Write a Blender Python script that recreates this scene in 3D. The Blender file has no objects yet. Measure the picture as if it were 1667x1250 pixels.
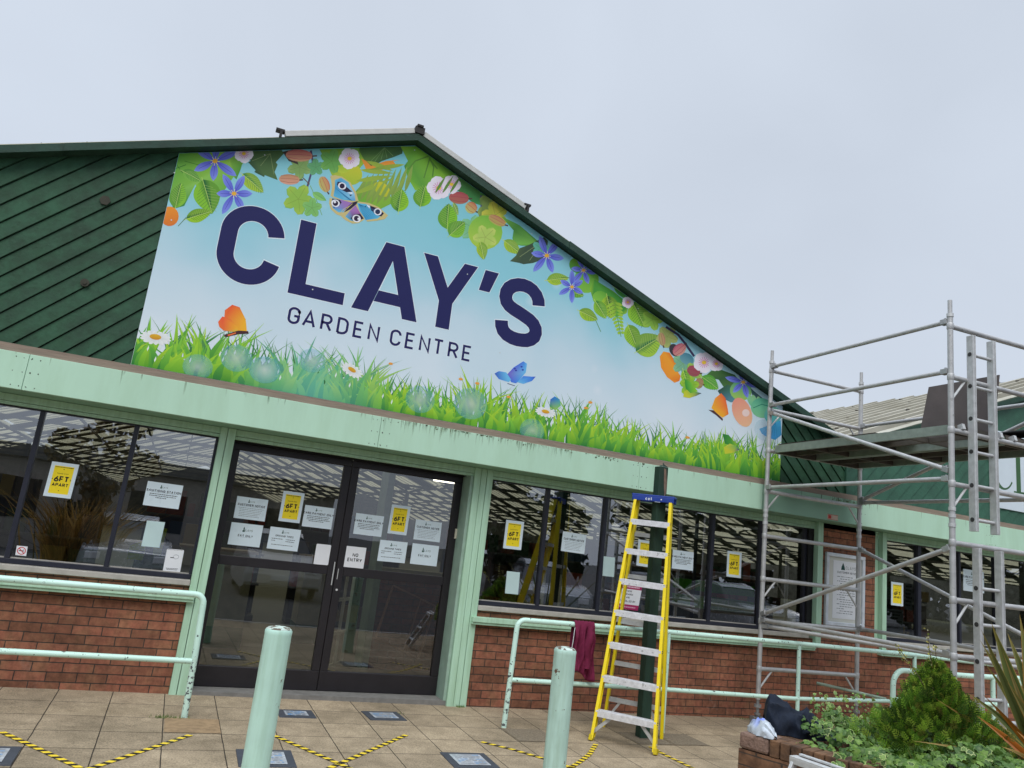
import bpy, math, random
import numpy as np
from mathutils import Vector, Matrix
random.seed(7)
rnd = random.Random(11)
S = bpy.context.scene
COL = S.collection

# ------------------------------------------------------------------ camera
FPX, YAW, PITCH, ROLL = 1240.3, 0.388697, 0.216586, 0.116551
CAM = np.array([0.0, -7.4683, 1.5026])
_f = np.array([math.sin(YAW)*math.cos(PITCH), math.cos(YAW)*math.cos(PITCH), math.sin(PITCH)])
_r = np.array([math.cos(YAW), -math.sin(YAW), 0.0]); _u = np.cross(_r, _f)
R_ = math.cos(ROLL)*_r + math.sin(ROLL)*_u
U_ = -math.sin(ROLL)*_r + math.cos(ROLL)*_u
cd = bpy.data.cameras.new('camera'); cam = bpy.data.objects.new('camera', cd); COL.objects.link(cam)
cd.sensor_width = 36; cd.lens = FPX/1667*36; cd.clip_end = 2000; cd.clip_start = 0.05
cam.matrix_world = Matrix(((R_[0], U_[0], -_f[0], CAM[0]), (R_[1], U_[1], -_f[1], CAM[1]), (R_[2], U_[2], -_f[2], CAM[2]), (0, 0, 0, 1)))
S.camera = cam
S.view_settings.view_transform = 'Standard'; S.view_settings.look = 'None'
S.view_settings.exposure = 0.12; S.view_settings.gamma = 1.0
S.cycles.use_denoising = True
try: S.cycles.denoiser = 'OPENIMAGEDENOISE'
except Exception: pass
S.cycles.max_bounces = 8; S.cycles.diffuse_bounces = 3; S.cycles.glossy_bounces = 4
S.cycles.transparent_max_bounces = 16; S.cycles.transmission_bounces = 4
S.cycles.sample_clamp_indirect = 4; S.cycles.caustics_reflective = False; S.cycles.caustics_refractive = False

# ------------------------------------------------------------------ sky and sun (overcast day)
SUN_EL, SUN_AZ = math.radians(52), math.radians(205)      # azimuth clockwise from +Y
W = bpy.data.worlds.new("World"); S.world = W; W.use_nodes = True
nt = W.node_tree; nt.nodes.clear(); N = nt.nodes.new; L = nt.links.new
out = N('ShaderNodeOutputWorld'); bgn = N('ShaderNodeBackground'); L(bgn.outputs[0], out.inputs[0])
sky = N('ShaderNodeTexSky'); sky.sky_type = 'NISHITA'; sky.sun_disc = False
sky.sun_elevation = SUN_EL; sky.sun_rotation = SUN_AZ
sc_ = N('ShaderNodeVectorMath'); sc_.operation = 'SCALE'; sc_.inputs['Scale'].default_value = 0.1
L(sky.outputs[0], sc_.inputs[0])
tc = N('ShaderNodeTexCoord'); sep = N('ShaderNodeSeparateXYZ'); L(tc.outputs['Generated'], sep.inputs[0])
ns = N('ShaderNodeTexNoise'); ns.inputs['Scale'].default_value = 2.2; ns.inputs['Detail'].default_value = 6; ns.inputs['Distortion'].default_value = .6; ns.inputs['Roughness'].default_value = 0.45
L(tc.outputs['Generated'], ns.inputs['Vector'])
cl = N('ShaderNodeValToRGB'); L(ns.outputs[0], cl.inputs[0])
cl.color_ramp.elements[0].position = 0.3; cl.color_ramp.elements[0].color = (0.570, 0.630, 0.722, 1)
cl.color_ramp.elements[1].position = 0.7; cl.color_ramp.elements[1].color = (0.640, 0.706, 0.806, 1)
mr = N('ShaderNodeMapRange'); mr.inputs[1].default_value = 0.66; mr.inputs[2].default_value = 1.0
mr.inputs[3].default_value = 1.0; mr.inputs[4].default_value = 3.3; L(sep.outputs[2], mr.inputs[0])
m2 = N('ShaderNodeVectorMath'); m2.operation = 'SCALE'; L(cl.outputs[0], m2.inputs[0]); L(mr.outputs[0], m2.inputs['Scale'])
mx = N('ShaderNodeMix'); mx.data_type = 'RGBA'; mx.inputs[0].default_value = 0.93
L(sc_.outputs[0], mx.inputs[6]); L(m2.outputs[0], mx.inputs[7]); L(mx.outputs[2], bgn.inputs[0])
bgn.inputs[1].default_value = 1.0
sd = bpy.data.lights.new('sun', 'SUN'); sd.energy = 1.5; sd.angle = math.radians(35); sd.color = (1, 0.965, 0.91)
so = bpy.data.objects.new('sun', sd); COL.objects.link(so)
_sd = Vector((math.sin(SUN_AZ)*math.cos(SUN_EL), math.cos(SUN_AZ)*math.cos(SUN_EL), math.sin(SUN_EL)))
so.rotation_euler = _sd.to_track_quat('Z', 'Y').to_euler(); so.location = _sd*40

# ------------------------------------------------------------------ measuring helpers (photo point -> point on a real plane)
GA, GB = -0.0069, 0.0176                 # the paving falls gently
def gz(x, y): return GA*x + GB*y
def ray(px, py):
    return _f + (px-833.5)/FPX*R_ - (py-625)/FPX*U_
def onY(px, py, y):
    d = ray(px, py); t = (y-CAM[1])/d[1]; p = CAM+t*d; return (float(p[0]), float(y), float(p[2]))
def onH(px, py, z):
    d = ray(px, py); t = (z-CAM[2])/d[2]; p = CAM+t*d; return (float(p[0]), float(p[1]), float(z))
def onG(px, py, dz=0.0):
    d = ray(px, py); t = (GA*CAM[0]+GB*CAM[1]+dz-CAM[2])/(d[2]-GA*d[0]-GB*d[1]); p = CAM+t*d
    return (float(p[0]), float(p[1]), float(p[2]))

# ------------------------------------------------------------------ colour and materials
def lin(c):
    c = c/255.0
    return c/12.92 if c <= 0.04045 else ((c+0.055)/1.055)**2.4
def rgb(r, g, b, k=1.0): return (min(lin(r)*k, .92), min(lin(g)*k, .92), min(lin(b)*k, .92), 1)
MATS = {}
ORG = {}
def mat(name, c, rough=0.6, metal=0.0, var=0.12, scale=8.0, bump=0.0, bscale=60.0, spec=0.4, streak=None, c2=None, chips=None, chip_amt=0.62, coat=0, stretch=None):
    if name in MATS: return MATS[name]
    m = bpy.data.materials.new(name); m.use_nodes = True; t = m.node_tree; n = t.nodes; l = t.links
    b = n['Principled BSDF']; b.inputs['Roughness'].default_value = rough; b.inputs['Metallic'].default_value = metal
    b.inputs['Specular IOR Level'].default_value = spec
    if coat: b.inputs['Coat Weight'].default_value = coat
    tcn = n.new('ShaderNodeTexCoord'); vec = tcn.outputs['Object']
    if stretch:
        mp = n.new('ShaderNodeMapping'); mp.inputs['Scale'].default_value = stretch; l.new(vec, mp.inputs[0]); vec = mp.outputs[0]
    nz = n.new('ShaderNodeTexNoise'); nz.inputs['Scale'].default_value = scale; nz.inputs['Detail'].default_value = 6
    nz.inputs['Roughness'].default_value = 0.6; l.new(vec, nz.inputs['Vector'])
    rp = n.new('ShaderNodeValToRGB'); l.new(nz.outputs[0], rp.inputs[0])
    c = tuple(c)[:3]
    a = c2 if c2 else tuple(x*(1-var) for x in c); z = tuple(min(x*(1+var), .95) for x in c)
    rp.color_ramp.elements[0].position = 0.33; rp.color_ramp.elements[0].color = (*tuple(a)[:3], 1)
    rp.color_ramp.elements[1].position = 0.66; rp.color_ramp.elements[1].color = (*z, 1)
    colo = rp.outputs[0]
    if streak:
        sm_ = n.new('ShaderNodeMapping'); sm_.inputs['Scale'].default_value = (streak[0], streak[0], streak[1]); l.new(tcn.outputs['Object'], sm_.inputs[0])
        s1 = n.new('ShaderNodeTexNoise'); s1.inputs['Scale'].default_value = 1; s1.inputs['Detail'].default_value = 7; s1.inputs['Roughness'].default_value = .65; l.new(sm_.outputs[0], s1.inputs['Vector'])
        sr = n.new('ShaderNodeValToRGB'); l.new(s1.outputs[0], sr.inputs[0]); sr.color_ramp.elements[0].position = .38; sr.color_ramp.elements[0].color = (*streak[2], 1); sr.color_ramp.elements[1].position = .58; sr.color_ramp.elements[1].color = (1, 1, 1, 1)
        sx = n.new('ShaderNodeMix'); sx.data_type = 'RGBA'; sx.blend_type = 'MULTIPLY'; sx.inputs[0].default_value = 1; l.new(colo, sx.inputs[6]); l.new(sr.outputs[0], sx.inputs[7]); colo = sx.outputs[2]
    if chips:
        n2 = n.new('ShaderNodeTexNoise'); n2.inputs['Scale'].default_value = chips[1]; n2.inputs['Detail'].default_value = 5; n2.inputs['Roughness'].default_value = .65
        l.new(vec, n2.inputs['Vector'])
        r2 = n.new('ShaderNodeValToRGB'); r2.color_ramp.elements[0].position = chip_amt; r2.color_ramp.elements[1].position = chip_amt+0.02
        l.new(n2.outputs[0], r2.inputs[0]); mm = n.new('ShaderNodeMix'); mm.data_type = 'RGBA'
        l.new(r2.outputs[0], mm.inputs[0]); l.new(colo, mm.inputs[6]); mm.inputs[7].default_value = (*chips[0], 1); colo = mm.outputs[2]
    l.new(colo, b.inputs['Base Color'])
    rr = n.new('ShaderNodeMapRange'); rr.inputs[3].default_value = max(rough-.08, .02); rr.inputs[4].default_value = min(rough+.1, 1); l.new(nz.outputs[0], rr.inputs[0]); l.new(rr.outputs[0], b.inputs['Roughness'])
    if bump:
        nb = n.new('ShaderNodeTexNoise'); nb.inputs['Scale'].default_value = bscale; nb.inputs['Detail'].default_value = 4; l.new(vec, nb.inputs['Vector'])
        bp = n.new('ShaderNodeBump'); bp.inputs['Strength'].default_value = bump; bp.inputs['Distance'].default_value = 0.01
        l.new(nb.outputs[0], bp.inputs['Height']); l.new(bp.outputs[0], b.inputs['Normal'])
    MATS[name] = m; return m

def vcol_mat(name, rough=0.45, spec=0.35, alpha=False, transl=0.0):
    if name in MATS: return MATS[name]
    m = bpy.data.materials.new(name); m.use_nodes = True; t = m.node_tree; n = t.nodes; l = t.links
    b = n['Principled BSDF']; b.inputs['Roughness'].default_value = rough; b.inputs['Specular IOR Level'].default_value = spec
    a = n.new('ShaderNodeAttribute'); a.attribute_name = 'Col'; l.new(a.outputs['Color'], b.inputs['Base Color'])
    if alpha: l.new(a.outputs['Alpha'], b.inputs['Alpha'])
    if transl:
        o = n['Material Output']; tr = n.new('ShaderNodeBsdfTranslucent'); l.new(a.outputs['Color'], tr.inputs[0])
        ms = n.new('ShaderNodeMixShader'); ms.inputs[0].default_value = transl; l.new(b.outputs[0], ms.inputs[1]); l.new(tr.outputs[0], ms.inputs[2]); l.new(ms.outputs[0], o.inputs[0])
    MATS[name] = m; return m

def brick_mat(name, c1, c2, mortar, bw=0.225, rh=0.075, axes='xz', offs=(0, 0), m=0.009, tan=(.27, .15, .085, 1)):
    mm = bpy.data.materials.new(name); mm.use_nodes = True; t = mm.node_tree; n = t.nodes; l = t.links
    b = n['Principled BSDF']; b.inputs['Roughness'].default_value = .88; b.inputs['Specular IOR Level'].default_value = .25
    g = n.new('ShaderNodeTexCoord'); s = n.new('ShaderNodeSeparateXYZ'); l.new(g.outputs['Object'], s.inputs[0])
    cmb = n.new('ShaderNodeCombineXYZ'); ad = n.new('ShaderNodeMath'); ad.operation = 'ADD'; ad.inputs[1].default_value = offs[0]
    if axes == 'xz': l.new(s.outputs[0], ad.inputs[0])
    else:
        q = n.new('ShaderNodeMath'); q.operation = 'ADD'; l.new(s.outputs[0], q.inputs[0]); l.new(s.outputs[1], q.inputs[1]); l.new(q.outputs[0], ad.inputs[0])
    l.new(ad.outputs[0], cmb.inputs[0])
    ad2 = n.new('ShaderNodeMath'); ad2.operation = 'ADD'; ad2.inputs[1].default_value = offs[1]; l.new(s.outputs[2], ad2.inputs[0]); l.new(ad2.outputs[0], cmb.inputs[1])
    # wobble so that courses are not ruler straight
    wn = n.new('ShaderNodeTexNoise'); wn.inputs['Scale'].default_value = 9; l.new(g.outputs['Object'], wn.inputs['Vector'])
    wv = n.new('ShaderNodeVectorMath'); wv.operation = 'SCALE'; wv.inputs['Scale'].default_value = 0.008; l.new(wn.outputs['Color'], wv.inputs[0])
    av = n.new('ShaderNodeVectorMath'); l.new(cmb.outputs[0], av.inputs[0]); l.new(wv.outputs[0], av.inputs[1])
    br = n.new('ShaderNodeTexBrick'); l.new(av.outputs[0], br.inputs['Vector'])
    br.inputs['Scale'].default_value = 1; br.inputs['Brick Width'].default_value = bw; br.inputs['Row Height'].default_value = rh
    br.inputs['Mortar Size'].default_value = m*.5; br.inputs['Mortar Smooth'].default_value = .25; br.inputs['Bias'].default_value = -.1
    br.inputs['Color1'].default_value = c1; br.inputs['Color2'].default_value = c2; br.inputs['Mortar'].default_value = mortar
    nz = n.new('ShaderNodeTexNoise'); nz.inputs['Scale'].default_value = 16; nz.inputs['Detail'].default_value = 8; nz.inputs['Roughness'].default_value = .7; l.new(g.outputs['Object'], nz.inputs['Vector'])
    rp = n.new('ShaderNodeValToRGB'); l.new(nz.outputs[0], rp.inputs[0]); rp.color_ramp.elements[0].position = .3; rp.color_ramp.elements[0].color = (.55, .55, .55, 1)
    rp.color_ramp.elements[1].position = .7; rp.color_ramp.elements[1].color = (1.32, 1.25, 1.2, 1)
    tb = n.new('ShaderNodeTexBrick'); l.new(av.outputs[0], tb.inputs['Vector'])
    for k, v in (('Scale', 1), ('Brick Width', bw), ('Row Height', rh), ('Mortar Size', 0), ('Bias', -.45)): tb.inputs[k].default_value = v
    tb.offset_frequency = 2; tb.inputs['Color1'].default_value = (0, 0, 0, 1); tb.inputs['Color2'].default_value = (1, 1, 1, 1)
    nf = n.new('ShaderNodeTexNoise'); nf.inputs['Scale'].default_value = 7; nf.inputs['Detail'].default_value = 5; l.new(g.outputs['Object'], nf.inputs['Vector'])
    rf = n.new('ShaderNodeValToRGB'); l.new(nf.outputs[0], rf.inputs[0]); rf.color_ramp.elements[0].position = .42; rf.color_ramp.elements[1].position = .62
    ff = n.new('ShaderNodeMath'); ff.operation = 'MULTIPLY'; l.new(rf.outputs[0], ff.inputs[0]); ff.inputs[1].default_value = .55
    f3 = n.new('ShaderNodeMath'); f3.operation = 'MAXIMUM'; l.new(ff.outputs[0], f3.inputs[0]); f4 = n.new('ShaderNodeMath'); f4.operation = 'MULTIPLY'; f4.inputs[1].default_value = .6; l.new(tb.outputs[0], f4.inputs[0]); l.new(f4.outputs[0], f3.inputs[1])
    im = n.new('ShaderNodeMath'); im.operation = 'SUBTRACT'; im.inputs[0].default_value = 1; l.new(br.outputs['Fac'], im.inputs[1]); f5 = n.new('ShaderNodeMath'); f5.operation = 'MULTIPLY'; l.new(f3.outputs[0], f5.inputs[0]); l.new(im.outputs[0], f5.inputs[1])
    tn = n.new('ShaderNodeMix'); tn.data_type = 'RGBA'; l.new(f5.outputs[0], tn.inputs[0]); l.new(br.outputs[0], tn.inputs[6]); tn.inputs[7].default_value = tan
    mu = n.new('ShaderNodeMix'); mu.data_type = 'RGBA'; mu.blend_type = 'MULTIPLY'; mu.inputs[0].default_value = 1; l.new(tn.outputs[2], mu.inputs[6]); l.new(rp.outputs[0], mu.inputs[7])
    # a few burnt bricks / stains
    st = n.new('ShaderNodeTexBrick'); l.new(av.outputs[0], st.inputs['Vector'])
    for k, v in (('Scale', 1), ('Brick Width', bw), ('Row Height', rh), ('Mortar Size', 0), ('Bias', -.72)): st.inputs[k].default_value = v
    st.inputs['Color1'].default_value = (1, 1, 1, 1); st.inputs['Color2'].default_value = (.38, .42, .45, 1)
    m3 = n.new('ShaderNodeMix'); m3.data_type = 'RGBA'; m3.blend_type = 'MULTIPLY'; m3.inputs[0].default_value = 1; l.new(mu.outputs[2], m3.inputs[6]); l.new(st.outputs[0], m3.inputs[7])
    n5 = n.new('ShaderNodeTexNoise'); n5.inputs['Scale'].default_value = 1.7; n5.inputs['Detail'].default_value = 5; l.new(g.outputs['Object'], n5.inputs['Vector'])
    r5 = n.new('ShaderNodeValToRGB'); l.new(n5.outputs[0], r5.inputs[0]); r5.color_ramp.elements[0].position = .35; r5.color_ramp.elements[0].color = (.80, .80, .80, 1); r5.color_ramp.elements[1].position = .6; r5.color_ramp.elements[1].color = (1.15, 1.14, 1.12, 1)
    m4 = n.new('ShaderNodeMix'); m4.data_type = 'RGBA'; m4.blend_type = 'MULTIPLY'; m4.inputs[0].default_value = 1; l.new(m3.outputs[2], m4.inputs[6]); l.new(r5.outputs[0], m4.inputs[7])
    ef = n.new('ShaderNodeTexNoise'); ef.inputs['Scale'].default_value = 3.1; ef.inputs['Detail'].default_value = 9; ef.inputs['Roughness'].default_value = .75; l.new(g.outputs['Object'], ef.inputs['Vector'])
    er = n.new('ShaderNodeValToRGB'); l.new(ef.outputs[0], er.inputs[0]); er.color_ramp.elements[0].position = .60; er.color_ramp.elements[1].position = .74; er.color_ramp.elements[1].color = (.45, .45, .45, 1)
    m6 = n.new('ShaderNodeMix'); m6.data_type = 'RGBA'; l.new(er.outputs[0], m6.inputs[0]); l.new(m4.outputs[2], m6.inputs[6]); m6.inputs[7].default_value = (.36, .28, .23, 1)
    l.new(m6.outputs[2], b.inputs['Base Color'])
    bp = n.new('ShaderNodeBump'); bp.inputs['Strength'].default_value = .8; bp.inputs['Distance'].default_value = .006; bp.invert = True
    sm = n.new('ShaderNodeMath'); sm.operation = 'SUBTRACT'; l.new(br.outputs['Fac'], sm.inputs[0])
    n6 = n.new('ShaderNodeMath'); n6.operation = 'MULTIPLY'; n6.inputs[1].default_value = .5; l.new(nz.outputs[0], n6.inputs[0]); l.new(n6.outputs[0], sm.inputs[1])
    l.new(sm.outputs[0], bp.inputs['Height']); l.new(bp.outputs[0], b.inputs['Normal'])
    return mm

# ------------------------------------------------------------------ mesh builder
class MB:
    def __init__(s): s.v = []; s.f = []; s.c = []; s.mi = []; s.cur = 0
    def _add(s, vs, fs, cols=None):
        o = len(s.v); s.v += [tuple(map(float, p)) for p in vs]
        for f in fs: s.f.append([o+i for i in f]); s.mi.append(s.cur)
        s.c += (cols if cols else [(1, 1, 1, 1)]*len(vs)); return s
    def box(s, x0, x1, y0, y1, z0, z1, col=None):
        vs = [(x, y, z) for x in (x0, x1) for y in (y0, y1) for z in (z0, z1)]
        return s._add(vs, [(0, 1, 3, 2), (4, 6, 7, 5), (0, 4, 5, 1), (2, 3, 7, 6), (0, 2, 6, 4), (1, 5, 7, 3)], [col]*8 if col else None)
    def bar(s, a, b, w, h, up=(0, 0, 1), col=None):      # rectangular bar from a to b: w sideways, h along up
        a = Vector(a); b = Vector(b); d = (b-a).normalized(); u = Vector(up)
        sd_ = d.cross(u)
        if sd_.length < 1e-4: u = Vector((0, 1, 0)); sd_ = d.cross(u)
        sd_.normalize(); u = sd_.cross(d).normalized()
        vs = [p+sd_*(i*w/2)+u*(j*h/2) for p in (a, b) for i, j in ((-1, -1), (1, -1), (1, 1), (-1, 1))]
        return s._add(vs, [(0, 3, 2, 1), (4, 5, 6, 7), (0, 1, 5, 4), (1, 2, 6, 5), (2, 3, 7, 6), (3, 0, 4, 7)], [col]*8 if col else None)
    def tube(s, pts, r, n=12, caps=True, cols=None):
        pts = [Vector(p) for p in pts]; rs = r if isinstance(r, (list, tuple)) else [r]*len(pts)
        ring = []; prev = None
        for i, p in enumerate(pts):
            if i == 0: d = pts[1]-p
            elif i == len(pts)-1: d = p-pts[i-1]
            else: d = (pts[i+1]-p).normalized()+(p-pts[i-1]).normalized()
            d.normalize()
            if prev is None:
                a = Vector((0, 0, 1)) if abs(d.z) < .9 else Vector((1, 0, 0)); x = d.cross(a).normalized()
            else: x = (prev-d*prev.dot(d)).normalized()
            prev = x; y = d.cross(x)
            ring.append([p+(x*math.cos(k*2*math.pi/n)+y*math.sin(k*2*math.pi/n))*rs[i] for k in range(n)])
        vs = [q for rg in ring for q in rg]; fs = []
        for i in range(len(pts)-1):
            for k in range(n):
                fs.append((i*n+k, i*n+(k+1) % n, (i+1)*n+(k+1) % n, (i+1)*n+k))
        if caps: fs += [tuple(reversed(range(n))), tuple((len(pts)-1)*n+k for k in range(n))]
        cc = None
        if cols: cc = [cols[i] for i in range(len(pts)) for k in range(n)]
        return s._add(vs, fs, cc)
    def prism(s, poly, y0, y1, cols=None):            # polygon in xz extruded along y (y0 front)
        n = len(poly); vs = [(x, y0, z) for x, z in poly]+[(x, y1, z) for x, z in poly]
        fs = [tuple(range(n)), tuple(reversed(range(n, 2*n)))]+[(i, i+n, (i+1) % n+n, (i+1) % n) for i in range(n)]
        return s._add(vs, fs, cols)
    def quad(s, a, b, c, d, cols=None): return s._add([a, b, c, d], [(0, 1, 2, 3)], cols)
    def build(s, name, mats, parent=None, smooth=False, bevel=0, auto=True, loc=None):
        me = bpy.data.meshes.new(name)
        vs = s.v
        if loc is not None: vs = [(x-loc[0], y-loc[1], z-loc[2]) for x, y, z in vs]
        me.from_pydata(vs, [], s.f); me.update()
        if not isinstance(mats, (list, tuple)): mats = [mats]
        for m in mats: me.materials.append(m)
        if len(mats) > 1: me.polygons.foreach_set('material_index', s.mi)
        if any(c != (1, 1, 1, 1) for c in s.c):
            at = me.color_attributes.new('Col', 'FLOAT_COLOR', 'POINT'); at.data.foreach_set('color', np.array(s.c, dtype=np.float32).ravel())
        if smooth:
            me.polygons.foreach_set('use_smooth', [True]*len(me.polygons))
            if auto:
                try: me.set_sharp_from_angle(angle=math.radians(40))
                except Exception: pass
        o = bpy.data.objects.new(name, me); COL.objects.link(o)
        if loc is not None: o.location = loc
        if parent is not None:
            o.parent = parent
            o.location = Vector(loc if loc is not None else (0, 0, 0))-Vector(ORG.get(parent.name, (0, 0, 0)))
        ORG[o.name] = tuple(loc) if loc is not None else (0, 0, 0)
        if bevel:
            md = o.modifiers.new('bevel', 'BEVEL'); md.width = bevel; md.segments = 2; md.limit_method = 'ANGLE'
        return o

def tag(o, label, cat, group=None, kind=None):
    if label: o['label'] = label
    if cat: o['category'] = cat
    if group: o['group'] = group  # cross members under the deck, darker in tone than the side beams
    if kind: o['kind'] = kind
    return o
def thing(name, label, cat, loc=(0, 0, 0), group=None):
    o = bpy.data.objects.new(name, None); COL.objects.link(o); o.empty_display_size = .1; o.location = loc
    ORG[o.name] = tuple(map(float, loc))
    return tag(o, label, cat, group)

# common materials
MINT = mat('mint_paint', rgb(180, 216, 190, 1.0), .42, streak=(22, 1.3, (.84, .86, .81)), var=.035, scale=3, spec=.4, chips=((.10, .14, .10), 38), chip_amt=.735, stretch=(1, 1, .35))
MINT_PANEL = mat('mint_panel', rgb(184, 220, 196, 1.0), .5, streak=(5, .9, (.93, .935, .91)), var=.03, scale=1.6, chips=((.12, .22, .16), 5.5), chip_amt=.79, stretch=(1, 1, .28))
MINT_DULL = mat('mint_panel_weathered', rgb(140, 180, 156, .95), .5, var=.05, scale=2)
MINT_RAIL = mat('rail_paint', rgb(202, 236, 222, 1.0), .38, var=.04, scale=6, chips=((.06, .075, .075), 26), chip_amt=.625)
MINT_RAILC = mat('rail_paint_chipped', rgb(200, 230, 216, 1.0), .45, var=.06, scale=6, chips=((.075, .085, .09), 30), chip_amt=.545)
MINT_POSTP = mat('bollard_paint', rgb(186, 222, 208, 1.0), .45, streak=(30, 2.5, (.88, .89, .86)), var=.05, scale=5, chips=((.10, .055, .03), 14), chip_amt=.70)
DKGREEN = mat('green_stain', rgb(42, 80, 58), .7, streak=(9, 9, (.72, .76, .70)), var=.28, scale=5, bump=.35, bscale=40, stretch=(1, 1, 1), chips=((.11, .13, .11), 9), chip_amt=.735)
DKGREEN2 = mat('green_stain_newer', rgb(50, 92, 74), .6, var=.2, scale=4, bump=.3, bscale=40)
DKFR = mat('window_frame_navy', rgb(40, 42, 54), .35, var=.1)
DOORFR = mat('door_frame_bronze', rgb(46, 43, 46), .4, metal=.35, var=.08)
BLACK = mat('black', (.01, .01, .011), .7)
ALU = mat('aluminium', (.50, .50, .50), .58, metal=.55, var=.1, scale=14, chips=((.36, .36, .35), 30), chip_amt=.64)
ALU2 = mat('aluminium_scuffed', (.58, .585, .585), .55, metal=.45, var=.12, scale=20)
YEL = mat('yellow_fibreglass', rgb(250, 222, 20, .95), .33, var=.05, spec=.5, chips=((.35, .30, .02), 45), chip_amt=.72)
BLUE = mat('blue_plastic', rgb(32, 62, 150), .4, var=.08)
WHITE = mat('white_paper', (.74, .78, .80), .6, var=.02)
TIMBER = mat('brown_timber', rgb(142, 126, 112), .75, var=.15, scale=12, bump=.3, stretch=(.3, 1, 3))
SILL = mat('grey_sill', rgb(172, 168, 160), .55, var=.12, scale=10)

def glass(name, tint, refl):
    m = bpy.data.materials.new(name); m.use_nodes = True; t = m.node_tree; n = t.nodes; l = t.links; n.clear()
    o = n.new('ShaderNodeOutputMaterial'); tr = n.new('ShaderNodeBsdfTransparent'); tr.inputs[0].default_value = (*tint, 1)
    gl = n.new('ShaderNodeBsdfGlossy'); gl.inputs['Roughness'].default_value = .004; gl.inputs[0].default_value = (.92, .94, 1, 1)
    lw = n.new('ShaderNodeFresnel'); lw.inputs[0].default_value = 1.5
    a = n.new('ShaderNodeMath'); a.operation = 'MULTIPLY_ADD'; a.inputs[1].default_value = 1.3; a.inputs[2].default_value = refl; a.use_clamp = True
    l.new(lw.outputs[0], a.inputs[0]); ms = n.new('ShaderNodeMixShader'); l.new(a.outputs[0], ms.inputs[0]); l.new(tr.outputs[0], ms.inputs[1]); l.new(gl.outputs[0], ms.inputs[2])
    nz = n.new('ShaderNodeTexNoise'); nz.inputs['Scale'].default_value = 1.3; g = n.new('ShaderNodeTexCoord'); l.new(g.outputs['Object'], nz.inputs['Vector'])
    bp = n.new('ShaderNodeBump'); bp.inputs['Strength'].default_value = .045; bp.inputs['Distance'].default_value = .02; l.new(nz.outputs[0], bp.inputs['Height']); l.new(bp.outputs[0], gl.inputs['Normal'])
    l.new(ms.outputs[0], o.inputs[0]); return m
GLASS = glass('window_glass', (.60, .61, .55), .20)
GLASS_DOOR = glass('door_glass', (.66, .65, .56), .10)
# ================================================================== GROUND
def gq(x0, x1, y0, y1, dz): return [(x0, y0, gz(x0, y0)+dz), (x1, y0, gz(x1, y0)+dz), (x1, y1, gz(x1, y1)+dz), (x0, y1, gz(x0, y1)+dz)]
def flag_mat():
    m = bpy.data.materials.new('paving_flags'); m.use_nodes = True; t = m.node_tree; n = t.nodes; l = t.links
    b = n['Principled BSDF']; b.inputs['Roughness'].default_value = .85; b.inputs['Specular IOR Level'].default_value = .3
    g = n.new('ShaderNodeTexCoord'); mp = n.new('ShaderNodeMapping'); mp.inputs['Location'].default_value = (.585, .39, 0); l.new(g.outputs['Object'], mp.inputs[0])
    wn = n.new('ShaderNodeTexNoise'); wn.inputs['Scale'].default_value = 5; wn.inputs['Detail'].default_value = 6; l.new(g.outputs['Object'], wn.inputs['Vector'])
    wv = n.new('ShaderNodeVectorMath'); wv.operation = 'SCALE'; wv.inputs['Scale'].default_value = .008; l.new(wn.outputs['Color'], wv.inputs[0])
    av = n.new('ShaderNodeVectorMath'); l.new(mp.outputs[0], av.inputs[0]); l.new(wv.outputs[0], av.inputs[1])
    br = n.new('ShaderNodeTexBrick'); br.offset = 0; br.squash = 1; l.new(av.outputs[0], br.inputs['Vector'])
    for k, v in (('Scale', 1), ('Brick Width', .4), ('Row Height', .4), ('Mortar Size', .0042), ('Mortar Smooth', .3), ('Bias', -.2)): br.inputs[k].default_value = v
    br.inputs['Color1'].default_value = rgb(174, 160, 138, 1.02); br.inputs['Color2'].default_value = rgb(156, 143, 123, 1.02); br.inputs['Mortar'].default_value = (.045, .038, .03, 1)
    def mul(a, scale, det, lo, hi, c0, c1, rough=.6):
        z = n.new('ShaderNodeTexNoise'); z.inputs['Scale'].default_value = scale; z.inputs['Detail'].default_value = det; z.inputs['Roughness'].default_value = rough; l.new(g.outputs['Object'], z.inputs['Vector'])
        r = n.new('ShaderNodeValToRGB'); l.new(z.outputs[0], r.inputs[0]); r.color_ramp.elements[0].position = lo; r.color_ramp.elements[0].color = (*c0, 1); r.color_ramp.elements[1].position = hi; r.color_ramp.elements[1].color = (*c1, 1)
        x = n.new('ShaderNodeMix'); x.data_type = 'RGBA'; x.blend_type = 'MULTIPLY'; x.inputs[0].default_value = 1; l.new(a, x.inputs[6]); l.new(r.outputs[0], x.inputs[7]); return x.outputs[2], z
    c, _ = mul(br.outputs[0], 1.1, 7, .34, .62, (.68, .67, .64), (1.08, 1.06, 1.03))
    c, z = mul(c, 95, 3, .35, .68, (.60, .60, .60), (1.32, 1.30, 1.28), .8)
    c, _ = mul(c, 7, 8, .3, .66, (.74, .72, .69), (1.12, 1.10, 1.08), .7)
    l.new(c, b.inputs['Base Color'])
    bp = n.new('ShaderNodeBump'); bp.inputs['Strength'].default_value = .6; bp.inputs['Distance'].default_value = .004
    a = n.new('ShaderNodeMath'); a.operation = 'SUBTRACT'; q = n.new('ShaderNodeMath'); q.operation = 'MULTIPLY'; q.inputs[1].default_value = .4; l.new(z.outputs[0], q.inputs[0]); l.new(q.outputs[0], a.inputs[0]); l.new(br.outputs['Fac'], a.inputs[1])
    l.new(a.outputs[0], bp.inputs['Height']); l.new(bp.outputs[0], b.inputs['Normal']); return m
FLAG = flag_mat()
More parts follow.
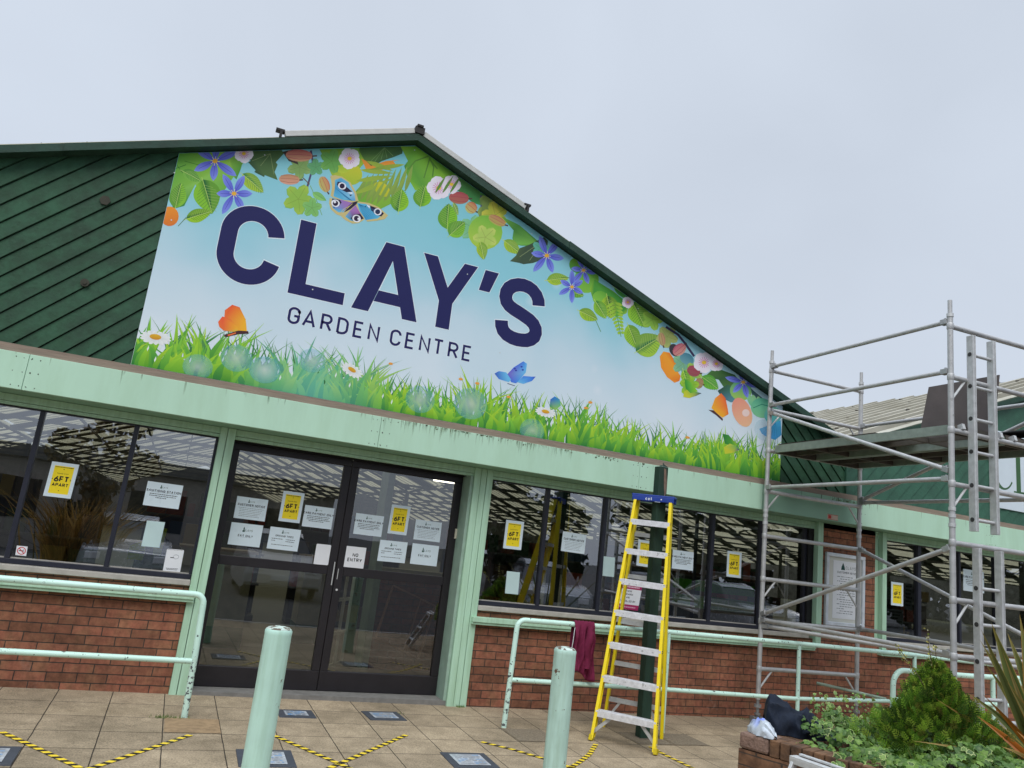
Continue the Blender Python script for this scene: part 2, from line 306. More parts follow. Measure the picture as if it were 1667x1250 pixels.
b = MB(); b.quad(*gq(-9, 18, -5.8, .32, 0)); tag(b.build('pavement', FLAG), 'beige square paving slabs in front of the building', None, kind='structure')
ASPH = mat('asphalt', (.055, .055, .055), .9, var=.25, scale=20, bump=.4, bscale=120)
b = MB(); b.quad((-300, -300, -.18), (300, -300, -.18), (300, 300, -.18), (-300, 300, -.18)); tag(b.build('ground', ASPH), 'dark asphalt car park ground', None, kind='structure')
b = MB()
for i in range(54): b.box(-9+i*.5+.004, -9+(i+1)*.5-.004, -5.92, -5.8, -.2, gz(-9+i*.5, -5.8)+.004)
tag(b.build('kerb', mat('kerb_concrete', (.32, .31, .29), .85, var=.15, scale=12)), 'grey concrete kerb along the edge of the paving', None, kind='structure')

SLB = mat('gravelly_slab', rgb(128, 116, 98), .95, var=.3, scale=60, bump=1.0, bscale=110); SLB2 = mat('rusty_slab', rgb(152, 128, 98), .9, var=.2, scale=18, bump=.4, bscale=100)
for (i_, j_, m_) in ((9, 2, SLB), (9.4, 2, SLB), (12, 2, SLB), (13, 2, SLB), (2, 2, SLB2)):
    if i_ == 9.4: continue
    x0_, y1_ = -.585+.4*i_+.006, -.39-.4*(j_-1)-.006; m = MB(); m.quad(*gq(x0_, x0_+.388, y1_-.388, y1_, .0035)); tag(m.build('paving_slab', m_), ('rust-stained' if m_ is SLB2 else 'gravelly worn')+' slab let into the paving', None, kind='structure')

# ================================================================== BUILDING
BLD = thing('garden_centre_building', 'long single-storey brick shop with dark green timber gables and mint green fascia and posts', 'building')
BR_L = brick_mat('red_brick', rgb(158, 104, 84, .95), rgb(122, 78, 63, .95), (.06, .050, .043, 1), offs=(.03, .012))
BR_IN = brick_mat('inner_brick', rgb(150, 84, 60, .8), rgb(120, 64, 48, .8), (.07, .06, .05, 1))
YD = .25
def wall(x0, x1, z1): MB().box(x0, x1, 0, .24, -.2, z1).build('brick_wall', BR_L, BLD)
wall(-9, .235, .90); wall(2.96, 16, .90)
MB().box(7.505, 8.45, 0, .24, .9005, 2.32).build('brick_pier', BR_L, BLD)
# sills
def sill(x0, x1): MB().box(x0, x1, -.035, .2, .901, .948).build('window_sill', SILL, BLD, bevel=.006)
sill(-9, .234); sill(2.962, 7.33); sill(8.612, 16)
# low mint crash rail / ledge on the brickwork
def ledge(x0, x1):
    m = MB(); n = max(1, int((x1-x0)/2.4)); st = (x1-x0)/n
    for i in range(n): m.box(x0+i*st+.002, x0+(i+1)*st-.002, -.085, -.001, .79, .84); m.box(x0+i*st+.002, x0+(i+1)*st-.002, -.07, -.001, .765, .7895)
    m.build('wall_ledge', MINT, BLD, bevel=.004)
ledge(-9, .29); ledge(2.90, 7.40); ledge(8.5, 16)
# door mat well threshold
MB().box(.372, 2.754, .0, .34, -.1, .026).build('threshold', mat('concrete_step', rgb(128, 126, 122, .9), .8, var=.15, scale=14, bump=.4), BLD)
# posts
def posts(lst, z0=-.1):
    for (x0, x1, y0) in lst: MB().box(x0, x1, y0, .235, z0, 2.322).build('mint_post', MINT, BLD, bevel=.004)
posts([(.237, .297, -.03), (.302, .371, -.03)]); posts([(2.755, 2.822, -.03), (2.826, 2.888, -.026), (2.892, 2.96, -.03)])
posts([(7.418, 7.503, -.05)], .84); posts([(8.452, 8.53, .02), (8.532, 8.607, -.05)], .84)
MB().box(2.722, 2.752, .0, .235, .027, 2.23).build('door_reveal', mat('reveal_paint', rgb(150, 176, 160), .5), BLD)
# roller box / bits on posts
MB().box(2.70, 2.72, .2, .235, 1.58, 1.68).build('door_sensor', mat('cream_plastic', rgb(225, 220, 200, .8), .5), BLD)
# head beam + soffit + fascia
m = MB(); m.box(-9, 16, .0, .06, 2.262, 2.32); m.box(-9, 16, .012, .07, 2.232, 2.258); m.build('head_beam', MINT, BLD)
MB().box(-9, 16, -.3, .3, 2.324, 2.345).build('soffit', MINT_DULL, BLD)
seams = [-9, onY(49, 578, -.35)[0]-2.44*2, onY(49, 578, -.35)[0]-2.44, onY(49, 578, -.35)[0], onY(620, 690, -.35)[0], onY(1041, 770, -.35)[0], 6.24, 7.79, 10.2, 12.6, 16]
for i in range(len(seams)-1):
    m = MB(); x0, x1 = seams[i]+.0015, seams[i+1]-.0015
    m.box(x0, x1, -.352, -.30, 2.325, 2.622)
    m.build('fascia_panel', MINT_DULL if i == 6 else MINT_PANEL, BLD, bevel=.003)
m = MB()
for i in range(1, len(seams)-1):
    if i in (6,): continue
    for z in (2.352, 2.47, 2.585):
        for dx in (-.085, -.03, .025, .09):
            x = seams[i]+dx+rnd.uniform(-.008, .008); r = .0045 if abs(dx) > .028 else .0065
            m._add([(x+r*math.cos(a*math.pi/3), -.3528, z+r*math.sin(a*math.pi/3)+rnd.uniform(-.004, .004)) for a in range(6)], [tuple(range(6))])
m.build('fascia_screws', mat('rusty_screw', rgb(60, 60, 52), .7, var=.3), BLD)
m = MB()   # peeling nicks along top edge of the fascia
for k in range(120):
    x = rnd.choice([rnd.gauss(3.2, .9), rnd.gauss(2.4, .3), rnd.gauss(7.6, .15), rnd.gauss(4.2, .2)]); top = x < 7 and rnd.random() < .8
    z = 2.619 if top else 2.6; w = rnd.uniform(.004, .02); h = rnd.uniform(.004, .022)
    if abs(x-4.4) < .1: continue
    m._add([(x, -.3532, z), (x-w*.6, -.3532, z-h*.5), (x-w*.1, -.3532, z-h), (x+w*.5, -.3532, z-h*.7), (x+w, -.3532, z)], [(0, 1, 2, 3, 4)])
m.build('fascia_wear', mat('moss_stain', rgb(92, 104, 78), .9, var=.3), BLD)['kind'] = 'stuff'
m = MB(); SC_G = (.24, .30, .20)
for k in range(260):
    x = rnd.choice([rnd.uniform(-1.6, 10), rnd.gauss(2.5, .35), rnd.gauss(3.3, .3), rnd.gauss(2.0, .2), rnd.gauss(7.6, .2)]); w = rnd.uniform(.004, .018); h = rnd.uniform(.03, .2)*rnd.uniform(.4, 1); a_ = rnd.uniform(.12, .42); s_ = rnd.uniform(-.004, .004)
    if abs(x-6.24) < .03 or abs(x-7.79) < .03: continue
    y_ = -.3524-k*1e-6-.0001
    m._add([(x-w/2, y_, 2.6215), (x+w/2, y_, 2.6215), (x+w/2+s_, y_, 2.6215-h*.5), (x+s_, y_, 2.6215-h), (x-w/2+s_, y_, 2.6215-h*.45)], [(4, 3, 2, 1, 0)], [(*SC_G, a_), (*SC_G, a_), (*SC_G, a_*.5), (*SC_G, 0), (*SC_G, a_*.5)])
m.build('fascia_stain', vcol_mat('stain_film', .8, .1, alpha=True), BLD)['kind'] = 'stuff'
MB().box(-9, 16, -.325, -.20, 2.623, 2.69).build('timber_capping', TIMBER, BLD)
m = MB(); m.box(7.25, 7.42, -.3535, -.3521, 2.34, 2.40); m.build('fascia_sticker', mat('cream_label', rgb(214, 190, 170, .9), .5), BLD)
m = MB(); m.box(7.262, 7.31, -.3548, -.3537, 2.35, 2.39); m.box(7.25, 7.42, -.3548, -.3537, 2.396, 2.401); m.box(7.25, 7.42, -.3548, -.3537, 2.339, 2.343); m.build('sticker_mark', mat('red_print', rgb(206, 60, 44, .9), .5), BLD)

# gables
SL = .3735; AX, AZ = 1.545, 5.50           # underside of barge at apex
def vz(x):                                  # underside of barge board
    d = abs(x-AX) if x < 7.57 else abs(x-13.595)
    return AZ-SL*d
GX0, GX1 = -4.47, 7.60
def clip(poly, region):
    """Sutherland-Hodgman; poly = [(x,z,(color))], region convex ccw [(x,z)]"""
    outp = poly
    for i in range(len(region)):
        ax, az = region[i]; bx, bz = region[(i+1) % len(region)]
        inp = outp; outp = []
        if not inp: return []
        def side(p): return (bx-ax)*(p[1]-az)-(bz-az)*(p[0]-ax)
        for j in range(len(inp)):
            p, q = inp[j], inp[(j+1) % len(inp)]; sp, sq = side(p), side(q)
            if sp >= 0: outp.append(p)
            if (sp >= 0) != (sq >= 0):
                t = sp/(sp-sq); r = (p[0]+(q[0]-p[0])*t, p[1]+(q[1]-p[1])*t)
                if len(p) > 2: r = r+(tuple(p[2][k]+(q[2][k]-p[2][k])*t for k in range(4)),)
                outp.append(r)
    return outp
def cladding(region, sgn, x_lo, x_hi, pitch, phase, material):
    m = MB(); k0 = int(-40); yb = -.262
    for k in range(-60, 80):
        c0 = phase+k*pitch; w = pitch-.014
        # board between c0 and c0+w in (z - sgn*x)
        xs = (x_lo-.5, x_hi+.5)
        pl = [(xs[0], c0+sgn*xs[0]), (xs[1], c0+sgn*xs[1]), (xs[1], c0+w+sgn*xs[1]), (xs[0], c0+w+sgn*xs[0])]
        pc = clip(pl, region)
        if len(pc) < 3: continue
        dy = rnd.uniform(0, .003); n = len(pc)
        # weatherboard: lower edge proud of the upper edge
        fr = []
        for x, z in pc:
            t = ((z-sgn*x)-c0)/w; fr.append((x, yb-.028+.008*t-dy+(.006 if t > .93 else 0), z))
        bk = [(x, yb, z) for x, z in pc]
        m._add(fr+bk, [tuple(range(n))]+[(i, i+n, (i+1) % n+n, (i+1) % n) for i in range(n)])
    return m.build('timber_cladding', material, BLD)
zb = 2.69
cladding([(GX0, zb), (-.55, zb), (-.55, vz(-.55)), (GX0, vz(GX0))], 1, GX0, -.55, .183, 5.816-.183*40, DKGREEN)
cladding([(6.5, zb), (7.60, zb), (7.60, vz(7.57)-.01), (6.5, vz(6.5))], -1, 6.5, 7.6, .187, 9.641-.187*40, DKGREEN)
cladding([(7.60, zb), (13.595, zb), (13.595, AZ), (7.60, vz(7.61))], 1, 7.6, 13.6, .187, -5.21-.187*40, DKGREEN2)
cladding([(13.6, zb), (16, zb), (16, vz(16)), (13.6, AZ)], -1, 13.6, 16, .187, 20-.187*60, DKGREEN2)
MB().prism([(GX0-1.5, zb), (16, zb), (16, vz(16)), (13.595, AZ), (7.57, vz(7.57)), (AX, AZ), (GX0-.02, vz(GX0)), (GX0-1.5, 3.7)], -.2615, -.22).build('gable_backing', BLACK, BLD)
MB().box(7.592, 7.612, -.31, -.263, zb+.001, 3.2).build('cladding_joint', DKGREEN2, BLD)
# bevelled stains: knot patches and vents on the left gable
for (px, py, r, kk) in ((171, 326, .045, 6), (138, 460, .035, 10)):
    p = onY(px, py, -.3); m = MB(); m.tube([(p[0], -.305, p[2]), (p[0], -.29, p[2])], r, n=kk)
    if kk == 10: m.tube([(p[0], -.312, p[2]), (p[0], -.3055, p[2])], r*.45, n=10)
    m.build('cladding_patch', mat('patch_brown', rgb(62, 62, 52), .8, var=.2), BLD)
# barge boards (two runs per slope, lapped) and verge trim
BGM = mat('barge_stain', rgb(38, 68, 56), .65, var=.2, scale=6, streak=(14, 14, (.75, .78, .74)), bump=.3, bscale=50)
def barge(xa, xb, name='barge_board', y0=-.40, h=.072, mt=BGM, lift=0):
    def z(x): return vz(x)+lift
    poly = [(xa, z(xa)), (xb, z(xb)), (xb, z(xb)+h), (xa, z(xa)+h)]
    return MB().prism(poly, y0, -.262).build(name, mt, BLD)
barge(-4.45, -1.45); barge(-1.448, AX, y0=-.403); barge(AX+.0005, 3.38); barge(3.382, 7.57, y0=-.403, h=.082); barge(7.5705, 10.6); barge(10.602, 13.594); barge(13.596, 16)
# roof sheets: cream corrugated sheeting with raised ribs, translucent
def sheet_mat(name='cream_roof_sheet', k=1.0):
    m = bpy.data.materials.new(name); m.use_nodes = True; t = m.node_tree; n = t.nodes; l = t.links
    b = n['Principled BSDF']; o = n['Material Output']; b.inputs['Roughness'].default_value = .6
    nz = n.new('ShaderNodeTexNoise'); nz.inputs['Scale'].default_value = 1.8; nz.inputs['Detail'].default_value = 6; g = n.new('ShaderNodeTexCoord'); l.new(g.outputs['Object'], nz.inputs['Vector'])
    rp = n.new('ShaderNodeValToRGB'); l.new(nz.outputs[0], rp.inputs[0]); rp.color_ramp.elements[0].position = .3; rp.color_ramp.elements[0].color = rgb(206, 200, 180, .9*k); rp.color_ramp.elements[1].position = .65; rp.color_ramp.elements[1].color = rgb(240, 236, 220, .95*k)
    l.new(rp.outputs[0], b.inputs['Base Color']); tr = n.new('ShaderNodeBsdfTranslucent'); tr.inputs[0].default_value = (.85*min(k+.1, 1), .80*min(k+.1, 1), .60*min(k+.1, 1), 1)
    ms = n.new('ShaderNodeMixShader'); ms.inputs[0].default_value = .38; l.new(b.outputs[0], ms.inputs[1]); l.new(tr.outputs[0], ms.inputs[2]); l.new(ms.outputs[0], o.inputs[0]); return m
SHEET = sheet_mat(); SHEET_SHADE = sheet_mat('cream_roof_sheet_shaded', .46)  # darker copy paints the shade along the ribs into the colour
def roof(xa, xb, yend=60, y0=-.385):
    m = MB(); prof = []; y = y0
    while y < yend:
        prof += [(y, 0), (y+.30, 0), (y+.33, .07), (y+.41, .07), (y+.44, 0)]; y += .46
    z0, z1 = vz(xa)+.085, vz(xb)+.085
    vs = [(xa, a, z0+h) for a, h in prof]+[(xb, a, z1+h) for a, h in prof]; n = len(prof)
    for i in range(n-1):
        m.cur = 1 if (i % 5) in (1, 3, 4) else 0  # rib sides and gaps take the painted-shade tone, tops stay light
        m._add([vs[i], vs[i+1], vs[n+i+1], vs[n+i]], [(0, 1, 2, 3)])
    return m.build('roof_sheeting', [SHEET, SHEET_SHADE], BLD)
def roof_at(ap, xa, xb):
    m = MB(); y0, y1 = 1.0, 60; za = AZ-SL*abs(xa-ap)+.085; zc = AZ-SL*abs(xb-ap)+.085
    m.quad((xa, y0, za), (xb, y0, zc), (xb, y1, zc), (xa, y1, za)); m.build('roof_sheeting', SHEET, BLD)
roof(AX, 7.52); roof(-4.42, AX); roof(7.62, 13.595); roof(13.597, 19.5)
for k in (-2, -1, 2, 3, 4):                # the greenhouse hall carries on to both sides
    ap = AX+12.05*k; roof_at(ap, ap-6.0, ap); roof_at(ap, ap, ap+6.0)
for xs in (8.9, 10.4, 11.9, 13.1):
    y = -.26
    for k in range(11):
        z = vz(xs)+.135; m = MB(); m.tube([(xs, y+.185+k*1.2, z+.0), (xs, y+.185+k*1.2, z+.022)], .03, n=8); m.build('roof_fixing', mat('fixing_grey', rgb(90, 86, 78), .7), BLD)
MB().prism([(13.5, vz(13.5)+.1), (13.595, AZ+.13), (13.69, vz(13.69)+.1)], -.42, 60).build('ridge_cap', mat('ridge_dark', rgb(84, 88, 90), .6), BLD)
# white verge tubes with dark clips near the first apex
WV = mat('verge_white', rgb(208, 208, 204, .9), .5, var=.08, scale=12)
for (xa, xb) in ((.27, 1.50), (1.60, 2.82)):
    m = MB(); m.bar((xa, -.37, vz(xa)+.118), (xb, -.37, vz(xb)+.118), .05, .06); m.build('verge_tube', WV, BLD, bevel=.006)
for x in (.235, 2.845): m = MB(); m.box(x-.05, x+.03, -.40, -.33, vz(x)+.145, vz(x)+.165); m.box(x-.012, x+.012, -.40, -.33, vz(x)+.078, vz(x)+.145); m.build('verge_clip', mat('clip_dark', rgb(48, 46, 46), .7), BLD)
m = MB(); m.box(1.50, 1.60, -.41, -.32, AZ+.078, AZ+.15); m.box(1.515, 1.58, -.42, -.31, AZ+.15, AZ+.17)
m.build('verge_clip', mat('clip_dark', rgb(48, 46, 46), .7), BLD)
m = MB()
for x in (-2.0, -1.62, -1.3, -.35, .02, .2): m.tube([(x, -.36, vz(x)+.074), (x+rnd.uniform(-.01, .01), -.36, vz(x)+.10)], .004, n=5)
m.build('roof_nails', mat('clip_dark', (.05, .05, .05), .7), BLD)

# ------------------------------------------------------------------ windows and doors
def window(x0, x1, mull, glz=GLASS, y=.08, z0=.95, z1=2.232, thick=.037):
    m = MB(); m.box(x0, x1, y-.03, y+.04, z0, z0+.042); m.box(x0, x1, y-.03, y+.04, z1-.012, z1)
    m.box(x0, x0+thick*.6, y-.03, y+.04, z0+.042, z1-.012); m.box(x1-thick*.6, x1, y-.03, y+.04, z0+.042, z1-.012)
    for a, c in mull: m.box(a, c, y-.032, y+.045, z0+.0425, z1-.0125)
    w = m.build('window', DKFR, BLD, bevel=.003)
    edges = [x0+thick*.6]+[v for ac in mull for v in ac]+[x1-thick*.6]
    for i in range(0, len(edges), 2):
        p = MB(); p.quad((edges[i], y, z0+.042), (edges[i+1], y, z0+.042), (edges[i+1], y, z1-.012), (edges[i], y, z1-.012)); p.build('pane', glz, w)
    b2 = MB()                               # pale bead along the bottom of the glass
    for i in range(0, len(edges), 2): b2.box(edges[i]+.002, edges[i+1]-.002, y-.012, y-.002, z0+.0425, z0+.052)
    b2.build('glazing_bead', SILL, w); return w
window(-9, .235, [(-4.42, -4.38), (-3.68, -3.64), (-2.95, -2.91), (-2.21, -2.17), (-1.209, -1.17), (-.473, -.434)])
window(2.962, 7.33, [(3.64, 3.68), (4.37, 4.41), (5.855, 5.90), (6.595, 6.64)])
window(8.61, 16, [(9.30, 9.36), (10.10, 10.14), (10.87, 10.92), (12.2, 12.24), (13.5, 13.54)])
MB().box(7.331, 7.415, .02, .2, .95, 2.232).build('window_jamb', BLACK, BLD)
MB().box(3.83, 3.95, .16, .26, .95, 2.9).build('inner_post', BLACK, BLD)
MB().box(5.72, 5.745, .16, .2, .95, 2.26).build('inner_post', DKFR, BLD)
def door(x0, x1, hinge):
    y = YD; m = MB(); s = .075
    m.box(x0, x1, y-.03, y+.03, .028, .205); m.box(x0, x1, y-.03, y+.03, 2.16, 2.225)
    m.box(x0, x0+s, y-.03, y+.03, .2055, 2.1595); m.box(x1-s, x1, y-.03, y+.03, .2055, 2.1595)
    m.box(x0+s+.001, x1-s-.001, y-.028, y+.028, 1.095, 1.18)
    d = m.build('door', DOORFR, BLD, bevel=.004)
    for za, zc in ((.205, 1.095), (1.18, 2.16)): MB().quad((x0+s, y, za), (x1-s, y, za), (x1-s, y, zc), (x0+s, y, zc)).build('pane', GLASS_DOOR, d)
    m = MB()
    if hinge: m.tube([(x0+.02, y-.045, 1.06), (x0+.02, y-.045, 1.16)], .004, n=6); m.tube([(x0+.035, y-.04, .96), (x0+.035, y-.03, .96)], .011, n=10)
    else: m.tube([(x1-.02, y-.045, 1.0), (x1-.02, y-.045, 1.22)], .006, n=6)
    m.build('door_lock', ALU2, d)
door(.372, 1.5275, False); door(1.5325, 2.72, True)
MB().box(.372, 2.72, .2, .24, 2.226, 2.26).build('door_head', DOORFR, BLD)

# ------------------------------------------------------------------ inside the hall
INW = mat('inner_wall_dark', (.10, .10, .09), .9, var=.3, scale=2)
FLR = mat('hall_floor', rgb(104, 104, 84, .8), .4, var=.12, scale=3)
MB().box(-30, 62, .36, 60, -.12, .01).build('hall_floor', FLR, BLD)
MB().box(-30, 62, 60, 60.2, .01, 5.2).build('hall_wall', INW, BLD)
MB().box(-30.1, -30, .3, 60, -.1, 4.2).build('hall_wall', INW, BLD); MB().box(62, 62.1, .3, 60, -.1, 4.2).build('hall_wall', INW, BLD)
ST = mat('steel_grey', rgb(86, 88, 84, .8), .6, var=.1)
bays = [AX+12.05*k for k in (-2, -1, 0, 1, 2, 3, 4)]
for bi, ap in enumerate(bays):               # lattice trusses across the hall
    for yi, y in enumerate([1.8+i*3.6 for i in range(11)]):
        m = MB(); w_ = 5.95
        m.bar((ap-w_, y, 3.2), (ap+w_, y, 3.2), .07, .07)
        m.bar((ap-w_, y, 3.24), (ap, y, AZ-.05), .06, .06); m.bar((ap+w_, y, 3.24), (ap, y, AZ-.05), .06, .06)
        if y < 7:
            for s in (-1, 1):
                for k in range(6):
                    xa_, xm_, xb_ = ap+s*w_*(1-k/6), ap+s*w_*(1-(k+.5)/6), ap+s*w_*(1-(k+1)/6)
                    zt_ = AZ-SL*abs(xm_-ap)-.07; m.bar((xa_, y, 3.2), (xm_, y, zt_), .03, .03); m.bar((xm_, y, zt_), (xb_, y, 3.2), .03, .03)
        m.build('roof_truss', ST, BLD)
for ap in bays:                               # opaque strips and purlins under the translucent sheets
    for s in (-1, 1):
        m = MB(); y = .6
        while y < 59:
            w_ = .85; xe = ap+s*6.0; za = AZ-SL*6.0; m.quad((ap, y, AZ+.03), (xe, y, za+.03), (xe, y+w_, za+.03), (ap, y+w_, AZ+.03)); y += 2.3
        for k in (1.5, 3, 4.5): x = ap+s*k; z = AZ-SL*k; m.bar((x, .4, z-.01), (x, 59, z-.01), .05, .07)
        m.build('roof_strips', ST, BLD)
for x in (-16.5, -4.48, 7.57, 19.6, 31.7):
    for y in (5.4, 12.6, 19.8, 27): m = MB(); m.box(x-.06, x+.06, y-.06, y+.06, 0, 3.2); m.build('hall_column', ST, BLD)
tube_m = bpy.data.materials.new('tube_light'); tube_m.use_nodes = True
tube_m.node_tree.nodes['Principled BSDF'].inputs['Emission Color'].default_value = (1, .97, .9, 1); tube_m.node_tree.nodes['Principled BSDF'].inputs['Emission Strength'].default_value = 5
for i, (x, y, z) in enumerate(((.0, 3.2, 3.0), (.6, 5.6, 3.0), (1.1, 8, 3.0), (3.4, 6.5, 3.05), (5.3, 6.5, 3.05), (6.9, 6.5, 3.05), (6.3, 11, 3.05), (9.5, 7, 3.05))):
    t = thing('strip_light', ['short', 'first', 'second', 'third', 'fourth', 'fifth', 'sixth', 'farthest'][i]+' lit fluorescent tube under the hall roof, counted from the left', 'strip light', (x, y, z), 'strip lights inside the hall')
    if i < 3: MB().bar((x-.1, y-.6, z), (x+.1, y+.6, z), .05, .03).build('tube', tube_m, t); MB().bar((x-.1, y-.6, z+.05), (x+.1, y+.6, z+.05), .09, .05).build('housing', ST, t)
    else: MB().bar((x-.55, y, z), (x+.55, y, z), .05, .03).build('tube', tube_m, t); MB().bar((x-.55, y, z+.05), (x+.55, y, z+.05), .09, .05).build('housing', ST, t)
# low brick return and cream partition seen through the doors
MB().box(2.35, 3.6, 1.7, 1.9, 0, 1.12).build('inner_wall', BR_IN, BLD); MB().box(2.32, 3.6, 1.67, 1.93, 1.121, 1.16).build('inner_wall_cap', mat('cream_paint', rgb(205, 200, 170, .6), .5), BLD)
MB().box(2.27, 2.349, 1.62, 1.98, 0, 3).build('inner_column', mat('reveal_paint', (.3, .33, .3), .5), BLD)
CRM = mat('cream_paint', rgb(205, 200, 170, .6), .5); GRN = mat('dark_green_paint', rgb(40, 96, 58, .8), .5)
for i, (x0, x1, y) in enumerate(((.15, 1.0, 2.6), (1.75, 2.2, 3.4))):
    t = thing('counter', ['wide cream counter with green plinth behind the left door', 'narrow cream counter end with green plinth behind the double doors'][i], 'counter', (x0, y, 0), 'counters inside the doors')
    MB().box(x0, x1, y, y+.5, .25, 1.12).build('counter_front', CRM, t); MB().box(x0-.01, x1+.01, y-.01, y+.5, 0, .249).build('plinth', GRN, t); MB().box(x0-.03, x1+.03, y-.04, y+.54, 1.121, 1.15).build('counter_top', mat('worktop', (.3, .22, .12), .4), t)
t = thing('display_rack', 'white gridded display rack standing inside the right door', 'rack', (1.95, 1.3, 0))
m = MB(); a, c = (1.80, 1.25), (2.03, 1.6)
def rk(u, z): return (a[0]+(c[0]-a[0])*u, a[1]+(c[1]-a[1])*u, z)
for u in (0, .5, 1): m.bar(rk(u, .05), rk(u, 1.2), .03, .03)
m.build('upright', mat('white_metal', rgb(226, 226, 214, .85), .4), t)
m = MB()
for z in (.08, .42, .78, 1.18): m.bar(rk(.04, z), rk(.96, z), .025, .035)
m.build('shelf_bar', MATS['white_metal'], t)
t = thing('picture_frame', 'thin timber frame leaning on the inner brick wall behind the right door', 'frame', (2.5, 1.6, .0))
m = MB(); q = [(2.36, 1.5, .38), (2.9, 1.5, .18), (3.05, 1.58, .78), (2.5, 1.58, .97)]
for i in range(4): m.bar(q[i], q[(i+1) % 4], .02, .02)
m.bar((2.72, 1.5, .25), (2.86, 1.58, .85), .015, .015)
m.build('frame_bars', mat('pale_timber', rgb(190, 140, 110, .7), .6), t)
m = MB(); rr = random.Random(5)                                     # stock on shelves deep in the hall
stockcols = [(70, 40, 26), (120, 52, 30), (40, 70, 40), (30, 60, 96), (140, 120, 60), (90, 80, 70), (150, 60, 40), (50, 50, 46)]
for i in range(9):
    x0 = -5+i*2.3; y = rr.choice((4.6, 5.4, 6.6)); 
    t = thing('shop_shelving', 'stocked dark shelving unit in bay %s inside the hall' % ['one', 'two', 'three', 'four', 'five', 'six', 'seven', 'eight', 'nine'][i]+' from the left end', 'shelving', (x0, y, 0), 'stocked shelving units inside the hall')
    m = MB(); m.box(x0, x0+1.8, y, y+.4, .02, .1); m.box(x0, x0+1.8, y+.38, y+.4, .1, 1.6)
    for z in (.55, 1.0, 1.45): m.box(x0, x0+1.8, y, y+.38, z, z+.03)
    m.build('shelf', ST, t)
    m = MB()
    for z in (.1, .58, 1.03, 1.48):
        x = x0
        while x < x0+1.7:
            w = rr.uniform(.08, .3); c_ = rr.choice(stockcols); m.box(x, x+w, y+.02, y+.3, z+.001, z+rr.uniform(.15, .38), rgb(*c_, .8)); x += w+rr.uniform(.01, .08)
    m.build('stock', vcol_mat('stock_colours', .6), t)
# green artificial grass stack and red goods seen through the right hand window
t = thing('turf_display', 'bright green artificial turf display behind the last pane of the right window', 'turf display', (7.2, 1.6, 0))
m = MB(); m.box(6.9, 7.9, 1.5, 2.2, 0, 1.05); m.build('stand', ST, t); MB().box(6.88, 7.95, 1.45, 2.2, 1.051, 1.2).build('turf_roll', mat('turf', rgb(60, 150, 30, .9), .9, var=.3, scale=40), t)
MB().box(6.88, 7.95, 1.5, 2.2, 1.28, 1.42).build('turf_roll', MATS['turf'], t)
t = thing('safety_vest', 'yellow-green high visibility vest hanging behind the left window', 'vest', (-.2, .6, 1.1))
m = MB(); m.prism([(-.33, 1.04), (-.20, 1.04), (-.19, 1.12), (-.21, 1.2), (-.25, 1.21), (-.33, 1.16)], .62, .68); m.prism([(-.12, 1.10), (-.05, 1.10), (-.04, 1.35), (-.14, 1.36)], .64, .70); m.build('vest_cloth', mat('hi_vis', rgb(200, 226, 30, .9), .7, var=.15), t)
m = MB(); m.box(-.325, -.195, .612, .6195, 1.10, 1.125); m.build('reflective_band', mat('grey_band', (.3, .32, .32), .4), t)
t = thing('office_chair', 'dark office chair standing behind the left window', 'chair', (-.1, .9, 0))
m = MB(); m.prism([(-.32, .48), (.12, .48), (.12, .56), (-.32, .56)], .7, 1.1); m.build('seat', BLACK, t, bevel=.03); MB().prism([(-.3, .62), (.1, .62), (.08, 1.12), (-.28, 1.12)], 1.08, 1.14).build('backrest', BLACK, t, bevel=.03)
m = MB(); m.tube([(-.1, .9, .05), (-.1, .9, .48)], .03)
for k in range(5): m.bar((-.1, .9, .06), (-.1+.3*math.cos(k*1.257), .9+.3*math.sin(k*1.257), .05), .04, .03)
m.build('base', BLACK, t)
# ================================================================== STROKE LETTERS
def arc(cx, cz, rx, rz, a0, a1, n=10): return [(cx+rx*math.cos(math.radians(a0+(a1-a0)*i/n)), cz+rz*math.sin(math.radians(a0+(a1-a0)*i/n))) for i in range(n+1)]
def ribbon(pts, w, closed=False):
    """list of quads following a polyline with mitred joints"""
    P = [np.array(p, float) for p in pts]; n = len(P); Lf = []; Rt = []
    for i in range(n):
        if closed: a, c = P[i-1], P[(i+1) % n]
        else: a, c = P[max(i-1, 0)], P[min(i+1, n-1)]
        d1 = P[i]-a; d2 = c-P[i]
        d1 = d1/np.linalg.norm(d1) if np.linalg.norm(d1) > 1e-9 else d2/np.linalg.norm(d2)
        d2 = d2/np.linalg.norm(d2) if np.linalg.norm(d2) > 1e-9 else d1
        t = d1+d2; ln = np.linalg.norm(t); t = t/ln if ln > 1e-6 else d1; nrm = np.array([-t[1], t[0]])
        k = w/2/max(nrm@np.array([-d1[1], d1[0]]), .45)
        Lf.append(tuple(P[i]+nrm*k)); Rt.append(tuple(P[i]-nrm*k))
    return [[Rt[i], Rt[(i+1) % n], Lf[(i+1) % n], Lf[i]] for i in range(n if closed else n-1)]
G_ = {}
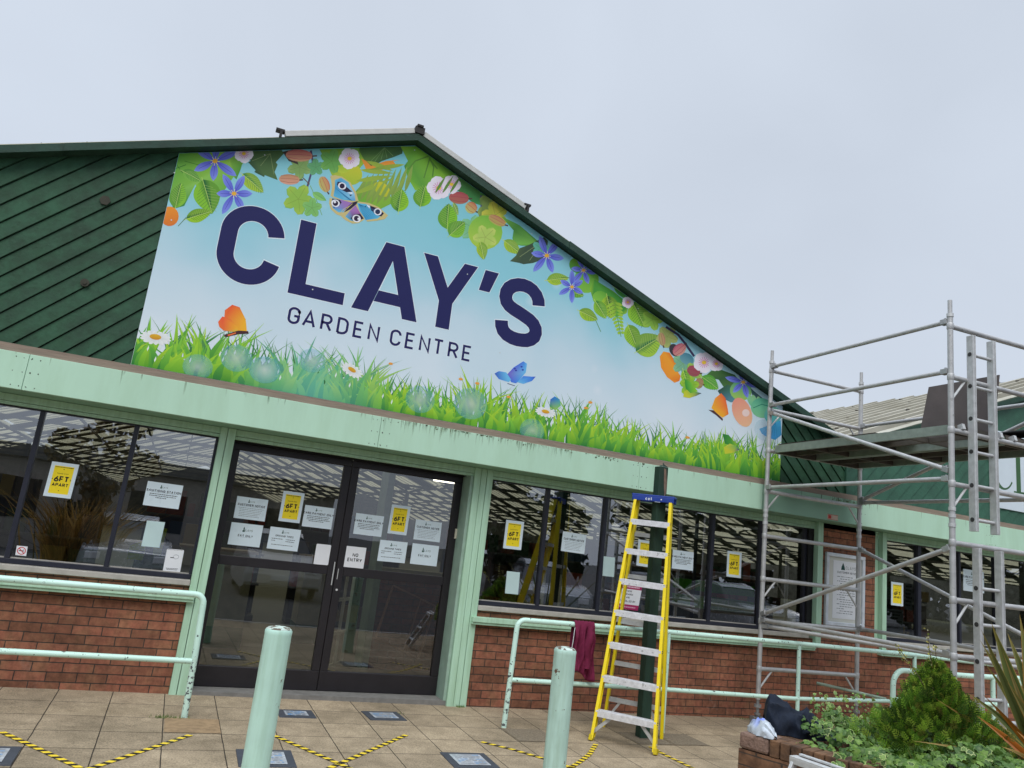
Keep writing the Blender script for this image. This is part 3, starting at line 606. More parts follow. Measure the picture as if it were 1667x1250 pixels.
def _g():
    U = lambda *p: list(p)
    G_['A'] = (.62, [[(0, 0), (.31, 1), (.62, 0)], [(.11, .3), (.51, .3)]])
    G_['B'] = (.52, [[(0, 0), (0, 1), (.3, 1)]+arc(.3, .76, .2, .24, 90, -90)+[(0, .52)], [(.3, .52)]+arc(.3, .26, .22, .26, 90, -90)+[(0, 0)]])
    G_['C'] = (.54, [[(.54, .72)]+arc(.27, .73, .27, .27, 0, 180)+arc(.27, .27, .27, .27, 180, 360)+[(.54, .28)]])
    G_['D'] = (.54, [[(0, 0), (0, 1), (.22, 1)]+arc(.22, .68, .32, .32, 90, 0)+arc(.22, .32, .32, .32, 0, -90)+[(0, 0)]])
    G_['E'] = (.46, [[(.46, 1), (0, 1), (0, 0), (.46, 0)], [(0, .52), (.40, .52)]])
    G_['F'] = (.44, [[(.44, 1), (0, 1), (0, 0)], [(0, .5), (.38, .5)]])
    G_['G'] = (.54, [[(.54, .74)]+arc(.27, .73, .27, .27, 0, 180)+arc(.27, .27, .27, .27, 180, 360)+[(.54, .48), (.28, .48)]])
    G_['H'] = (.54, [[(0, 0), (0, 1)], [(.54, 0), (.54, 1)], [(0, .5), (.54, .5)]])
    G_['I'] = (.04, [[(.02, 0), (.02, 1)]])
    G_['K'] = (.54, [[(0, 0), (0, 1)], [(.52, 1), (0, .42)], [(.16, .58), (.54, 0)]])
    G_['L'] = (.44, [[(0, 1), (0, 0), (.44, 0)]])
    G_['M'] = (.68, [[(0, 0), (0, 1), (.34, .35), (.68, 1), (.68, 0)]])
    G_['N'] = (.54, [[(0, 0), (0, 1), (.54, 0), (.54, 1)]])
    G_['O'] = (.54, [arc(.27, .73, .27, .27, 0, 180)+arc(.27, .27, .27, .27, 180, 360)+[(.54, .73)]])
    G_['P'] = (.52, [[(0, 0), (0, 1), (.28, 1)]+arc(.28, .74, .24, .26, 90, -90)+[(0, .48)]])
    G_['R'] = (.54, [[(0, 0), (0, 1), (.28, 1)]+arc(.28, .74, .24, .26, 90, -90)+[(0, .48)], [(.27, .48), (.54, 0)]])
    G_['S'] = (.50, [[(.49, .76)]+arc(.25, .76, .23, .24, 5, 200, 10)+[(.2, .55), (.33, .46)]+arc(.25, .25, .24, .25, 40, -175, 12)])
    G_['T'] = (.54, [[(0, 1), (.54, 1)], [(.27, 1), (.27, 0)]])
    G_['U'] = (.54, [[(0, 1)]+arc(.27, .27, .27, .27, 180, 360)+[(.54, 1)]])
    G_['V'] = (.58, [[(0, 1), (.29, 0), (.58, 1)]])
    G_['Y'] = (.58, [[(0, 1), (.29, .44), (.58, 1)], [(.29, .44), (.29, 0)]])
    G_['Z'] = (.5, [[(0, 1), (.5, 1), (0, 0), (.5, 0)]])
    G_['6'] = (.5, [[(.42, 1), (.12, .58)]+arc(.25, .27, .25, .27, 150, 510, 18)])
    G_["'"] = (.1, [[(.08, 1), (.03, .72)]])
    G_['<'] = (.3, [[(.3, .85), (0, .5), (.3, .15)]]); G_['>'] = (.3, [[(0, .85), (.3, .5), (0, .15)]])
    G_['^'] = (.5, [[(0, 0), (.25, .35), (.5, 0)]]); G_['v'] = (.5, [[(0, .35), (.25, 0), (.5, .35)]])
_g()
def text_quads(s, h, w, x=0., z=0., gap=.22, cen=False, space=.45):
    sw = w/h; tot = sum((space if c == ' ' else G_[c][0]+gap+sw) for c in s)-gap
    cx = x-tot*h/2 if cen else x; q = []
    for c in s:
        if c == ' ': cx += space*h; continue
        gw, sts = G_[c]
        for st in sts: q += ribbon([(cx+(sw/2+a)*h, z+w/2+e*(h-w)) for a, e in st], w)
        cx += (gw+sw+gap)*h
    return q

# ================================================================== THE BIG SIGN
SIGN = thing('shop_sign', "large printed sign on the gable reading CLAY'S GARDEN CENTRE over grass, leaves, flowers and butterflies", 'sign', (3.0, -.3, 2.7))
YS = -.302
SX0, SX1 = -.587, 6.535
REG = [(SX0, 2.695), (SX1, 2.695), (SX1, vz(SX1)-.012), (AX, AZ-.012), (SX0, vz(SX0)-.012)]
REGA = [(SX0+.002, 2.697), (SX1-.002, 2.697), (SX1-.002, vz(SX1)-.014), (AX, AZ-.014), (SX0+.002, vz(SX0)-.014)]
def panel_mat():
    m = bpy.data.materials.new('sign_sky_print'); m.use_nodes = True; t = m.node_tree; n = t.nodes; l = t.links
    b = n['Principled BSDF']; b.inputs['Roughness'].default_value = .5; b.inputs['Specular IOR Level'].default_value = .3
    g = n.new('ShaderNodeTexCoord'); s = n.new('ShaderNodeSeparateXYZ'); l.new(g.outputs['Object'], s.inputs[0])
    nz = n.new('ShaderNodeTexNoise'); nz.inputs['Scale'].default_value = .9; nz.inputs['Detail'].default_value = 2; l.new(g.outputs['Object'], nz.inputs['Vector'])
    a = n.new('ShaderNodeMath'); a.operation = 'MULTIPLY_ADD'; a.inputs[1].default_value = 1.5; l.new(nz.outputs[0], a.inputs[0]); l.new(s.outputs[2], a.inputs[2])
    mr_ = n.new('ShaderNodeMapRange'); mr_.inputs[1].default_value = 3.6; mr_.inputs[2].default_value = 6.0; l.new(a.outputs[0], mr_.inputs[0])
    rp = n.new('ShaderNodeValToRGB'); l.new(mr_.outputs[0], rp.inputs[0]); e = rp.color_ramp.elements
    e[0].position = 0; e[0].color = rgb(222, 232, 240, 1.0); e[1].position = 1; e[1].color = rgb(122, 200, 210, 1.0)
    x = e.new(.35); x.color = rgb(196, 220, 232, 1.0); x = e.new(.62); x.color = rgb(146, 206, 220, 1.0)
    v = n.new('ShaderNodeTexVoronoi'); v.inputs['Scale'].default_value = 2.3; l.new(g.outputs['Object'], v.inputs['Vector'])
    r2 = n.new('ShaderNodeValToRGB'); l.new(v.outputs['Distance'], r2.inputs[0]); r2.color_ramp.elements[0].position = 0.0; r2.color_ramp.elements[0].color = (.9, .9, .9, 1); r2.color_ramp.elements[1].position = .16; r2.color_ramp.elements[1].color = (0, 0, 0, 1)
    q = n.new('ShaderNodeMath'); q.operation = 'MULTIPLY'; q.inputs[1].default_value = .42; l.new(r2.outputs[0], q.inputs[0])
    mm = n.new('ShaderNodeMix'); mm.data_type = 'RGBA'; l.new(q.outputs[0], mm.inputs[0]); l.new(rp.outputs[0], mm.inputs[6]); mm.inputs[7].default_value = (.80, .84, .90, 1)
    l.new(mm.outputs[2], b.inputs['Base Color']); return m
MB().prism(REG, YS, YS+.006).build('sign_panel', panel_mat(), SIGN)
PRINT = vcol_mat('print_ink', .6, .2)
_dep = [0]
CELL = .015; LG_ = np.zeros((600, 260), dtype=np.int32)
def cells(q):
    xs = [p[0] for p in q]; zs = [p[1] for p in q]
    return max(int((min(xs)+1)/CELL), 0), int((max(xs)+1)/CELL)+1, max(int((min(zs)-2)/CELL), 0), int((max(zs)-2)/CELL)+1
class Art:
    def __init__(s, reg=None): s.m = MB(); s.reg = reg or REGA
    def group(s, items, world=False):
        """shapes that do not overlap each other, printed in one pass"""
        out_ = []; L_ = 0
        for pts, cols in items:
            if not isinstance(cols[0], (tuple, list)): cols = [cols]*len(pts)
            if world: q = [(p[0], p[1], c) for p, c in zip(pts, cols)]
            else:
                q = []
                for p, c in zip(pts, cols):
                    w = onY(p[0], p[1], YS); q.append((w[0], w[2], c))
            ar = sum(q[i][0]*q[(i+1) % len(q)][1]-q[(i+1) % len(q)][0]*q[i][1] for i in range(len(q)))
            if ar < 0: q = q[::-1]
            q = clip(q, s.reg)
            if len(q) < 3: continue
            a, b, c, d = cells(q); sl = LG_[a:b, c:d]; L_ = max(L_, int(sl.max()) if sl.size else 0); out_.append((q, (a, b, c, d)))
        L_ += 1; _dep[0] = max(_dep[0], L_); y = YS-.0004-L_*1.4e-5
        for q, (a, b, c, d) in out_:
            LG_[a:b, c:d] = L_; s.m._add([(u, y, v) for u, v, _ in q], [tuple(range(len(q)))], [k for _, _, k in q])
    def poly(s, pts, cols, world=False): s.group([(pts, cols)], world)
    def build(s, name, parent=SIGN):
        o = s.m.build(name, PRINT, parent) if s.m.f else None; s.m = MB(); return o
def C(r, g, b_): return rgb(r, g, b_, 1.0)
def mixc(a, c, t): return tuple(a[i]*(1-t)+c[i]*t for i in range(4))
def rot(pts, cx, cy, ang):
    c, s = math.cos(math.radians(ang)), math.sin(math.radians(ang)); return [(cx+x*c-y*s, cy+x*s+y*c) for x, y in pts]
def strokes(A, pts, w, c, world=False): A.group([(q, c) for q in ribbon(pts, w)], world)
def leafp(A, cx, cy, Ln, Wd, ang, c1=(60, 140, 60), c2=(150, 200, 70), veins=True, jag=0, stem=True):
    c1, c2 = mixc(C(*c1), C(20, 60, 30), .28), mixc(C(*c2), C(90, 150, 50), .15); n = 12
    up, dn = [], []
    for i in range(n+1):
        t = i/n; x = (t-.5)*Ln; h = Wd/2*(math.sin(math.pi*t**.8))**.85*(1 if t < .97 else .3); j = (jag*Wd*.06 if i % 2 else 0)
        up.append((x, -h-j)); dn.append((x, h+j))
    mid = [((i/n-.5)*Ln, 0) for i in range(n+1)]
    for side, pts, a, b2 in ((0, up, c1, mixc(c1, c2, .55)), (1, dn, mixc(c1, c2, .35), c2)):
        poly = rot(pts, cx, cy, ang)+rot(mid, cx, cy, ang)[::-1]
        A.poly(poly, [b2]*len(pts)+[a]*len(mid))
    vc = mixc(c2, C(226, 236, 150), .45)
    if veins:
        gi = []
        for k in range(2, 11, 1 if Ln > 28 else 2):
            t = k/n; x = (t-.5)*Ln; h = Wd/2*math.sin(math.pi*t**.8)
            for sg in (-1, 1):
                x2 = x+Ln*.13; y2 = sg*h*.82
                gi += [(q, mixc(vc, c1, .35) if sg < 0 else mixc(c1, c2, .15)) for q in ribbon(rot([(x, 0), (x2, y2)], cx, cy, ang), .55)]
        A.group(gi)
        strokes(A, rot([(-Ln*.5-(4 if stem else 0), 1), (0, 0), (Ln*.47, 0)], cx, cy, ang), .9, vc)
def ell(A, cx, cy, rx, ry, ang, c, c2=None, n=18, a0=0, a1=360):
    pts = rot([(rx*math.cos(math.radians(a0+(a1-a0)*i/n)), ry*math.sin(math.radians(a0+(a1-a0)*i/n))) for i in range(n if a1-a0 == 360 else n+1)], cx, cy, ang)
    if c2:
        cs = [mixc(c, c2, .5+.5*math.sin(2*math.pi*i/n)) for i in range(len(pts))]; A.poly(pts, cs)
    else: A.poly(pts, c)
def petal(A, cx, cy, L_, W_, ang, c, c2, pointy=True):
    n = 7; prof = [(L_*t, W_/2*(math.sin(math.pi*t**(1.2 if pointy else 1.6))**(.8 if pointy else .6))) for t in [i/n for i in range(n+1)]]
    up = rot([(x, -h) for x, h in prof], cx, cy, ang); dn = rot([(x, h) for x, h in prof[1:-1]], cx, cy, ang)
    A.poly(up+dn[::-1], [mixc(c2, c, i/n) for i in range(n+1)]+[mixc(c2, mixc(c, c2, .4), i/n) for i in range(1, n)][::-1])
def clematis(A, cx, cy, r, a0=20, k=6):
    angs = [a0+i*360/k for i in range(k)]
    for a in angs:
        s = .78+.3*((math.sin(a*3.1)+1)/2); petal(A, cx, cy, r*s*1.1, r*.36, a, C(136, 152, 236), C(86, 92, 204))
        strokes(A, rot([(2, 0), (r*s*.85, 0)], cx, cy, a), .7, C(78, 80, 176))
    for a in range(0, 360, 45):
        strokes(A, rot([(0, 0), (r*.22, 0)], cx, cy, a+10), .8, C(236, 222, 200))
    ell(A, cx, cy, r*.12, r*.1, 0, C(230, 176, 60))
def blossom(A, cx, cy, r, a0=10):
    for i in range(5):
        a = a0+i*72; petal(A, cx, cy, r, r*.98, a, C(240, 240, 248), C(232, 214, 234), False)
    for i in range(15):
        strokes(A, rot([(r*.1, 0), (r*.5, 0)], cx, cy, a0+i*24), .7, C(206, 96, 160))
    ell(A, cx, cy, r*.2, r*.17, 0, C(240, 200, 70))
def daisy(A, cx, cy, r, tilt=.42, rotn=8):
    n = 14
    for i in range(n):
        a = i*360/n+7; ln = math.hypot(math.cos(math.radians(a)), tilt*math.sin(math.radians(a)))*r
        aa = math.degrees(math.atan2(tilt*math.sin(math.radians(a)), math.cos(math.radians(a))))
        petal(A, cx, cy, ln, r*.3*(.55+.45*abs(math.sin(math.radians(a)))), aa+rotn, C(242, 244, 244), C(206, 214, 214), False)
    ell(A, cx, cy-r*.06, r*.36, r*.17, rotn, C(226, 180, 50), C(206, 140, 40))
def bud(A, cx, cy, L_, W_, ang, c1=(196, 110, 110), c2=(206, 196, 120)):
    c1, c2 = C(*c1), C(*c2)
    ell(A, cx, cy, L_/2, W_/2, ang, c1, c2)
    for k in (-.3, -.05, .2):
        strokes(A, rot([(-L_*.42, k*W_), (0, k*W_*1.5), (L_*.42, k*W_)], cx, cy, ang), .9, mixc(c1, C(140, 60, 70), .35) if k else mixc(c2, C(240, 220, 170), .5))
    strokes(A, rot([(L_*.48, 0), (L_*.66, -1)], cx, cy, ang), 2.2, C(92, 60, 60))
def lobed(A, cx, cy, r, ang, c1, c2, n=5):
    pts = []; N_ = 40
    for i in range(N_):
        a = i/N_*360; rr = r*(.62+.38*abs(math.cos(math.radians(a*n/2))))*(1+.05*(i % 2)); pts.append((rr*math.cos(math.radians(a)), rr*math.sin(math.radians(a))))
    A.poly(rot(pts, cx, cy, ang), [mixc(C(*c1), C(*c2), (i % 8)/8) for i in range(N_)])
    for k in range(n): strokes(A, rot([(0, 0), (r*.85*math.cos(math.radians(k*360/n)), r*.85*math.sin(math.radians(k*360/n)))], cx, cy, ang), .7, mixc(C(*c1), C(70, 110, 50), .5))

# ---- foliage along the top of the sign
A = Art()
LG = (150, 200, 74); MG = (96, 170, 66); DG = (62, 92, 62)
A.poly([(287, 248), (400, 244), (398, 262), (372, 300), (352, 330), (330, 325), (318, 300), (300, 335), (282, 340), (276, 320)], [C(*MG), C(*LG), C(*LG), C(110, 176, 70), C(120, 180, 66), C(90, 160, 60), C(140, 196, 90), C(60, 140, 66), C(50, 130, 60), C(120, 180, 70)])
strokes(A, [(300, 262), (322, 268), (350, 262)], 1, C(70, 130, 50)); strokes(A, [(284, 275), (303, 268)], 1.2, C(60, 120, 50)); strokes(A, [(283, 262), (300, 285)], 1, C(60, 120, 50))
A.poly([(372, 246), (400, 246), (392, 275), (385, 292), (376, 284)], [C(150, 200, 80), C(104, 160, 60), C(96, 160, 60), C(80, 150, 60), C(150, 200, 80)])
leafp(A, 290, 318, 42, 28, -75, (26, 110, 62), (140, 200, 60)); leafp(A, 312, 286, 34, 18, 30, (50, 140, 60), (130, 190, 80))
leafp(A, 338, 320, 58, 44, 75, (24, 108, 64), (140, 200, 56)); leafp(A, 324, 350, 44, 22, -16, (30, 112, 54), (160, 206, 50)); strokes(A, [(303, 354), (290, 368)], 1, C(70, 110, 60))
leafp(A, 412, 298, 46, 24, 42, (50, 146, 84), (176, 206, 66))
ell(A, 276, 352, 15, 16, 0, C(240, 150, 50), C(222, 120, 50))
A.poly([(402, 250), (408, 262), (404, 264), (416, 277), (414, 280), (430, 288), (431, 285), (452, 293), (450, 287), (447, 280), (452, 268), (449, 264), (462, 250), (458, 243), (408, 245)], [C(*DG)]*6+[C(80, 112, 66)]*5+[C(74, 104, 62)]*4)
for e in ((410, 262), (424, 270), (446, 284)): strokes(A, [(440, 250), e], .8, C(130, 150, 100))
A.poly([(520, 243), (600, 240), (596, 262), (570, 292), (556, 300), (540, 285), (530, 262)], [C(120, 170, 66), C(110, 170, 60), C(150, 190, 60), C(200, 204, 60), C(190, 200, 70), C(150, 190, 60), C(110, 170, 60)])
ell(A, 572, 284, 18, 17, 10, C(206, 206, 60), C(164, 190, 60)); ell(A, 558, 272, 12, 10, 0, C(150, 190, 60), C(190, 206, 66))
A.poly([(584, 245), (594, 262), (600, 274), (608, 270), (622, 262), (640, 256), (655, 250), (656, 238), (586, 240)], [C(92, 132, 60)]*3+[C(66, 102, 60)]*6)
for k in range(5): strokes(A, [(626, 240), (600+k*10, 266-k*3)], .7, C(120, 160, 96))
A.poly([(588, 258), (596, 276), (608, 280), (646, 270), (640, 262), (652, 260), (628, 262), (604, 270), (596, 262)], C(232, 150, 60))
# apex leaf and palm fronds
A.poly([(652, 238), (682, 238), (752, 288), (740, 296), (728, 292), (712, 312), (700, 318), (690, 306), (676, 310), (664, 290), (658, 270), (664, 262)], [C(140, 194, 60), C(110, 176, 56), C(64, 124, 50), C(96, 158, 60)]*3)
for p in ([(700, 256), (696, 270), (690, 290)], [(700, 258), (706, 272), (704, 288)], [(698, 254), (676, 262), (664, 276)], [(700, 260), (712, 275)]): strokes(A, p, 2.2, C(92, 140, 56))
A.poly([(570, 330), (560, 346), (600, 350), (640, 330), (628, 300), (596, 292), (580, 310)], [C(110, 180, 66), C(130, 186, 60), C(120, 176, 60), C(130, 180, 60), C(150, 190, 60), C(150, 190, 60), C(110, 170, 60)])
for k in range(9):
    x0 = 600+k*9; y0 = 284-k*2; a = 118-k*1.5; ln = 62-abs(k-4)*4
    petal(A, x0, y0, ln, 7.5, a, C(128, 154, 72), C(140, 170, 80))
for k in range(4): petal(A, 640, 290-k*4, 70-k*8, 8, 180+14*k-22, C(160, 184, 66), C(146, 172, 70))
petal(A, 600, 276, 60, 7, -8, C(160, 184, 66), C(130, 160, 70)); ell(A, 622, 308, 15, 10, 40, C(206, 200, 50), C(180, 190, 50))
for k in range(5): petal(A, 618+k*11, 292-k*2, 48, 5.5, 120, C(128, 156, 72), C(150, 178, 80))
leafp(A, 651, 326, 38, 30, -80, (22, 112, 66), (150, 206, 50)); leafp(A, 688, 319, 36, 30, -75, (36, 118, 60), (140, 200, 50))
# gooseberry leaves and twigs, left
strokes(A, [(506, 245), (509, 262), (506, 284), (500, 305)], 3.2, C(84, 74, 110)); strokes(A, [(504, 300), (490, 286), (478, 274)], 1.6, C(110, 90, 70)); strokes(A, [(505, 302), (514, 322), (524, 350)], 1, C(120, 170, 90))
lobed(A, 488, 272, 20, 20, (150, 180, 110), (104, 150, 80)); lobed(A, 514, 272, 14, 50, (110, 176, 130), (90, 160, 90)); lobed(A, 486, 324, 25, 12, (170, 200, 80), (120, 180, 80)); lobed(A, 508, 338, 16, 60, (140, 196, 110), (110, 180, 100))
lobed(A, 540, 262, 20, 0, (120, 180, 90), (90, 160, 80)); leafp(A, 520, 320, 26, 12, 30, (120, 190, 110), (150, 210, 120), False)
A.poly([(460, 247), (478, 243), (486, 268), (470, 262)], C(70, 60, 56))
bud(A, 487, 253, 44, 20, 3, (204, 110, 110), (206, 160, 120)); bud(A, 471, 292, 34, 17, 4, (190, 140, 100), (220, 160, 140)); bud(A, 528, 300, 27, 17, 68, (206, 130, 100), (190, 196, 110)); bud(A, 553, 295, 34, 12, 28, (196, 96, 106), (200, 150, 90))
# right of the apex
A.poly([(742, 282), (790, 316), (800, 340), (770, 330), (745, 310)], [C(84, 130, 66), C(70, 130, 60), C(110, 170, 110), C(60, 140, 80), C(70, 120, 60)])
strokes(A, [(783, 318), (784, 345), (790, 360)], 3, C(90, 80, 120)); lobed(A, 800, 338, 24, 10, (150, 170, 90), (80, 120, 60)); lobed(A, 770, 372, 22, 0, (140, 200, 160), (110, 180, 110)); lobed(A, 806, 350, 22, 40, (206, 200, 80), (150, 180, 60))
leafp(A, 729, 352, 42, 32, -85, (22, 112, 70), (140, 204, 50)); leafp(A, 744, 372, 34, 28, -40, (26, 116, 64), (140, 200, 60))
ell(A, 790, 378, 28, 28, 20, C(120, 186, 70), C(176, 206, 80)); lobed(A, 790, 386, 20, 30, (200, 214, 110), (150, 196, 90)); leafp(A, 785, 408, 30, 18, 80, (60, 150, 80), (180, 206, 60)); leafp(A, 742, 340, 22, 8, 70, (120, 160, 90), (140, 180, 90))
A.poly([(816, 352), (845, 366), (880, 396), (872, 396), (858, 400), (850, 400), (838, 398), (834, 388), (836, 375)], [C(120, 184, 80), C(90, 160, 70), C(70, 130, 60)]*3)
leafp(A, 834, 402, 34, 20, 40, (50, 150, 90), (180, 206, 60))
A.poly([(830, 425), (840, 416), (846, 404), (862, 398), (886, 386), (892, 392), (890, 414), (884, 422), (868, 428), (852, 430), (846, 428)], [C(78, 96, 66)]*3+[C(64, 84, 66)]*8)
for e in ((846, 418), (862, 424)): strokes(A, [(884, 392), e], .8, C(140, 156, 110))
bud(A, 747, 322, 33, 20, 6, (180, 80, 90), (170, 110, 90)); bud(A, 767, 338, 20, 19, 40, (204, 120, 90), (190, 200, 120)); bud(A, 809, 359, 30, 15, 28, (206, 140, 110), (180, 180, 90))
lobed(A, 880, 404, 14, 0, (110, 190, 170), (90, 170, 140))
ell(A, 955, 455, 20, 22, 0, C(104, 176, 70), C(130, 190, 70)); ell(A, 940, 432, 14, 12, 30, C(130, 180, 60), C(60, 140, 60)); leafp(A, 908, 454, 36, 20, -5, (60, 156, 76), (180, 206, 60)); strokes(A, [(914, 452), (934, 452)], 1, C(80, 120, 60)); leafp(A, 940, 478, 22, 14, 20, (20, 112, 64), (120, 180, 60))
A.poly([(968, 455), (1000, 475), (1024, 495), (1020, 510), (1004, 516), (990, 512), (966, 490), (960, 470)], [C(90, 170, 66), C(120, 180, 60), C(60, 140, 60), C(150, 196, 60)]*2)
ell(A, 978, 486, 14, 12, 30, C(110, 180, 66), C(140, 200, 76)); leafp(A, 992, 500, 38, 28, 80, (18, 100, 56), (170, 206, 60)); leafp(A, 978, 504, 34, 20, 60, (60, 150, 70), (150, 200, 60))
leafp(A, 958, 513, 34, 20, 28, (34, 120, 60), (170, 206, 60)); strokes(A, [(970, 522), (978, 540)], 1, C(90, 140, 60))
for k in range(9):
    for sg in (-1, 1): petal(A, 1000+k*1.3, 492+k*6, 15-k*1.1, 5, 90-sg*62-5, C(170, 204, 70), C(140, 190, 60))
strokes(A, [(1000, 488), (1011, 548)], 1.2, C(110, 170, 60)); leafp(A, 1016, 478, 40, 14, 35, (50, 140, 90), (80, 160, 80))
leafp(A, 1040, 512, 46, 34, 65, (20, 112, 64), (150, 204, 60)); leafp(A, 1030, 548, 42, 26, 70, (20, 112, 64), (160, 204, 60)); leafp(A, 1056, 560, 48, 40, -30, (22, 120, 80), (170, 206, 70)); lobed(A, 1062, 520, 18, 0, (160, 200, 80), (120, 180, 70)); lobed(A, 1086, 548, 18, 20, (180, 190, 110), (130, 150, 90))
strokes(A, [(1084, 532), (1104, 545), (1116, 560), (1130, 580)], 3.6, C(64, 56, 90)); bud(A, 1077, 552, 22, 12, 78, (190, 140, 110), (180, 180, 110))
A.poly([(1074, 580), (1080, 572), (1090, 574), (1098, 586), (1106, 596), (1104, 606), (1108, 612), (1106, 620), (1098, 623), (1086, 614), (1076, 598)], [C(240, 150, 40), C(240, 160, 50), C(236, 130, 40), C(230, 120, 40)]*2+[C(240, 150, 50)]*3)
lobed(A, 1112, 592, 18, 0, (150, 200, 150), (80, 150, 140)); ell(A, 1118, 584, 12, 9, 30, C(70, 130, 150), C(110, 160, 170)); lobed(A, 1128, 606, 16, 30, (170, 200, 90), (100, 170, 90))
ell(A, 1098, 570, 8, 11, -30, C(64, 60, 66)); bud(A, 1106, 569, 24, 18, -40, (196, 96, 120), (210, 160, 140)); bud(A, 1129, 604, 22, 18, 20, (170, 70, 90), (150, 90, 90))
A.poly([(1148, 612), (1164, 598), (1196, 610), (1204, 620), (1190, 630), (1178, 630), (1170, 618), (1160, 616)], [C(80, 120, 60), C(70, 120, 60), C(60, 100, 60), C(50, 90, 60)]*2)
leafp(A, 1156, 623, 34, 22, 38, (40, 150, 80), (120, 190, 60)); bud(A, 1138, 624, 14, 18, 20, (170, 130, 100), (160, 150, 100)); lobed(A, 1122, 628, 16, 60, (170, 206, 60), (80, 170, 60)); leafp(A, 1116, 615, 26, 14, 75, (60, 150, 60), (160, 206, 60))
A.poly([(1168, 636), (1184, 626), (1200, 632), (1210, 650), (1190, 655), (1176, 648)], [C(50, 80, 70), C(60, 100, 80), C(70, 130, 110), C(80, 140, 150), C(90, 140, 160), C(70, 110, 120)])
ell(A, 1206, 636, 18, 16, 10, C(80, 160, 130), C(160, 200, 90)); A.poly([(1222, 632), (1250, 655), (1240, 665), (1226, 650)], C(60, 90, 96))
for k in range(5): ell(A, 1222+k*7, 652+k*3, 4.5, 13, -25+k*8, C(150, 206, 150), C(110, 190, 150))
ell(A, 1240, 664, 18, 16, 20, C(90, 180, 150), C(130, 200, 150)); ell(A, 1258, 676, 14, 14, 0, C(110, 190, 160), C(90, 180, 190)); strokes(A, [(1226, 664), (1240, 658), (1254, 662)], 1.2, C(40, 130, 110))
ell(A, 1208, 671, 15, 25, -22, C(232, 150, 130), C(240, 190, 150)); ell(A, 1214, 672, 6, 6, 0, C(240, 214, 206))
A.build('leaf_print')
# ---- flowers
A = Art()
FL = lambda f, *a: (f(A, *a), A.build('flower_print'))
FL(clematis, 350, 262, 36, 35); FL(clematis, 381, 315, 33, 60); FL(blossom, 397, 250, 16); FL(blossom, 569, 258, 18, 30)
FL(blossom, 714, 306, 20, 40); FL(blossom, 735, 300, 16, 10)
for k in range(3): petal(A, 750-k*12, 286, 34, 4.5, 122, C(96, 140, 66), C(110, 150, 70)); A.build('leaf_print')
FL(clematis, 890, 416, 30, 10); FL(clematis, 950, 440, 24, 70); FL(clematis, 931, 467, 24, 30); FL(blossom, 1022, 492, 10); FL(blossom, 1146, 590, 18, 10); FL(blossom, 1166, 592, 13, 50)
FL(clematis, 1210, 622, 26, 75)
A.build('flower_print')
# ---- grass
A = Art(); rg = random.Random(3)
gcols = [((58, 122, 74), (100, 160, 90)), ((70, 156, 50), (156, 212, 66)), ((96, 180, 44), (184, 220, 60)), ((48, 130, 62), (110, 186, 66)), ((120, 196, 50), (164, 214, 60)), ((84, 168, 54), (140, 206, 70))]
def blade(x, z0, h, lean, w, c0, c1):
    n = 6; Lp, Rp, cs = [], [], []
    for i in range(n+1):
        t = i/n; cx = x+lean*h*(t**1.9); cz = z0+h*t*(1-.18*abs(lean)*t); ww = w*(1-t)**.75*(.55+.9*t*(1-t)*2)+.0008
        Lp.append((cx-ww/2, cz)); Rp.append((cx+ww/2, cz)); cs.append(mixc(c0, c1, t))
    A.poly(Lp+Rp[::-1], cs+cs[::-1], True)
def gtop(x):  # height of the turf along the sign
    return 2.70+.47+.05*math.sin(x*2.3)+.04*math.sin(x*5.1+1)+(.03 if x < .6 else 0)
TEAL = C(110, 190, 180)
BX = 8.0
x = -.62
while x < 6.6:                                     # dark far layer
    h = (gtop(x)-2.7)*rg.uniform(.75, 1.12); c0, c1 = C(34, 96, 60), C(80, 150, 80)
    blade(x, 2.69, h, rg.uniform(-.55, .55), rg.uniform(.02, .035), c0, c1); x += rg.uniform(.02, .045)
def tealed(x, c):
    d = max(0, 1-abs(x-.95)/.75); return mixc(c, TEAL, .62*d)
for layer, (hs, n_, wlo, whi) in enumerate(((1.0, 230, .03, .07), (.85, 270, .04, .09), (.66, 250, .045, .10), (.45, 220, .05, .11))):
    xs = sorted(rg.uniform(-.66, 6.62) for _ in range(n_)); rg.shuffle(xs)
    for x in xs:
        tuft = 1+.22*math.sin(x*7.3+1.3)*math.sin(x*3.1); h = (gtop(x)-2.7)*hs*rg.uniform(.7, 1.15)*tuft
        a, b_ = rg.choice(gcols[1:] if layer else gcols); c0 = tealed(x, mixc(C(*a), C(24, 92, 44), .5 if layer < 2 else .35)); c1 = tealed(x, C(*b_))
        blade(x, 2.685, h, rg.gauss(0, .42), rg.uniform(wlo, whi), c0, c1)
for k in range(26):                                # little white gaps and dew
    x = rg.uniform(-.5, 6.4); z = rg.uniform(2.74, 2.95); A.poly([(x, z), (x+.008, z+.03), (x+.002, z+.055), (x-.008, z+.02)], C(226, 238, 232), True)
A.build('grass_print')
A = Art()
FL(daisy, 253, 550, 27); FL(daisy, 573, 603, 20, .5, 32); FL(daisy, 888, 671, 18, .45, 14)
for (x, y) in ((636, 592), (777, 624), (750, 617), (828, 646), (961, 655), (954, 664), (1119, 712)): FL(ell, x, y, 3.6, 2, 10, C(232, 160, 70))
A.build('flower_print')
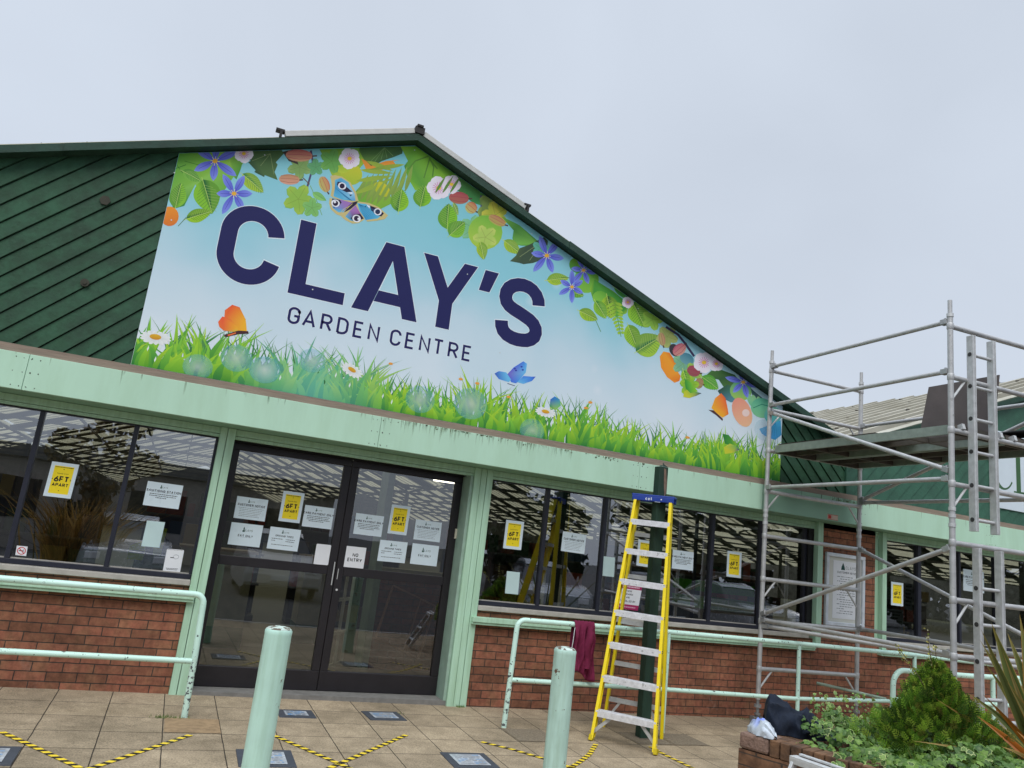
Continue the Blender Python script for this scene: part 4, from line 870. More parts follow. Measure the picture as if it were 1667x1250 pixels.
# ---- butterflies
A = Art()
def bf(pts, cols): A.poly([(520+x/11.907, 280+y/11.907) for x, y in pts], cols)
def bl(pts, w, c): strokes(A, [(520+x/11.907, 280+y/11.907) for x, y in pts], w, c)
CR = C(206, 190, 130)
bf([(215, 70), (300, 60), (440, 90), (600, 200), (700, 370), (760, 560), (640, 590), (430, 560), (260, 490), (215, 460), (245, 300), (230, 180)], CR)
bf([(760, 570), (960, 600), (1150, 680), (1330, 840), (1270, 910), (1100, 945), (930, 960), (820, 850), (700, 640)], CR)
bf([(200, 500), (400, 540), (680, 590), (600, 740), (440, 860), (330, 820), (220, 720), (185, 600)], CR); bf([(420, 860), (560, 740), (720, 620), (800, 760), (870, 920), (760, 990), (640, 1000), (500, 930)], CR)
CY, DB, PU = C(96, 186, 222), C(44, 34, 62), C(160, 120, 186)
bf([(300, 150), (420, 110), (560, 200), (680, 420), (700, 560), (450, 540), (270, 470), (300, 300)], [C(110, 190, 224), C(90, 170, 210), CY, C(150, 200, 230), C(90, 160, 210), CY, CY, C(60, 150, 200)])
bf([(350, 190), (420, 190), (600, 350), (640, 380), (520, 390), (400, 330), (340, 250)], DB); bf([(580, 440), (640, 440), (600, 470)], DB); bf([(540, 400), (640, 390), (640, 430)], C(232, 236, 244))
bf([(730, 600), (900, 620), (1080, 690), (1250, 800), (1130, 900), (900, 930), (780, 760)], [CY, CY, C(70, 160, 206), CY, CY, C(60, 150, 200), CY])
bf([(980, 650), (1120, 700), (1250, 800), (1200, 860), (1100, 830), (1000, 740)], DB); bf([(880, 660), (920, 650), (880, 690)], DB); bf([(910, 630), (980, 660), (970, 710)], C(232, 236, 244))
bf([(250, 510), (430, 540), (660, 600), (560, 700), (480, 780), (370, 780), (260, 700), (230, 600)], [CY, PU, PU, PU, CY, CY, C(90, 160, 210), CY]); bf([(250, 510), (400, 540), (430, 590), (380, 660), (280, 690), (240, 620)], DB)
bf([(500, 860), (600, 740), (700, 640), (770, 760), (850, 900), (720, 960), (600, 940)], [CY, PU, PU, C(170, 110, 180), DB, DB, CY]); bf([(600, 900), (680, 820), (790, 810), (860, 900), (720, 960)], DB)
for (x, y, r) in ((440, 270, 80), (312, 605, 84), (720, 900, 84), (1130, 770, 78)):
    ell(A, 520+x/11.907, 280+y/11.907, r/11.907, r/11.907*.85, 20, C(236, 238, 246)); ell(A, 520+x/11.907, 280+y/11.907, r/19, r/19, 20, DB)
for (x, y) in ((300, 580), (760, 905)): ell(A, 520+x/11.907, 280+y/11.907, 2, 1.9, 0, C(236, 238, 246))
bf([(480, 780), (520, 690), (640, 590), (740, 560), (720, 620), (600, 720)], DB)
for p in (([(430, 860), (480, 760), (640, 610)]), ([(400, 800), (470, 720), (600, 650)])): bl(p, .9, CR)
for k in range(9): bl([(640, 560), (300+k*30, 300+k*28)], .35, C(40, 120, 170)); bl([(760, 620), (900+k*35, 900-k*16)], .35, C(40, 120, 170))
A.build('butterfly_print')
# orange butterfly in the grass
OR, YO = C(236, 116, 60), C(244, 180, 50)
A.poly([(365, 520), (366, 505), (378, 496), (390, 500), (400, 520), (402, 540), (392, 542), (378, 535)], [OR, OR, C(238, 90, 50), OR, YO, YO, YO, OR]); A.poly([(355, 524), (362, 515), (376, 520), (388, 534), (384, 541), (364, 538), (357, 532)], [C(238, 110, 60), C(240, 90, 60), OR, YO, C(200, 190, 80), OR, OR]); A.poly([(364, 545), (388, 538), (404, 539), (405, 543), (388, 544), (367, 549)], C(74, 44, 50)); A.poly([(370, 545), (384, 541), (384, 543), (372, 547)], OR)
A.build('butterfly_print')
# blue butterfly
B1, B2 = C(70, 130, 226), C(110, 190, 236)
A.poly([(826, 609), (836, 598), (852, 588), (858, 592), (856, 606), (846, 618), (840, 624), (832, 622)], [C(120, 100, 200), B1, B1, B2, B2, B2, B1, B1]); A.poly([(805, 608), (812, 604), (824, 606), (832, 618), (828, 622), (812, 617)], [C(60, 90, 190), B1, B2, B2, B2, B1]); A.poly([(842, 622), (852, 612), (866, 613), (872, 613), (866, 620), (852, 625)], [B2, B1, B1, C(70, 80, 190), B1, B2])
for (x, y) in ((840, 603), (849, 597), (851, 602), (838, 600)): ell(A, x, y, 1.8, 1.3, 0, C(50, 60, 160))
strokes(A, [(826, 624), (838, 628)], 1, C(50, 50, 90))
A.build('butterfly_print')
# tulip-coloured, yellow-green and orange ones on the right
A.poly([(896, 650), (903, 645), (911, 650), (913, 660), (904, 668), (895, 662)], [C(60, 110, 190), C(50, 140, 210), C(60, 150, 190), C(110, 190, 110), C(150, 200, 60), C(60, 150, 90)])
A.build('butterfly_print')
A.poly([(1114, 636), (1124, 634), (1134, 638), (1142, 640), (1134, 644), (1122, 648), (1112, 646)], [C(190, 200, 50), C(206, 206, 60), C(110, 170, 80), C(40, 60, 110), C(60, 120, 60), C(206, 206, 60), C(206, 206, 60)]); A.poly([(1114, 616), (1124, 622), (1136, 637), (1124, 640), (1116, 632)], [C(60, 150, 60), C(110, 190, 60), C(150, 200, 50), C(90, 170, 60), C(50, 140, 60)])
A.build('butterfly_print')
A.poly([(1158, 664), (1164, 648), (1174, 640), (1181, 648), (1184, 662), (1186, 674), (1176, 680), (1166, 672)], [YO, C(244, 160, 50), OR, C(210, 90, 50), OR, C(234, 110, 50), YO, YO]); A.poly([(1153, 667), (1162, 668), (1177, 682), (1176, 685), (1166, 676)], C(84, 56, 60))
A.build('butterfly_print')
A.poly([(1176, 706), (1186, 708), (1200, 724), (1194, 728), (1180, 722)], [C(40, 120, 60), C(60, 140, 60), C(150, 196, 50), C(90, 170, 60), C(50, 130, 60)]); A.poly([(1178, 728), (1188, 722), (1198, 726), (1204, 732), (1192, 737), (1180, 739)], [C(206, 206, 60), C(200, 206, 70), C(120, 180, 90), C(40, 70, 130), C(200, 200, 60), C(200, 206, 60)])
A.build('butterfly_print')
A.poly([(1236, 698), (1252, 692), (1262, 688), (1271, 684), (1272, 708), (1262, 716), (1250, 712), (1240, 706)], [C(70, 170, 216)]*4+[C(60, 150, 200)]*2+[C(70, 160, 226)]*2)
for k in range(6): strokes(A, [(1262, 686), (1240+k*5, 706+k)], .5, C(50, 130, 180))
A.build('butterfly_print')
# ---- translucent light circles over the grass
for (px, py, r, t) in ((322, 597, 20, .45), (385, 583, 22, .5), (431, 602, 22, .6), (508, 587, 20, .45), (684, 650, 23, .45), (766, 657, 27, .5), (866, 701, 21, .4), (1243, 700, 20, .2)):
    A = MB(); c = onY(px, py, YS); rr = r/1240*9.0*(.86+.02*c[0]); y = YS-.0006-(_dep[0]+3+px/40)*1.4e-5; nn = 22; cc = C(120, 200, 216)
    ring = [(c[0]+rr*math.cos(2*math.pi*i/nn), y, c[2]+rr*.9*math.sin(2*math.pi*i/nn)) for i in range(nn)]
    ring = [(min(max(a, SX0), SX1), b_, max(z, 2.697)) for a, b_, z in ring]
    A._add(ring+[(c[0], y, c[2])], [(i, (i+1) % nn, nn) for i in range(nn)], [(cc[0], cc[1], cc[2], t*.55)]*nn+[(.80, .88, .93, t*.95)])
    A.build('light_circle_print', vcol_mat('print_ink_clear', .38, .4, alpha=True), SIGN)
# ---- lettering
NAVY = C(36, 38, 90); WT = C(228, 238, 246)
T = Art()
def strokesT(pts, w, *a):
    T.group([(q, a[-1]) for q in ribbon(pts, w, *(a[:-1]))], True)
def lpoly(pts):
    strokesT(pts, .011, True, WT)
    T.poly(pts, NAVY, True)
B0, T0 = 3.63, 4.372
def big(pts, closed=False):
    p2 = [np.array(p) for p in pts]; e0 = p2[0]+(p2[0]-p2[1])/np.linalg.norm(p2[0]-p2[1])*.009; e1 = p2[-1]+(p2[-1]-p2[-2])/np.linalg.norm(p2[-1]-p2[-2])*.009
    strokesT([tuple(e0)]+list(pts)+[tuple(e1)], .147+.011, WT)
    strokesT(pts, .147, NAVY)
big(arc(.172, 4.10, .209, .2095, 8, 180, 24)+arc(.172, 3.90, .209, .2095, 180, 352, 24))
lpoly([(.567, B0), (1.09, B0), (1.09, 3.752), (.715, 3.752), (.715, T0), (.567, T0)])
# A as outer shape minus counter: two legs, bar
def tri(pts, c): T.poly(pts, c, True)
Aout = [(1.171, B0-.003), (1.338, B0-.003), (1.378, 3.742), (1.642, 3.742), (1.681, B0-.003), (1.834, B0-.003), (1.597, T0), (1.409, T0)]
strokesT(Aout, .011, True, WT)
strokesT([(1.412, 3.862), (1.605, 3.862), (1.504, 4.195)], .011, True, WT)
for pp in ([(1.171, B0-.003), (1.338, B0-.003), (1.504, 4.195), (1.504, T0), (1.409, T0)], [(1.834, B0-.003), (1.681, B0-.003), (1.503, 4.195), (1.503, T0), (1.597, T0)], [(1.375, 3.742), (1.645, 3.742), (1.607, 3.862), (1.41, 3.862)]): T.poly(pp, NAVY, True)
lpoly([(2.030, B0-.004), (2.176, B0-.004), (2.176, 3.905), (2.400, T0-.008), (2.252, T0-.008), (2.103, 4.063), (1.955, T0-.006), (1.806, T0-.006), (2.030, 3.905)])
lpoly([(2.439, 4.122), (2.560, 4.122), (2.640, 4.356), (2.487, 4.356)])
SC = [(3.137, 4.112), (3.128, 4.17), (3.098, 4.225), (3.05, 4.268), (3.0, 4.290), (2.94, 4.298), (2.88, 4.290), (2.82, 4.265), (2.775, 4.225), (2.751, 4.175), (2.748, 4.12), (2.765, 4.07), (2.80, 4.035), (2.85, 4.01), (2.95, 3.975), (3.05, 3.935), (3.10, 3.90), (3.13, 3.855), (3.137, 3.81), (3.125, 3.765), (3.09, 3.728), (3.04, 3.703), (2.99, 3.694), (2.935, 3.690), (2.87, 3.697), (2.81, 3.717), (2.765, 3.752), (2.741, 3.80), (2.732, 3.857)]
big(SC)
def spaced(s, xs, h, w, z):
    for c, x in zip(s, xs):
        gw, sts = G_[c]
        for st in sts:
            strokesT([(x+w/2+a*(h-w)*1.14, z+w/2+e*(h-w)) for a, e in st], w+.009, WT)
    for c, x in zip(s, xs):
        gw, sts = G_[c]
        for st in sts:
            strokesT([(x+w/2+a*(h-w)*1.14, z+w/2+e*(h-w)) for a, e in st], w, NAVY)
spaced('GARDEN', (.608, .745, .913, 1.068, 1.226, 1.372), .166, .0245, 3.343)
spaced('CENTRE', (1.592, 1.747, 1.893, 2.035, 2.197, 2.350), .166, .0245, 3.343)
T.build('lettering')
print('print layers', _dep[0])
                                               # fixing screws and panel joints
for (px, py) in ((284, 281), (279, 358), (431, 252), (675, 244), (509, 471), (761, 446), (866, 380), (1039, 502), (814, 574), (1176, 770), (990, 735), (300, 585)):
    p = onY(px, py, YS-.004); r = .007; m = MB(); m._add([(p[0]+r*math.cos(a), YS-.0012-_dep[0]*1.4e-5, p[2]+r*math.sin(a)) for a in (0, 1.05, 2.1, 3.14, 4.2, 5.2)], [tuple(range(6))])
    m.build('sign_screw', mat('screw_white', rgb(200, 206, 206), .4), SIGN)

# ---- second sign on the next gable: pale board with green serif letters
SG2 = thing('shop_sign', 'pale board with tall green serif letters on the second gable behind the scaffold', 'sign', (10.6, -.3, 2.8))
yb = -.305
a = onY(1612, 752, yb); c = onY(1613, 824, yb)
x0 = (a[0]+c[0])/2; z0 = c[2]; ztop = onY(1634, 703, yb)[2]
MB().prism([(x0, z0), (x0+3.4, z0), (x0+3.4, ztop), (x0, ztop)], yb, -.293).build('sign_panel', mat('pale_board', rgb(214, 226, 234, .95), .4, var=.02), SG2, bevel=.004)
YS = -.3055; LG_[:] = 0
T2 = Art([(x0, z0), (x0+3.4, z0), (x0+3.4, ztop), (x0, ztop)])
SG = C(66, 102, 68)
Lx = onY(1655, 800, yb)[0]; Lz0 = onY(1655, 800, yb)[2]; Lz1 = Lz0+.62; Cx = onY(1636, 790, yb)[0]
def serif_quads(pts, ws):
    o = []
    for i in range(len(pts)-1):
        d = np.array(pts[i+1])-np.array(pts[i]); d = d/np.linalg.norm(d); nn = np.array([-d[1], d[0]])
        o.append([tuple(np.array(pts[i])-nn*ws[i]/2), tuple(np.array(pts[i+1])-nn*ws[i+1]/2), tuple(np.array(pts[i+1])+nn*ws[i+1]/2), tuple(np.array(pts[i])+nn*ws[i]/2)])
    return o
cr = arc(Cx-.02, Lz0+.31, .22, .31, 42, 322, 24); ws = [.025+.075*max(0, math.sin(math.radians((42+280*i/24)-90))) for i in range(25)]
for q in serif_quads(cr, ws): T2.poly(q, SG, True)
T2.poly([(cr[0][0]-.01, cr[0][1]-.05), (cr[0][0]+.03, cr[0][1]-.05), (cr[0][0]+.03, cr[0][1]+.10), (cr[0][0]+.015, cr[0][1]+.10)], SG, True)
T2.poly([(Lx, Lz0), (Lx+.095, Lz0), (Lx+.095, Lz1), (Lx, Lz1)], SG, True)
T2.poly([(Lx-.06, Lz1-.001), (Lx+.14, Lz1-.001), (Lx+.14, Lz1+.02), (Lx-.06, Lz1+.02)], SG, True)
T2.poly([(Lx-.06, Lz0-.022), (Lx+.42, Lz0-.022), (Lx+.46, Lz0+.16), (Lx+.44, Lz0+.16), (Lx+.36, Lz0+.02), (Lx+.095, Lz0+.005), (Lx-.06, Lz0)], SG, True)
T2.build('lettering', SG2)
# ================================================================== NOTICES ON THE GLASS
INK = vcol_mat('notice_ink', .5, .3)
PAPER = mat('laminated_paper', rgb(212, 226, 234, 1.05), .28, var=.025, scale=5, spec=.5)
PALE = mat('pale_sheet', rgb(196, 220, 220, .95), .35, var=.05, scale=4)
PWHITE = mat('bright_paper', rgb(226, 228, 232, 1.0), .5, var=.02)
K = C(26, 28, 36); KG = C(90, 96, 104); TL_ = C(24, 78, 70); YW = C(250, 220, 40)
def notice(name, label, corners, draw, y, paper=PAPER, group=None, cat='notice', rounded=False):
    P = [Vector(onY(px, py, y)) for px, py in corners]      # TL TR BR BL
    o = (P[0]+P[1]+P[2]+P[3])/4; ux = ((P[1]-P[0])+(P[2]-P[3]))/2; uz = ((P[0]-P[3])+(P[1]-P[2]))/2
    w, h = ux.length, uz.length; ux.normalize(); uz.normalize()
    t = thing(name, label, cat, tuple(P[3]), group)
    def W_(u, v, d=0): q = o+ux*((u-.5)*w)+uz*((v-.5)*h); return (q.x, y-d, q.z)
    m = MB()
    if rounded: pl = [(.04, 0), (.96, 0), (1, .04), (1, .96), (.96, 1), (.04, 1), (0, .96), (0, .04)]
    else: pl = [(0, 0), (1, 0), (1, 1), (0, 1)]
    n = len(pl); m._add([W_(u, v, .0015) for u, v in pl]+[W_(u, v, 0) for u, v in pl], [tuple(range(n))]+[(i, i+n, (i+1) % n+n, (i+1) % n) for i in range(n)])
    m.build('sheet', paper, t)
    pm = MB(); dep = [0]
    def put(poly, c):
        dep[0] += 1; pm._add([W_(u, v, .0016+dep[0]*1.2e-5) for u, v in poly], [tuple(range(len(poly)))], [c]*len(poly))
    asp = w/h
    def txt(s, v, hh, ww, c=K, u=.5, cen=True, gap=.13):         # text sizes in units of height
        y_ = .0016+(dep[0]+1)*1.2e-5; dep[0] += 1
        for q in text_quads(s, hh, ww, u*asp, v, gap, cen): pm._add([W_(a/asp, b_, y_) for a, b_ in q], [(0, 1, 2, 3)], [c]*4)
    def dashes(v, th, u0, u1, c=KG, k=1.0):
        rr_ = random.Random(int(v*1000+u0*77)); u = u0; y_ = .0016+(dep[0]+1)*1.2e-5; dep[0] += 1
        while u < u1:
            L_ = rr_.uniform(.02, .07)*k; e = min(u+L_, u1); pm._add([W_(a, b_, y_) for a, b_ in ((u, v), (e, v), (e, v+th), (u, v+th))], [(0, 1, 2, 3)], [c]*4); u = e+.012
    def logo(u, v, s):
        put([(u-.035*s/asp, v), (u+.03*s/asp, v), (u+.035*s/asp, v+.05*s), (u+.012*s/asp, v+.06*s), (u+.02*s/asp, v+.10*s), (u, v+.16*s), (u-.02*s/asp, v+.10*s), (u-.012*s/asp, v+.06*s), (u-.04*s/asp, v+.04*s)], TL_)
        txt('CLAYS', v+.02*s, .065*s, .011*s, C(110, 128, 124), u+.13*s/asp, True, .12)
    if draw: draw(put, txt, dashes, logo, asp)
    if pm.f: pm.build('print', INK, t)
    return t
def d_six(put, txt, dashes, logo, asp):
    put([(.14, .10), (.86, .10), (.86, .90), (.14, .90)], YW)
    dashes(.855, .022, .17, .83, C(60, 56, 30)); txt('^', .79, .045, .016); txt('PLEASE STAY', .665, .034, .006, C(60, 54, 24))
    txt('6FT', .44, .17, .038, gap=.06); txt('APART', .305, .10, .022, gap=.08); txt('v', .18, .045, .016); txt('<', .48, .07, .012, u=.17); txt('>', .48, .07, .012, u=.83)
def d_head(title, lines, bold=False):
    def f(put, txt, dashes, logo, asp):
        logo(.40, .76, 1.0); txt(title, .60, .10, .022, C(34, 38, 48)); put([(.14, .585), (.86, .585), (.86, .592), (.14, .592)], KG)
        for i, (u0, u1) in enumerate(lines): dashes(.50-i*.075, .03 if bold else .018, u0, u1, C(50, 54, 62) if bold else C(120, 128, 134))
    return f
d_card = d_head('CARD PAYMENT ONLY', [(.12, .9), (.12, .85), (.12, .9), (.2, .7)], True)
d_cust = d_head('CUSTOMER NOTICE', [(.1, .92), (.14, .86), (.14, .84), (.14, .8), (.14, .74), (.14, .8)])
d_san = d_head('SANITISING STATION', [(.12, .9), (.12, .86), (.3, .6)], True)
def d_exit(put, txt, dashes, logo, asp): logo(.42, .62, 1.5); txt('EXIT ONLY', .40, .10, .02, C(40, 44, 54)); put([(.33, .38), (.69, .38), (.69, .386), (.33, .386)], KG)
def d_open(put, txt, dashes, logo, asp):
    logo(.42, .74, 1.1); txt('OPENING TIMES', .58, .085, .017, C(40, 44, 54))
    dashes(.47, .028, .10, .46, C(60, 62, 70)); dashes(.47, .028, .56, .86, C(60, 62, 70)); dashes(.38, .028, .10, .22, C(60, 62, 70)); dashes(.38, .028, .56, .84, C(60, 62, 70)); dashes(.20, .026, .12, .82, C(60, 62, 70))
def d_noentry(put, txt, dashes, logo, asp): txt('NO', .52, .17, .036, K); txt('ENTRY', .28, .17, .036, K)
G_['X'] = (.54, [[(0, 0), (.54, 1)], [(0, 1), (.54, 0)]])
def ringq(put, cx, cy, rx, ry, w, c, n=24):
    for i in range(n):
        a0, a1 = 2*math.pi*i/n, 2*math.pi*(i+1)/n
        put([(cx+rx*math.cos(a0), cy+ry*math.sin(a0)), (cx+rx*math.cos(a1), cy+ry*math.sin(a1)), (cx+(rx-w)*math.cos(a1), cy+(ry-w)*math.sin(a1)), (cx+(rx-w)*math.cos(a0), cy+(ry-w)*math.sin(a0))], c)
def d_nosmoke(put, txt, dashes, logo, asp):
    RD = C(196, 30, 40); put([(.25, .46), (.75, .46), (.75, .54), (.25, .54)], K); put([(.6, .56), (.64, .56), (.7, .7), (.66, .7)], KG); ringq(put, .5, .5, .4, .4, .08, RD); put([(.2, .74), (.26, .8), (.8, .26), (.74, .2)], RD)
def d_smoke(put, txt, dashes, logo, asp):
    put([(.28, .62), (.5, .62), (.5, .655), (.28, .655)], K); ringq(put, .60, .68, .17, .10, .02, C(150, 154, 160), 14); dashes(.16, .025, .15, .85, C(60, 60, 66)); dashes(.11, .025, .2, .8, C(60, 60, 66)); dashes(.96, .015, .05, .95, C(120, 120, 120), 1.6)
def d_prem(put, txt, dashes, logo, asp):
    MG_ = C(164, 40, 92); put([(0, .82), (1, .82), (1, 1), (0, 1)], MG_); put([(0, 0), (1, 0), (1, .2), (0, .2)], MG_); dashes(.88, .05, .1, .9, C(226, 190, 206)); dashes(.07, .05, .12, .88, C(216, 160, 186))
    txt('THESE', .70, .07, .014); txt('PREMISES', .57, .07, .014); txt('ARE', .44, .07, .014); txt('PATROLLED BY', .29, .08, .016)
YW_ = .074; YDR = YD-.006
SIX = 'yellow distance posters on the glass'
notice('poster', "yellow 6FT APART poster in the middle pane of the left window", [(85.1, 750.7), (129.2, 756.5), (114.8, 811.9), (69.8, 806.8)], d_six, YW_, group=SIX, cat='poster')
notice('poster', "yellow 6FT APART poster on the left door, between two notices", [(461.9, 798.7), (496.2, 803.1), (487.5, 851.9), (452.7, 847.6)], d_six, YDR, group=SIX, cat='poster')
notice('poster', "yellow 6FT APART poster on the right door", [(638.2, 820.8), (668.8, 824.6), (661.6, 871.6), (630.1, 867.8)], d_six, YDR, group=SIX, cat='poster')
notice('poster', "yellow 6FT APART poster in the first pane right of the doors", [(824.2, 846.4), (853.4, 849), (848, 896), (818.8, 891.7)], d_six, YW_, group=SIX, cat='poster')
notice('poster', "yellow 6FT APART poster half hidden behind the stepladder and green post", [(1039.1, 877.7), (1066, 882), (1062.5, 924.3), (1035.9, 920.3)], d_six, YW_, group=SIX, cat='poster')
notice('poster', "yellow 6FT APART poster in the pane just left of the scaffold", [(1184.4, 896.5), (1207.4, 899.6), (1205.9, 941.3), (1182.3, 938)], d_six, YW_, group=SIX, cat='poster')
notice('poster', "yellow 6FT APART poster in the window seen through the scaffold", [(1450.9, 946.7), (1470.3, 949.3), (1470.3, 987.1), (1450.4, 984.8)], d_six, YW_, group=SIX, cat='poster')
NG = 'white paper notices on the glass'
notice('notice', "white SANITISING STATION notice near the mint post in the left window", [(240.8, 782.7), (298.7, 790.6), (290.3, 829), (232.3, 821.8)], d_san, YW_, group=NG)
notice('notice', "blank pale sheet below the sanitising notice in the left window", [(239.3, 847.3), (269, 850), (259.3, 891.6), (230, 888.7)], None, YW_, PALE, group=NG)
notice('notice', "white sheet with a cigarette drawing at the bottom corner of the left window", [(272.3, 893.8), (299.6, 894.7), (293, 933.4), (264.2, 930.3)], d_smoke, YW_-.001, PWHITE, group=NG, rounded=True)
notice('sticker', "small square no-smoking sticker with a red ring low in the left window", [(27.6, 887.9), (45.1, 889.6), (42.7, 905.2), (24.7, 903.3)], d_nosmoke, YW_, PWHITE, cat='sticker')
notice('notice', "white CUSTOMER NOTICE at top left of the left door", [(386.3, 807.1), (437.1, 814), (430.5, 848.9), (380.1, 842.7)], d_cust, YDR, group=NG)
notice('notice', "white CARD PAYMENT ONLY notice at top right of the left door", [(497.2, 821.6), (544.7, 827.8), (539, 861.8), (491, 856.3)], d_card, YDR-.002, group=NG)
notice('notice', "white EXIT ONLY notice on the left door", [(377.1, 849.7), (428.9, 855.5), (421.9, 891.3), (370.5, 885.6)], d_exit, YDR, group=NG)
notice('notice', "white OPENING TIMES notice on the left door", [(440.8, 856.8), (490.2, 862.9), (484, 897.9), (433.8, 892.4)], d_open, YDR, group=NG)
notice('notice', "blank white card beside the middle of the double doors, on the left door", [(515.6, 884.9), (539.4, 887.3), (533.8, 920.2), (510, 917.9)], None, YDR-.03, PWHITE, group=NG, rounded=True)
notice('notice', "white NO ENTRY notice with large black letters on the right door", [(564.6, 888.5), (596.6, 891.8), (591.2, 925.7), (559.2, 922.4)], d_noentry, YDR-.03, PWHITE, group=NG)
notice('notice', "white CARD PAYMENT ONLY notice at top left of the right door", [(580, 834.8), (625.3, 840.6), (620.5, 874.1), (574.6, 868.6)], d_card, YDR, group=NG)
notice('notice', "white CUSTOMER NOTICE at top right of the right door", [(677.2, 845), (719.5, 851), (715.6, 882.8), (672.6, 877.7)], d_cust, YDR, group=NG)
notice('notice', "white OPENING TIMES notice on the right door", [(619.2, 878.6), (663.7, 882.8), (658.6, 917), (613.8, 912.5)], d_open, YDR, group=NG)
notice('notice', "white EXIT ONLY notice on the right door", [(672.1, 884), (714.7, 889), (710.5, 922.1), (667, 917.3)], d_exit, YDR, group=NG)
notice('notice', "white CUSTOMER NOTICE in the window between doors and stepladder", [(916.7, 864.8), (954.5, 870.6), (951.2, 902.1), (912.8, 896.5)], d_cust, YW_, group=NG)
notice('notice', "blank pale sheet below the yellow poster right of the doors", [(825.3, 929.5), (846.5, 931.7), (843.2, 967.8), (822, 965.6)], None, YW_, PALE, group=NG)
notice('notice', "blank pale sheet just left of the stepladder", [(982.5, 905.4), (1001.3, 907.5), (999.2, 939.3), (980.8, 937.1)], None, YW_, PALE, group=NG)
notice('notice', "magenta and white notice reading THESE PREMISES ARE PATROLLED BY, seen through the stepladder", [(1006, 949), (1046.2, 954.2), (1037.5, 994.2), (999, 989)], d_prem, YW_, PWHITE, group=NG)
notice('notice', "white CARD PAYMENT ONLY notice right of the stepladder", [(1095.1, 894.6), (1129.5, 899), (1127.8, 929.2), (1093.6, 924.9)], d_card, YW_, group=NG)
notice('notice', "white CARD PAYMENT ONLY notice behind the scaffold ladder", [(1567.9, 925.6), (1601.4, 931.1), (1602, 966), (1568.1, 960.9)], d_card, YW_, group=NG)
def d_grey(put, txt, dashes, logo, asp):
    for i in range(6): dashes(.85-i*.14, .07, .08, .92-.1*(i % 3), C(20, 22, 26), 1.6)
GREYP = mat('grey_sheet', rgb(96, 102, 106), .5)
notice('notice', "dark grey text sheet low in the window behind the scaffold", [(1440.5, 990), (1470.3, 993), (1470.3, 1030), (1440.5, 1027)], d_grey, YW_+.03, GREYP, group=NG)
notice('notice', "narrow grey sheet beside the yellow poster behind the scaffold", [(1473.5, 949), (1486, 951), (1485, 994), (1472.8, 992)], d_grey, YW_+.03, GREYP, group=NG)

# framed notice board on the brick pier
NBT = thing('notice_board', 'tall white framed notice board on the brick pier behind the scaffold', 'notice board', (8.0, -.05, .9))
a = onY(1346.4, 898.6, -.04); c = onY(1409, 1022.8, -.04); a2 = onY(1408.3, 906.5, -.04); c2 = onY(1344.2, 1017.4, -.04)
x0, x1, z0, z1 = (a[0]+c2[0])/2, (c[0]+a2[0])/2, (c[2]+c2[2])/2, (a[2]+a2[2])/2
m = MB(); f = .045
m.box(x0, x1, -.04, -.001, z1-f, z1); m.box(x0, x1, -.04, -.001, z0, z0+f); m.box(x0, x0+f, -.04, -.001, z0+f, z1-f); m.box(x1-f, x1, -.04, -.001, z0+f, z1-f); m.box(x1-.11, x1-.095, -.035, -.001, z0+f, z1-f)
m.build('frame', mat('white_frame', rgb(214, 220, 228, .95), .35), NBT, bevel=.006)
MB().box(x0+f, x1-f, -.014, -.004, z0+f, z1-f).build('board', mat('board_back', rgb(214, 214, 204, .9), .6, var=.04, scale=3), NBT)
m = MB(); m.box(x0+.13, x1-.14, -.0175, -.0142, z0+.09, z0+.80); m.build('sheet', mat('bright_paper', (0, 0, 0)), NBT)
m = MB(); rr = random.Random(2)
for i in range(17):
    z = z0+.60-i*.028; xx = x0+.20+(.05 if i % 2 else 0)
    while xx < x1-.2-(.15 if i % 5 == 4 else 0): w_ = rr.uniform(.01, .05); m.box(xx, xx+w_, -.0182, -.0176, z, z+.008, C(120, 124, 128)); xx += w_+.012
for q in text_quads('CUSTOMER NOTICE', .026, .005, x0+.20, z0+.645): m._add([(u, -.0183, v) for u, v in q], [(0, 1, 2, 3)], [C(70, 74, 80)]*4)
for q in text_quads('CLAYS', .04, .006, x0+.34, z0+.70): m._add([(u, -.0183, v) for u, v in q], [(0, 1, 2, 3)], [C(140, 146, 146)]*4)
m._add([(x0+.26, -.0183, z0+.69), (x0+.33, -.0183, z0+.69), (x0+.32, -.0183, z0+.73), (x0+.295, -.0183, z0+.78), (x0+.27, -.0183, z0+.73)], [(0, 1, 2, 3, 4)], [C(30, 70, 66)]*5)
m.build('print', INK, NBT)

# ================================================================== RAILS
def bend(p, r, d_in, d_out, n=6):
    """points of a quarter bend at corner p"""
    a = Vector(p)-Vector(d_in)*r; c = Vector(p)+Vector(d_out)*r; o = a+Vector(d_out)*r
    return [tuple(o+(a-o)*math.cos(t)+(c-o)*math.sin(t)) for t in [i/n*math.pi/2 for i in range(n+1)]]
YR = -.75; RR = .0245
t = thing('handrail', 'pale mint tubular handrail left of the doors with chipped paint on its end post', 'handrail', (-2, YR, 0))
m = MB(); m.tube([(-9, YR, .898)]+bend((.338, YR, .898), .07, (1, 0, 0), (0, 0, -1))+[(.352, YR, .42)], RR, 14); m.build('top_rail', MINT_RAIL, t, True); MB().tube([(.352, YR, .4199), (.36, YR, gz(.36, YR)-.03)], RR, 14).build('rail_post', MINT_RAILC, t, True)
m = MB(); m.tube([(-9, YR, .412), (.335, YR, .397)], RR*.88, 14); m.build('lower_rail', MINT_RAIL, t, True)
for x in (-2.4, -5): MB().tube([(x, YR, -.05), (x, YR, .87)], RR*.9, 12).build('rail_post', MINT_RAIL, t, True)
t = thing('handrail', 'long pale mint handrail along the right windows, running behind the stepladder', 'handrail', (5, YR, 0))
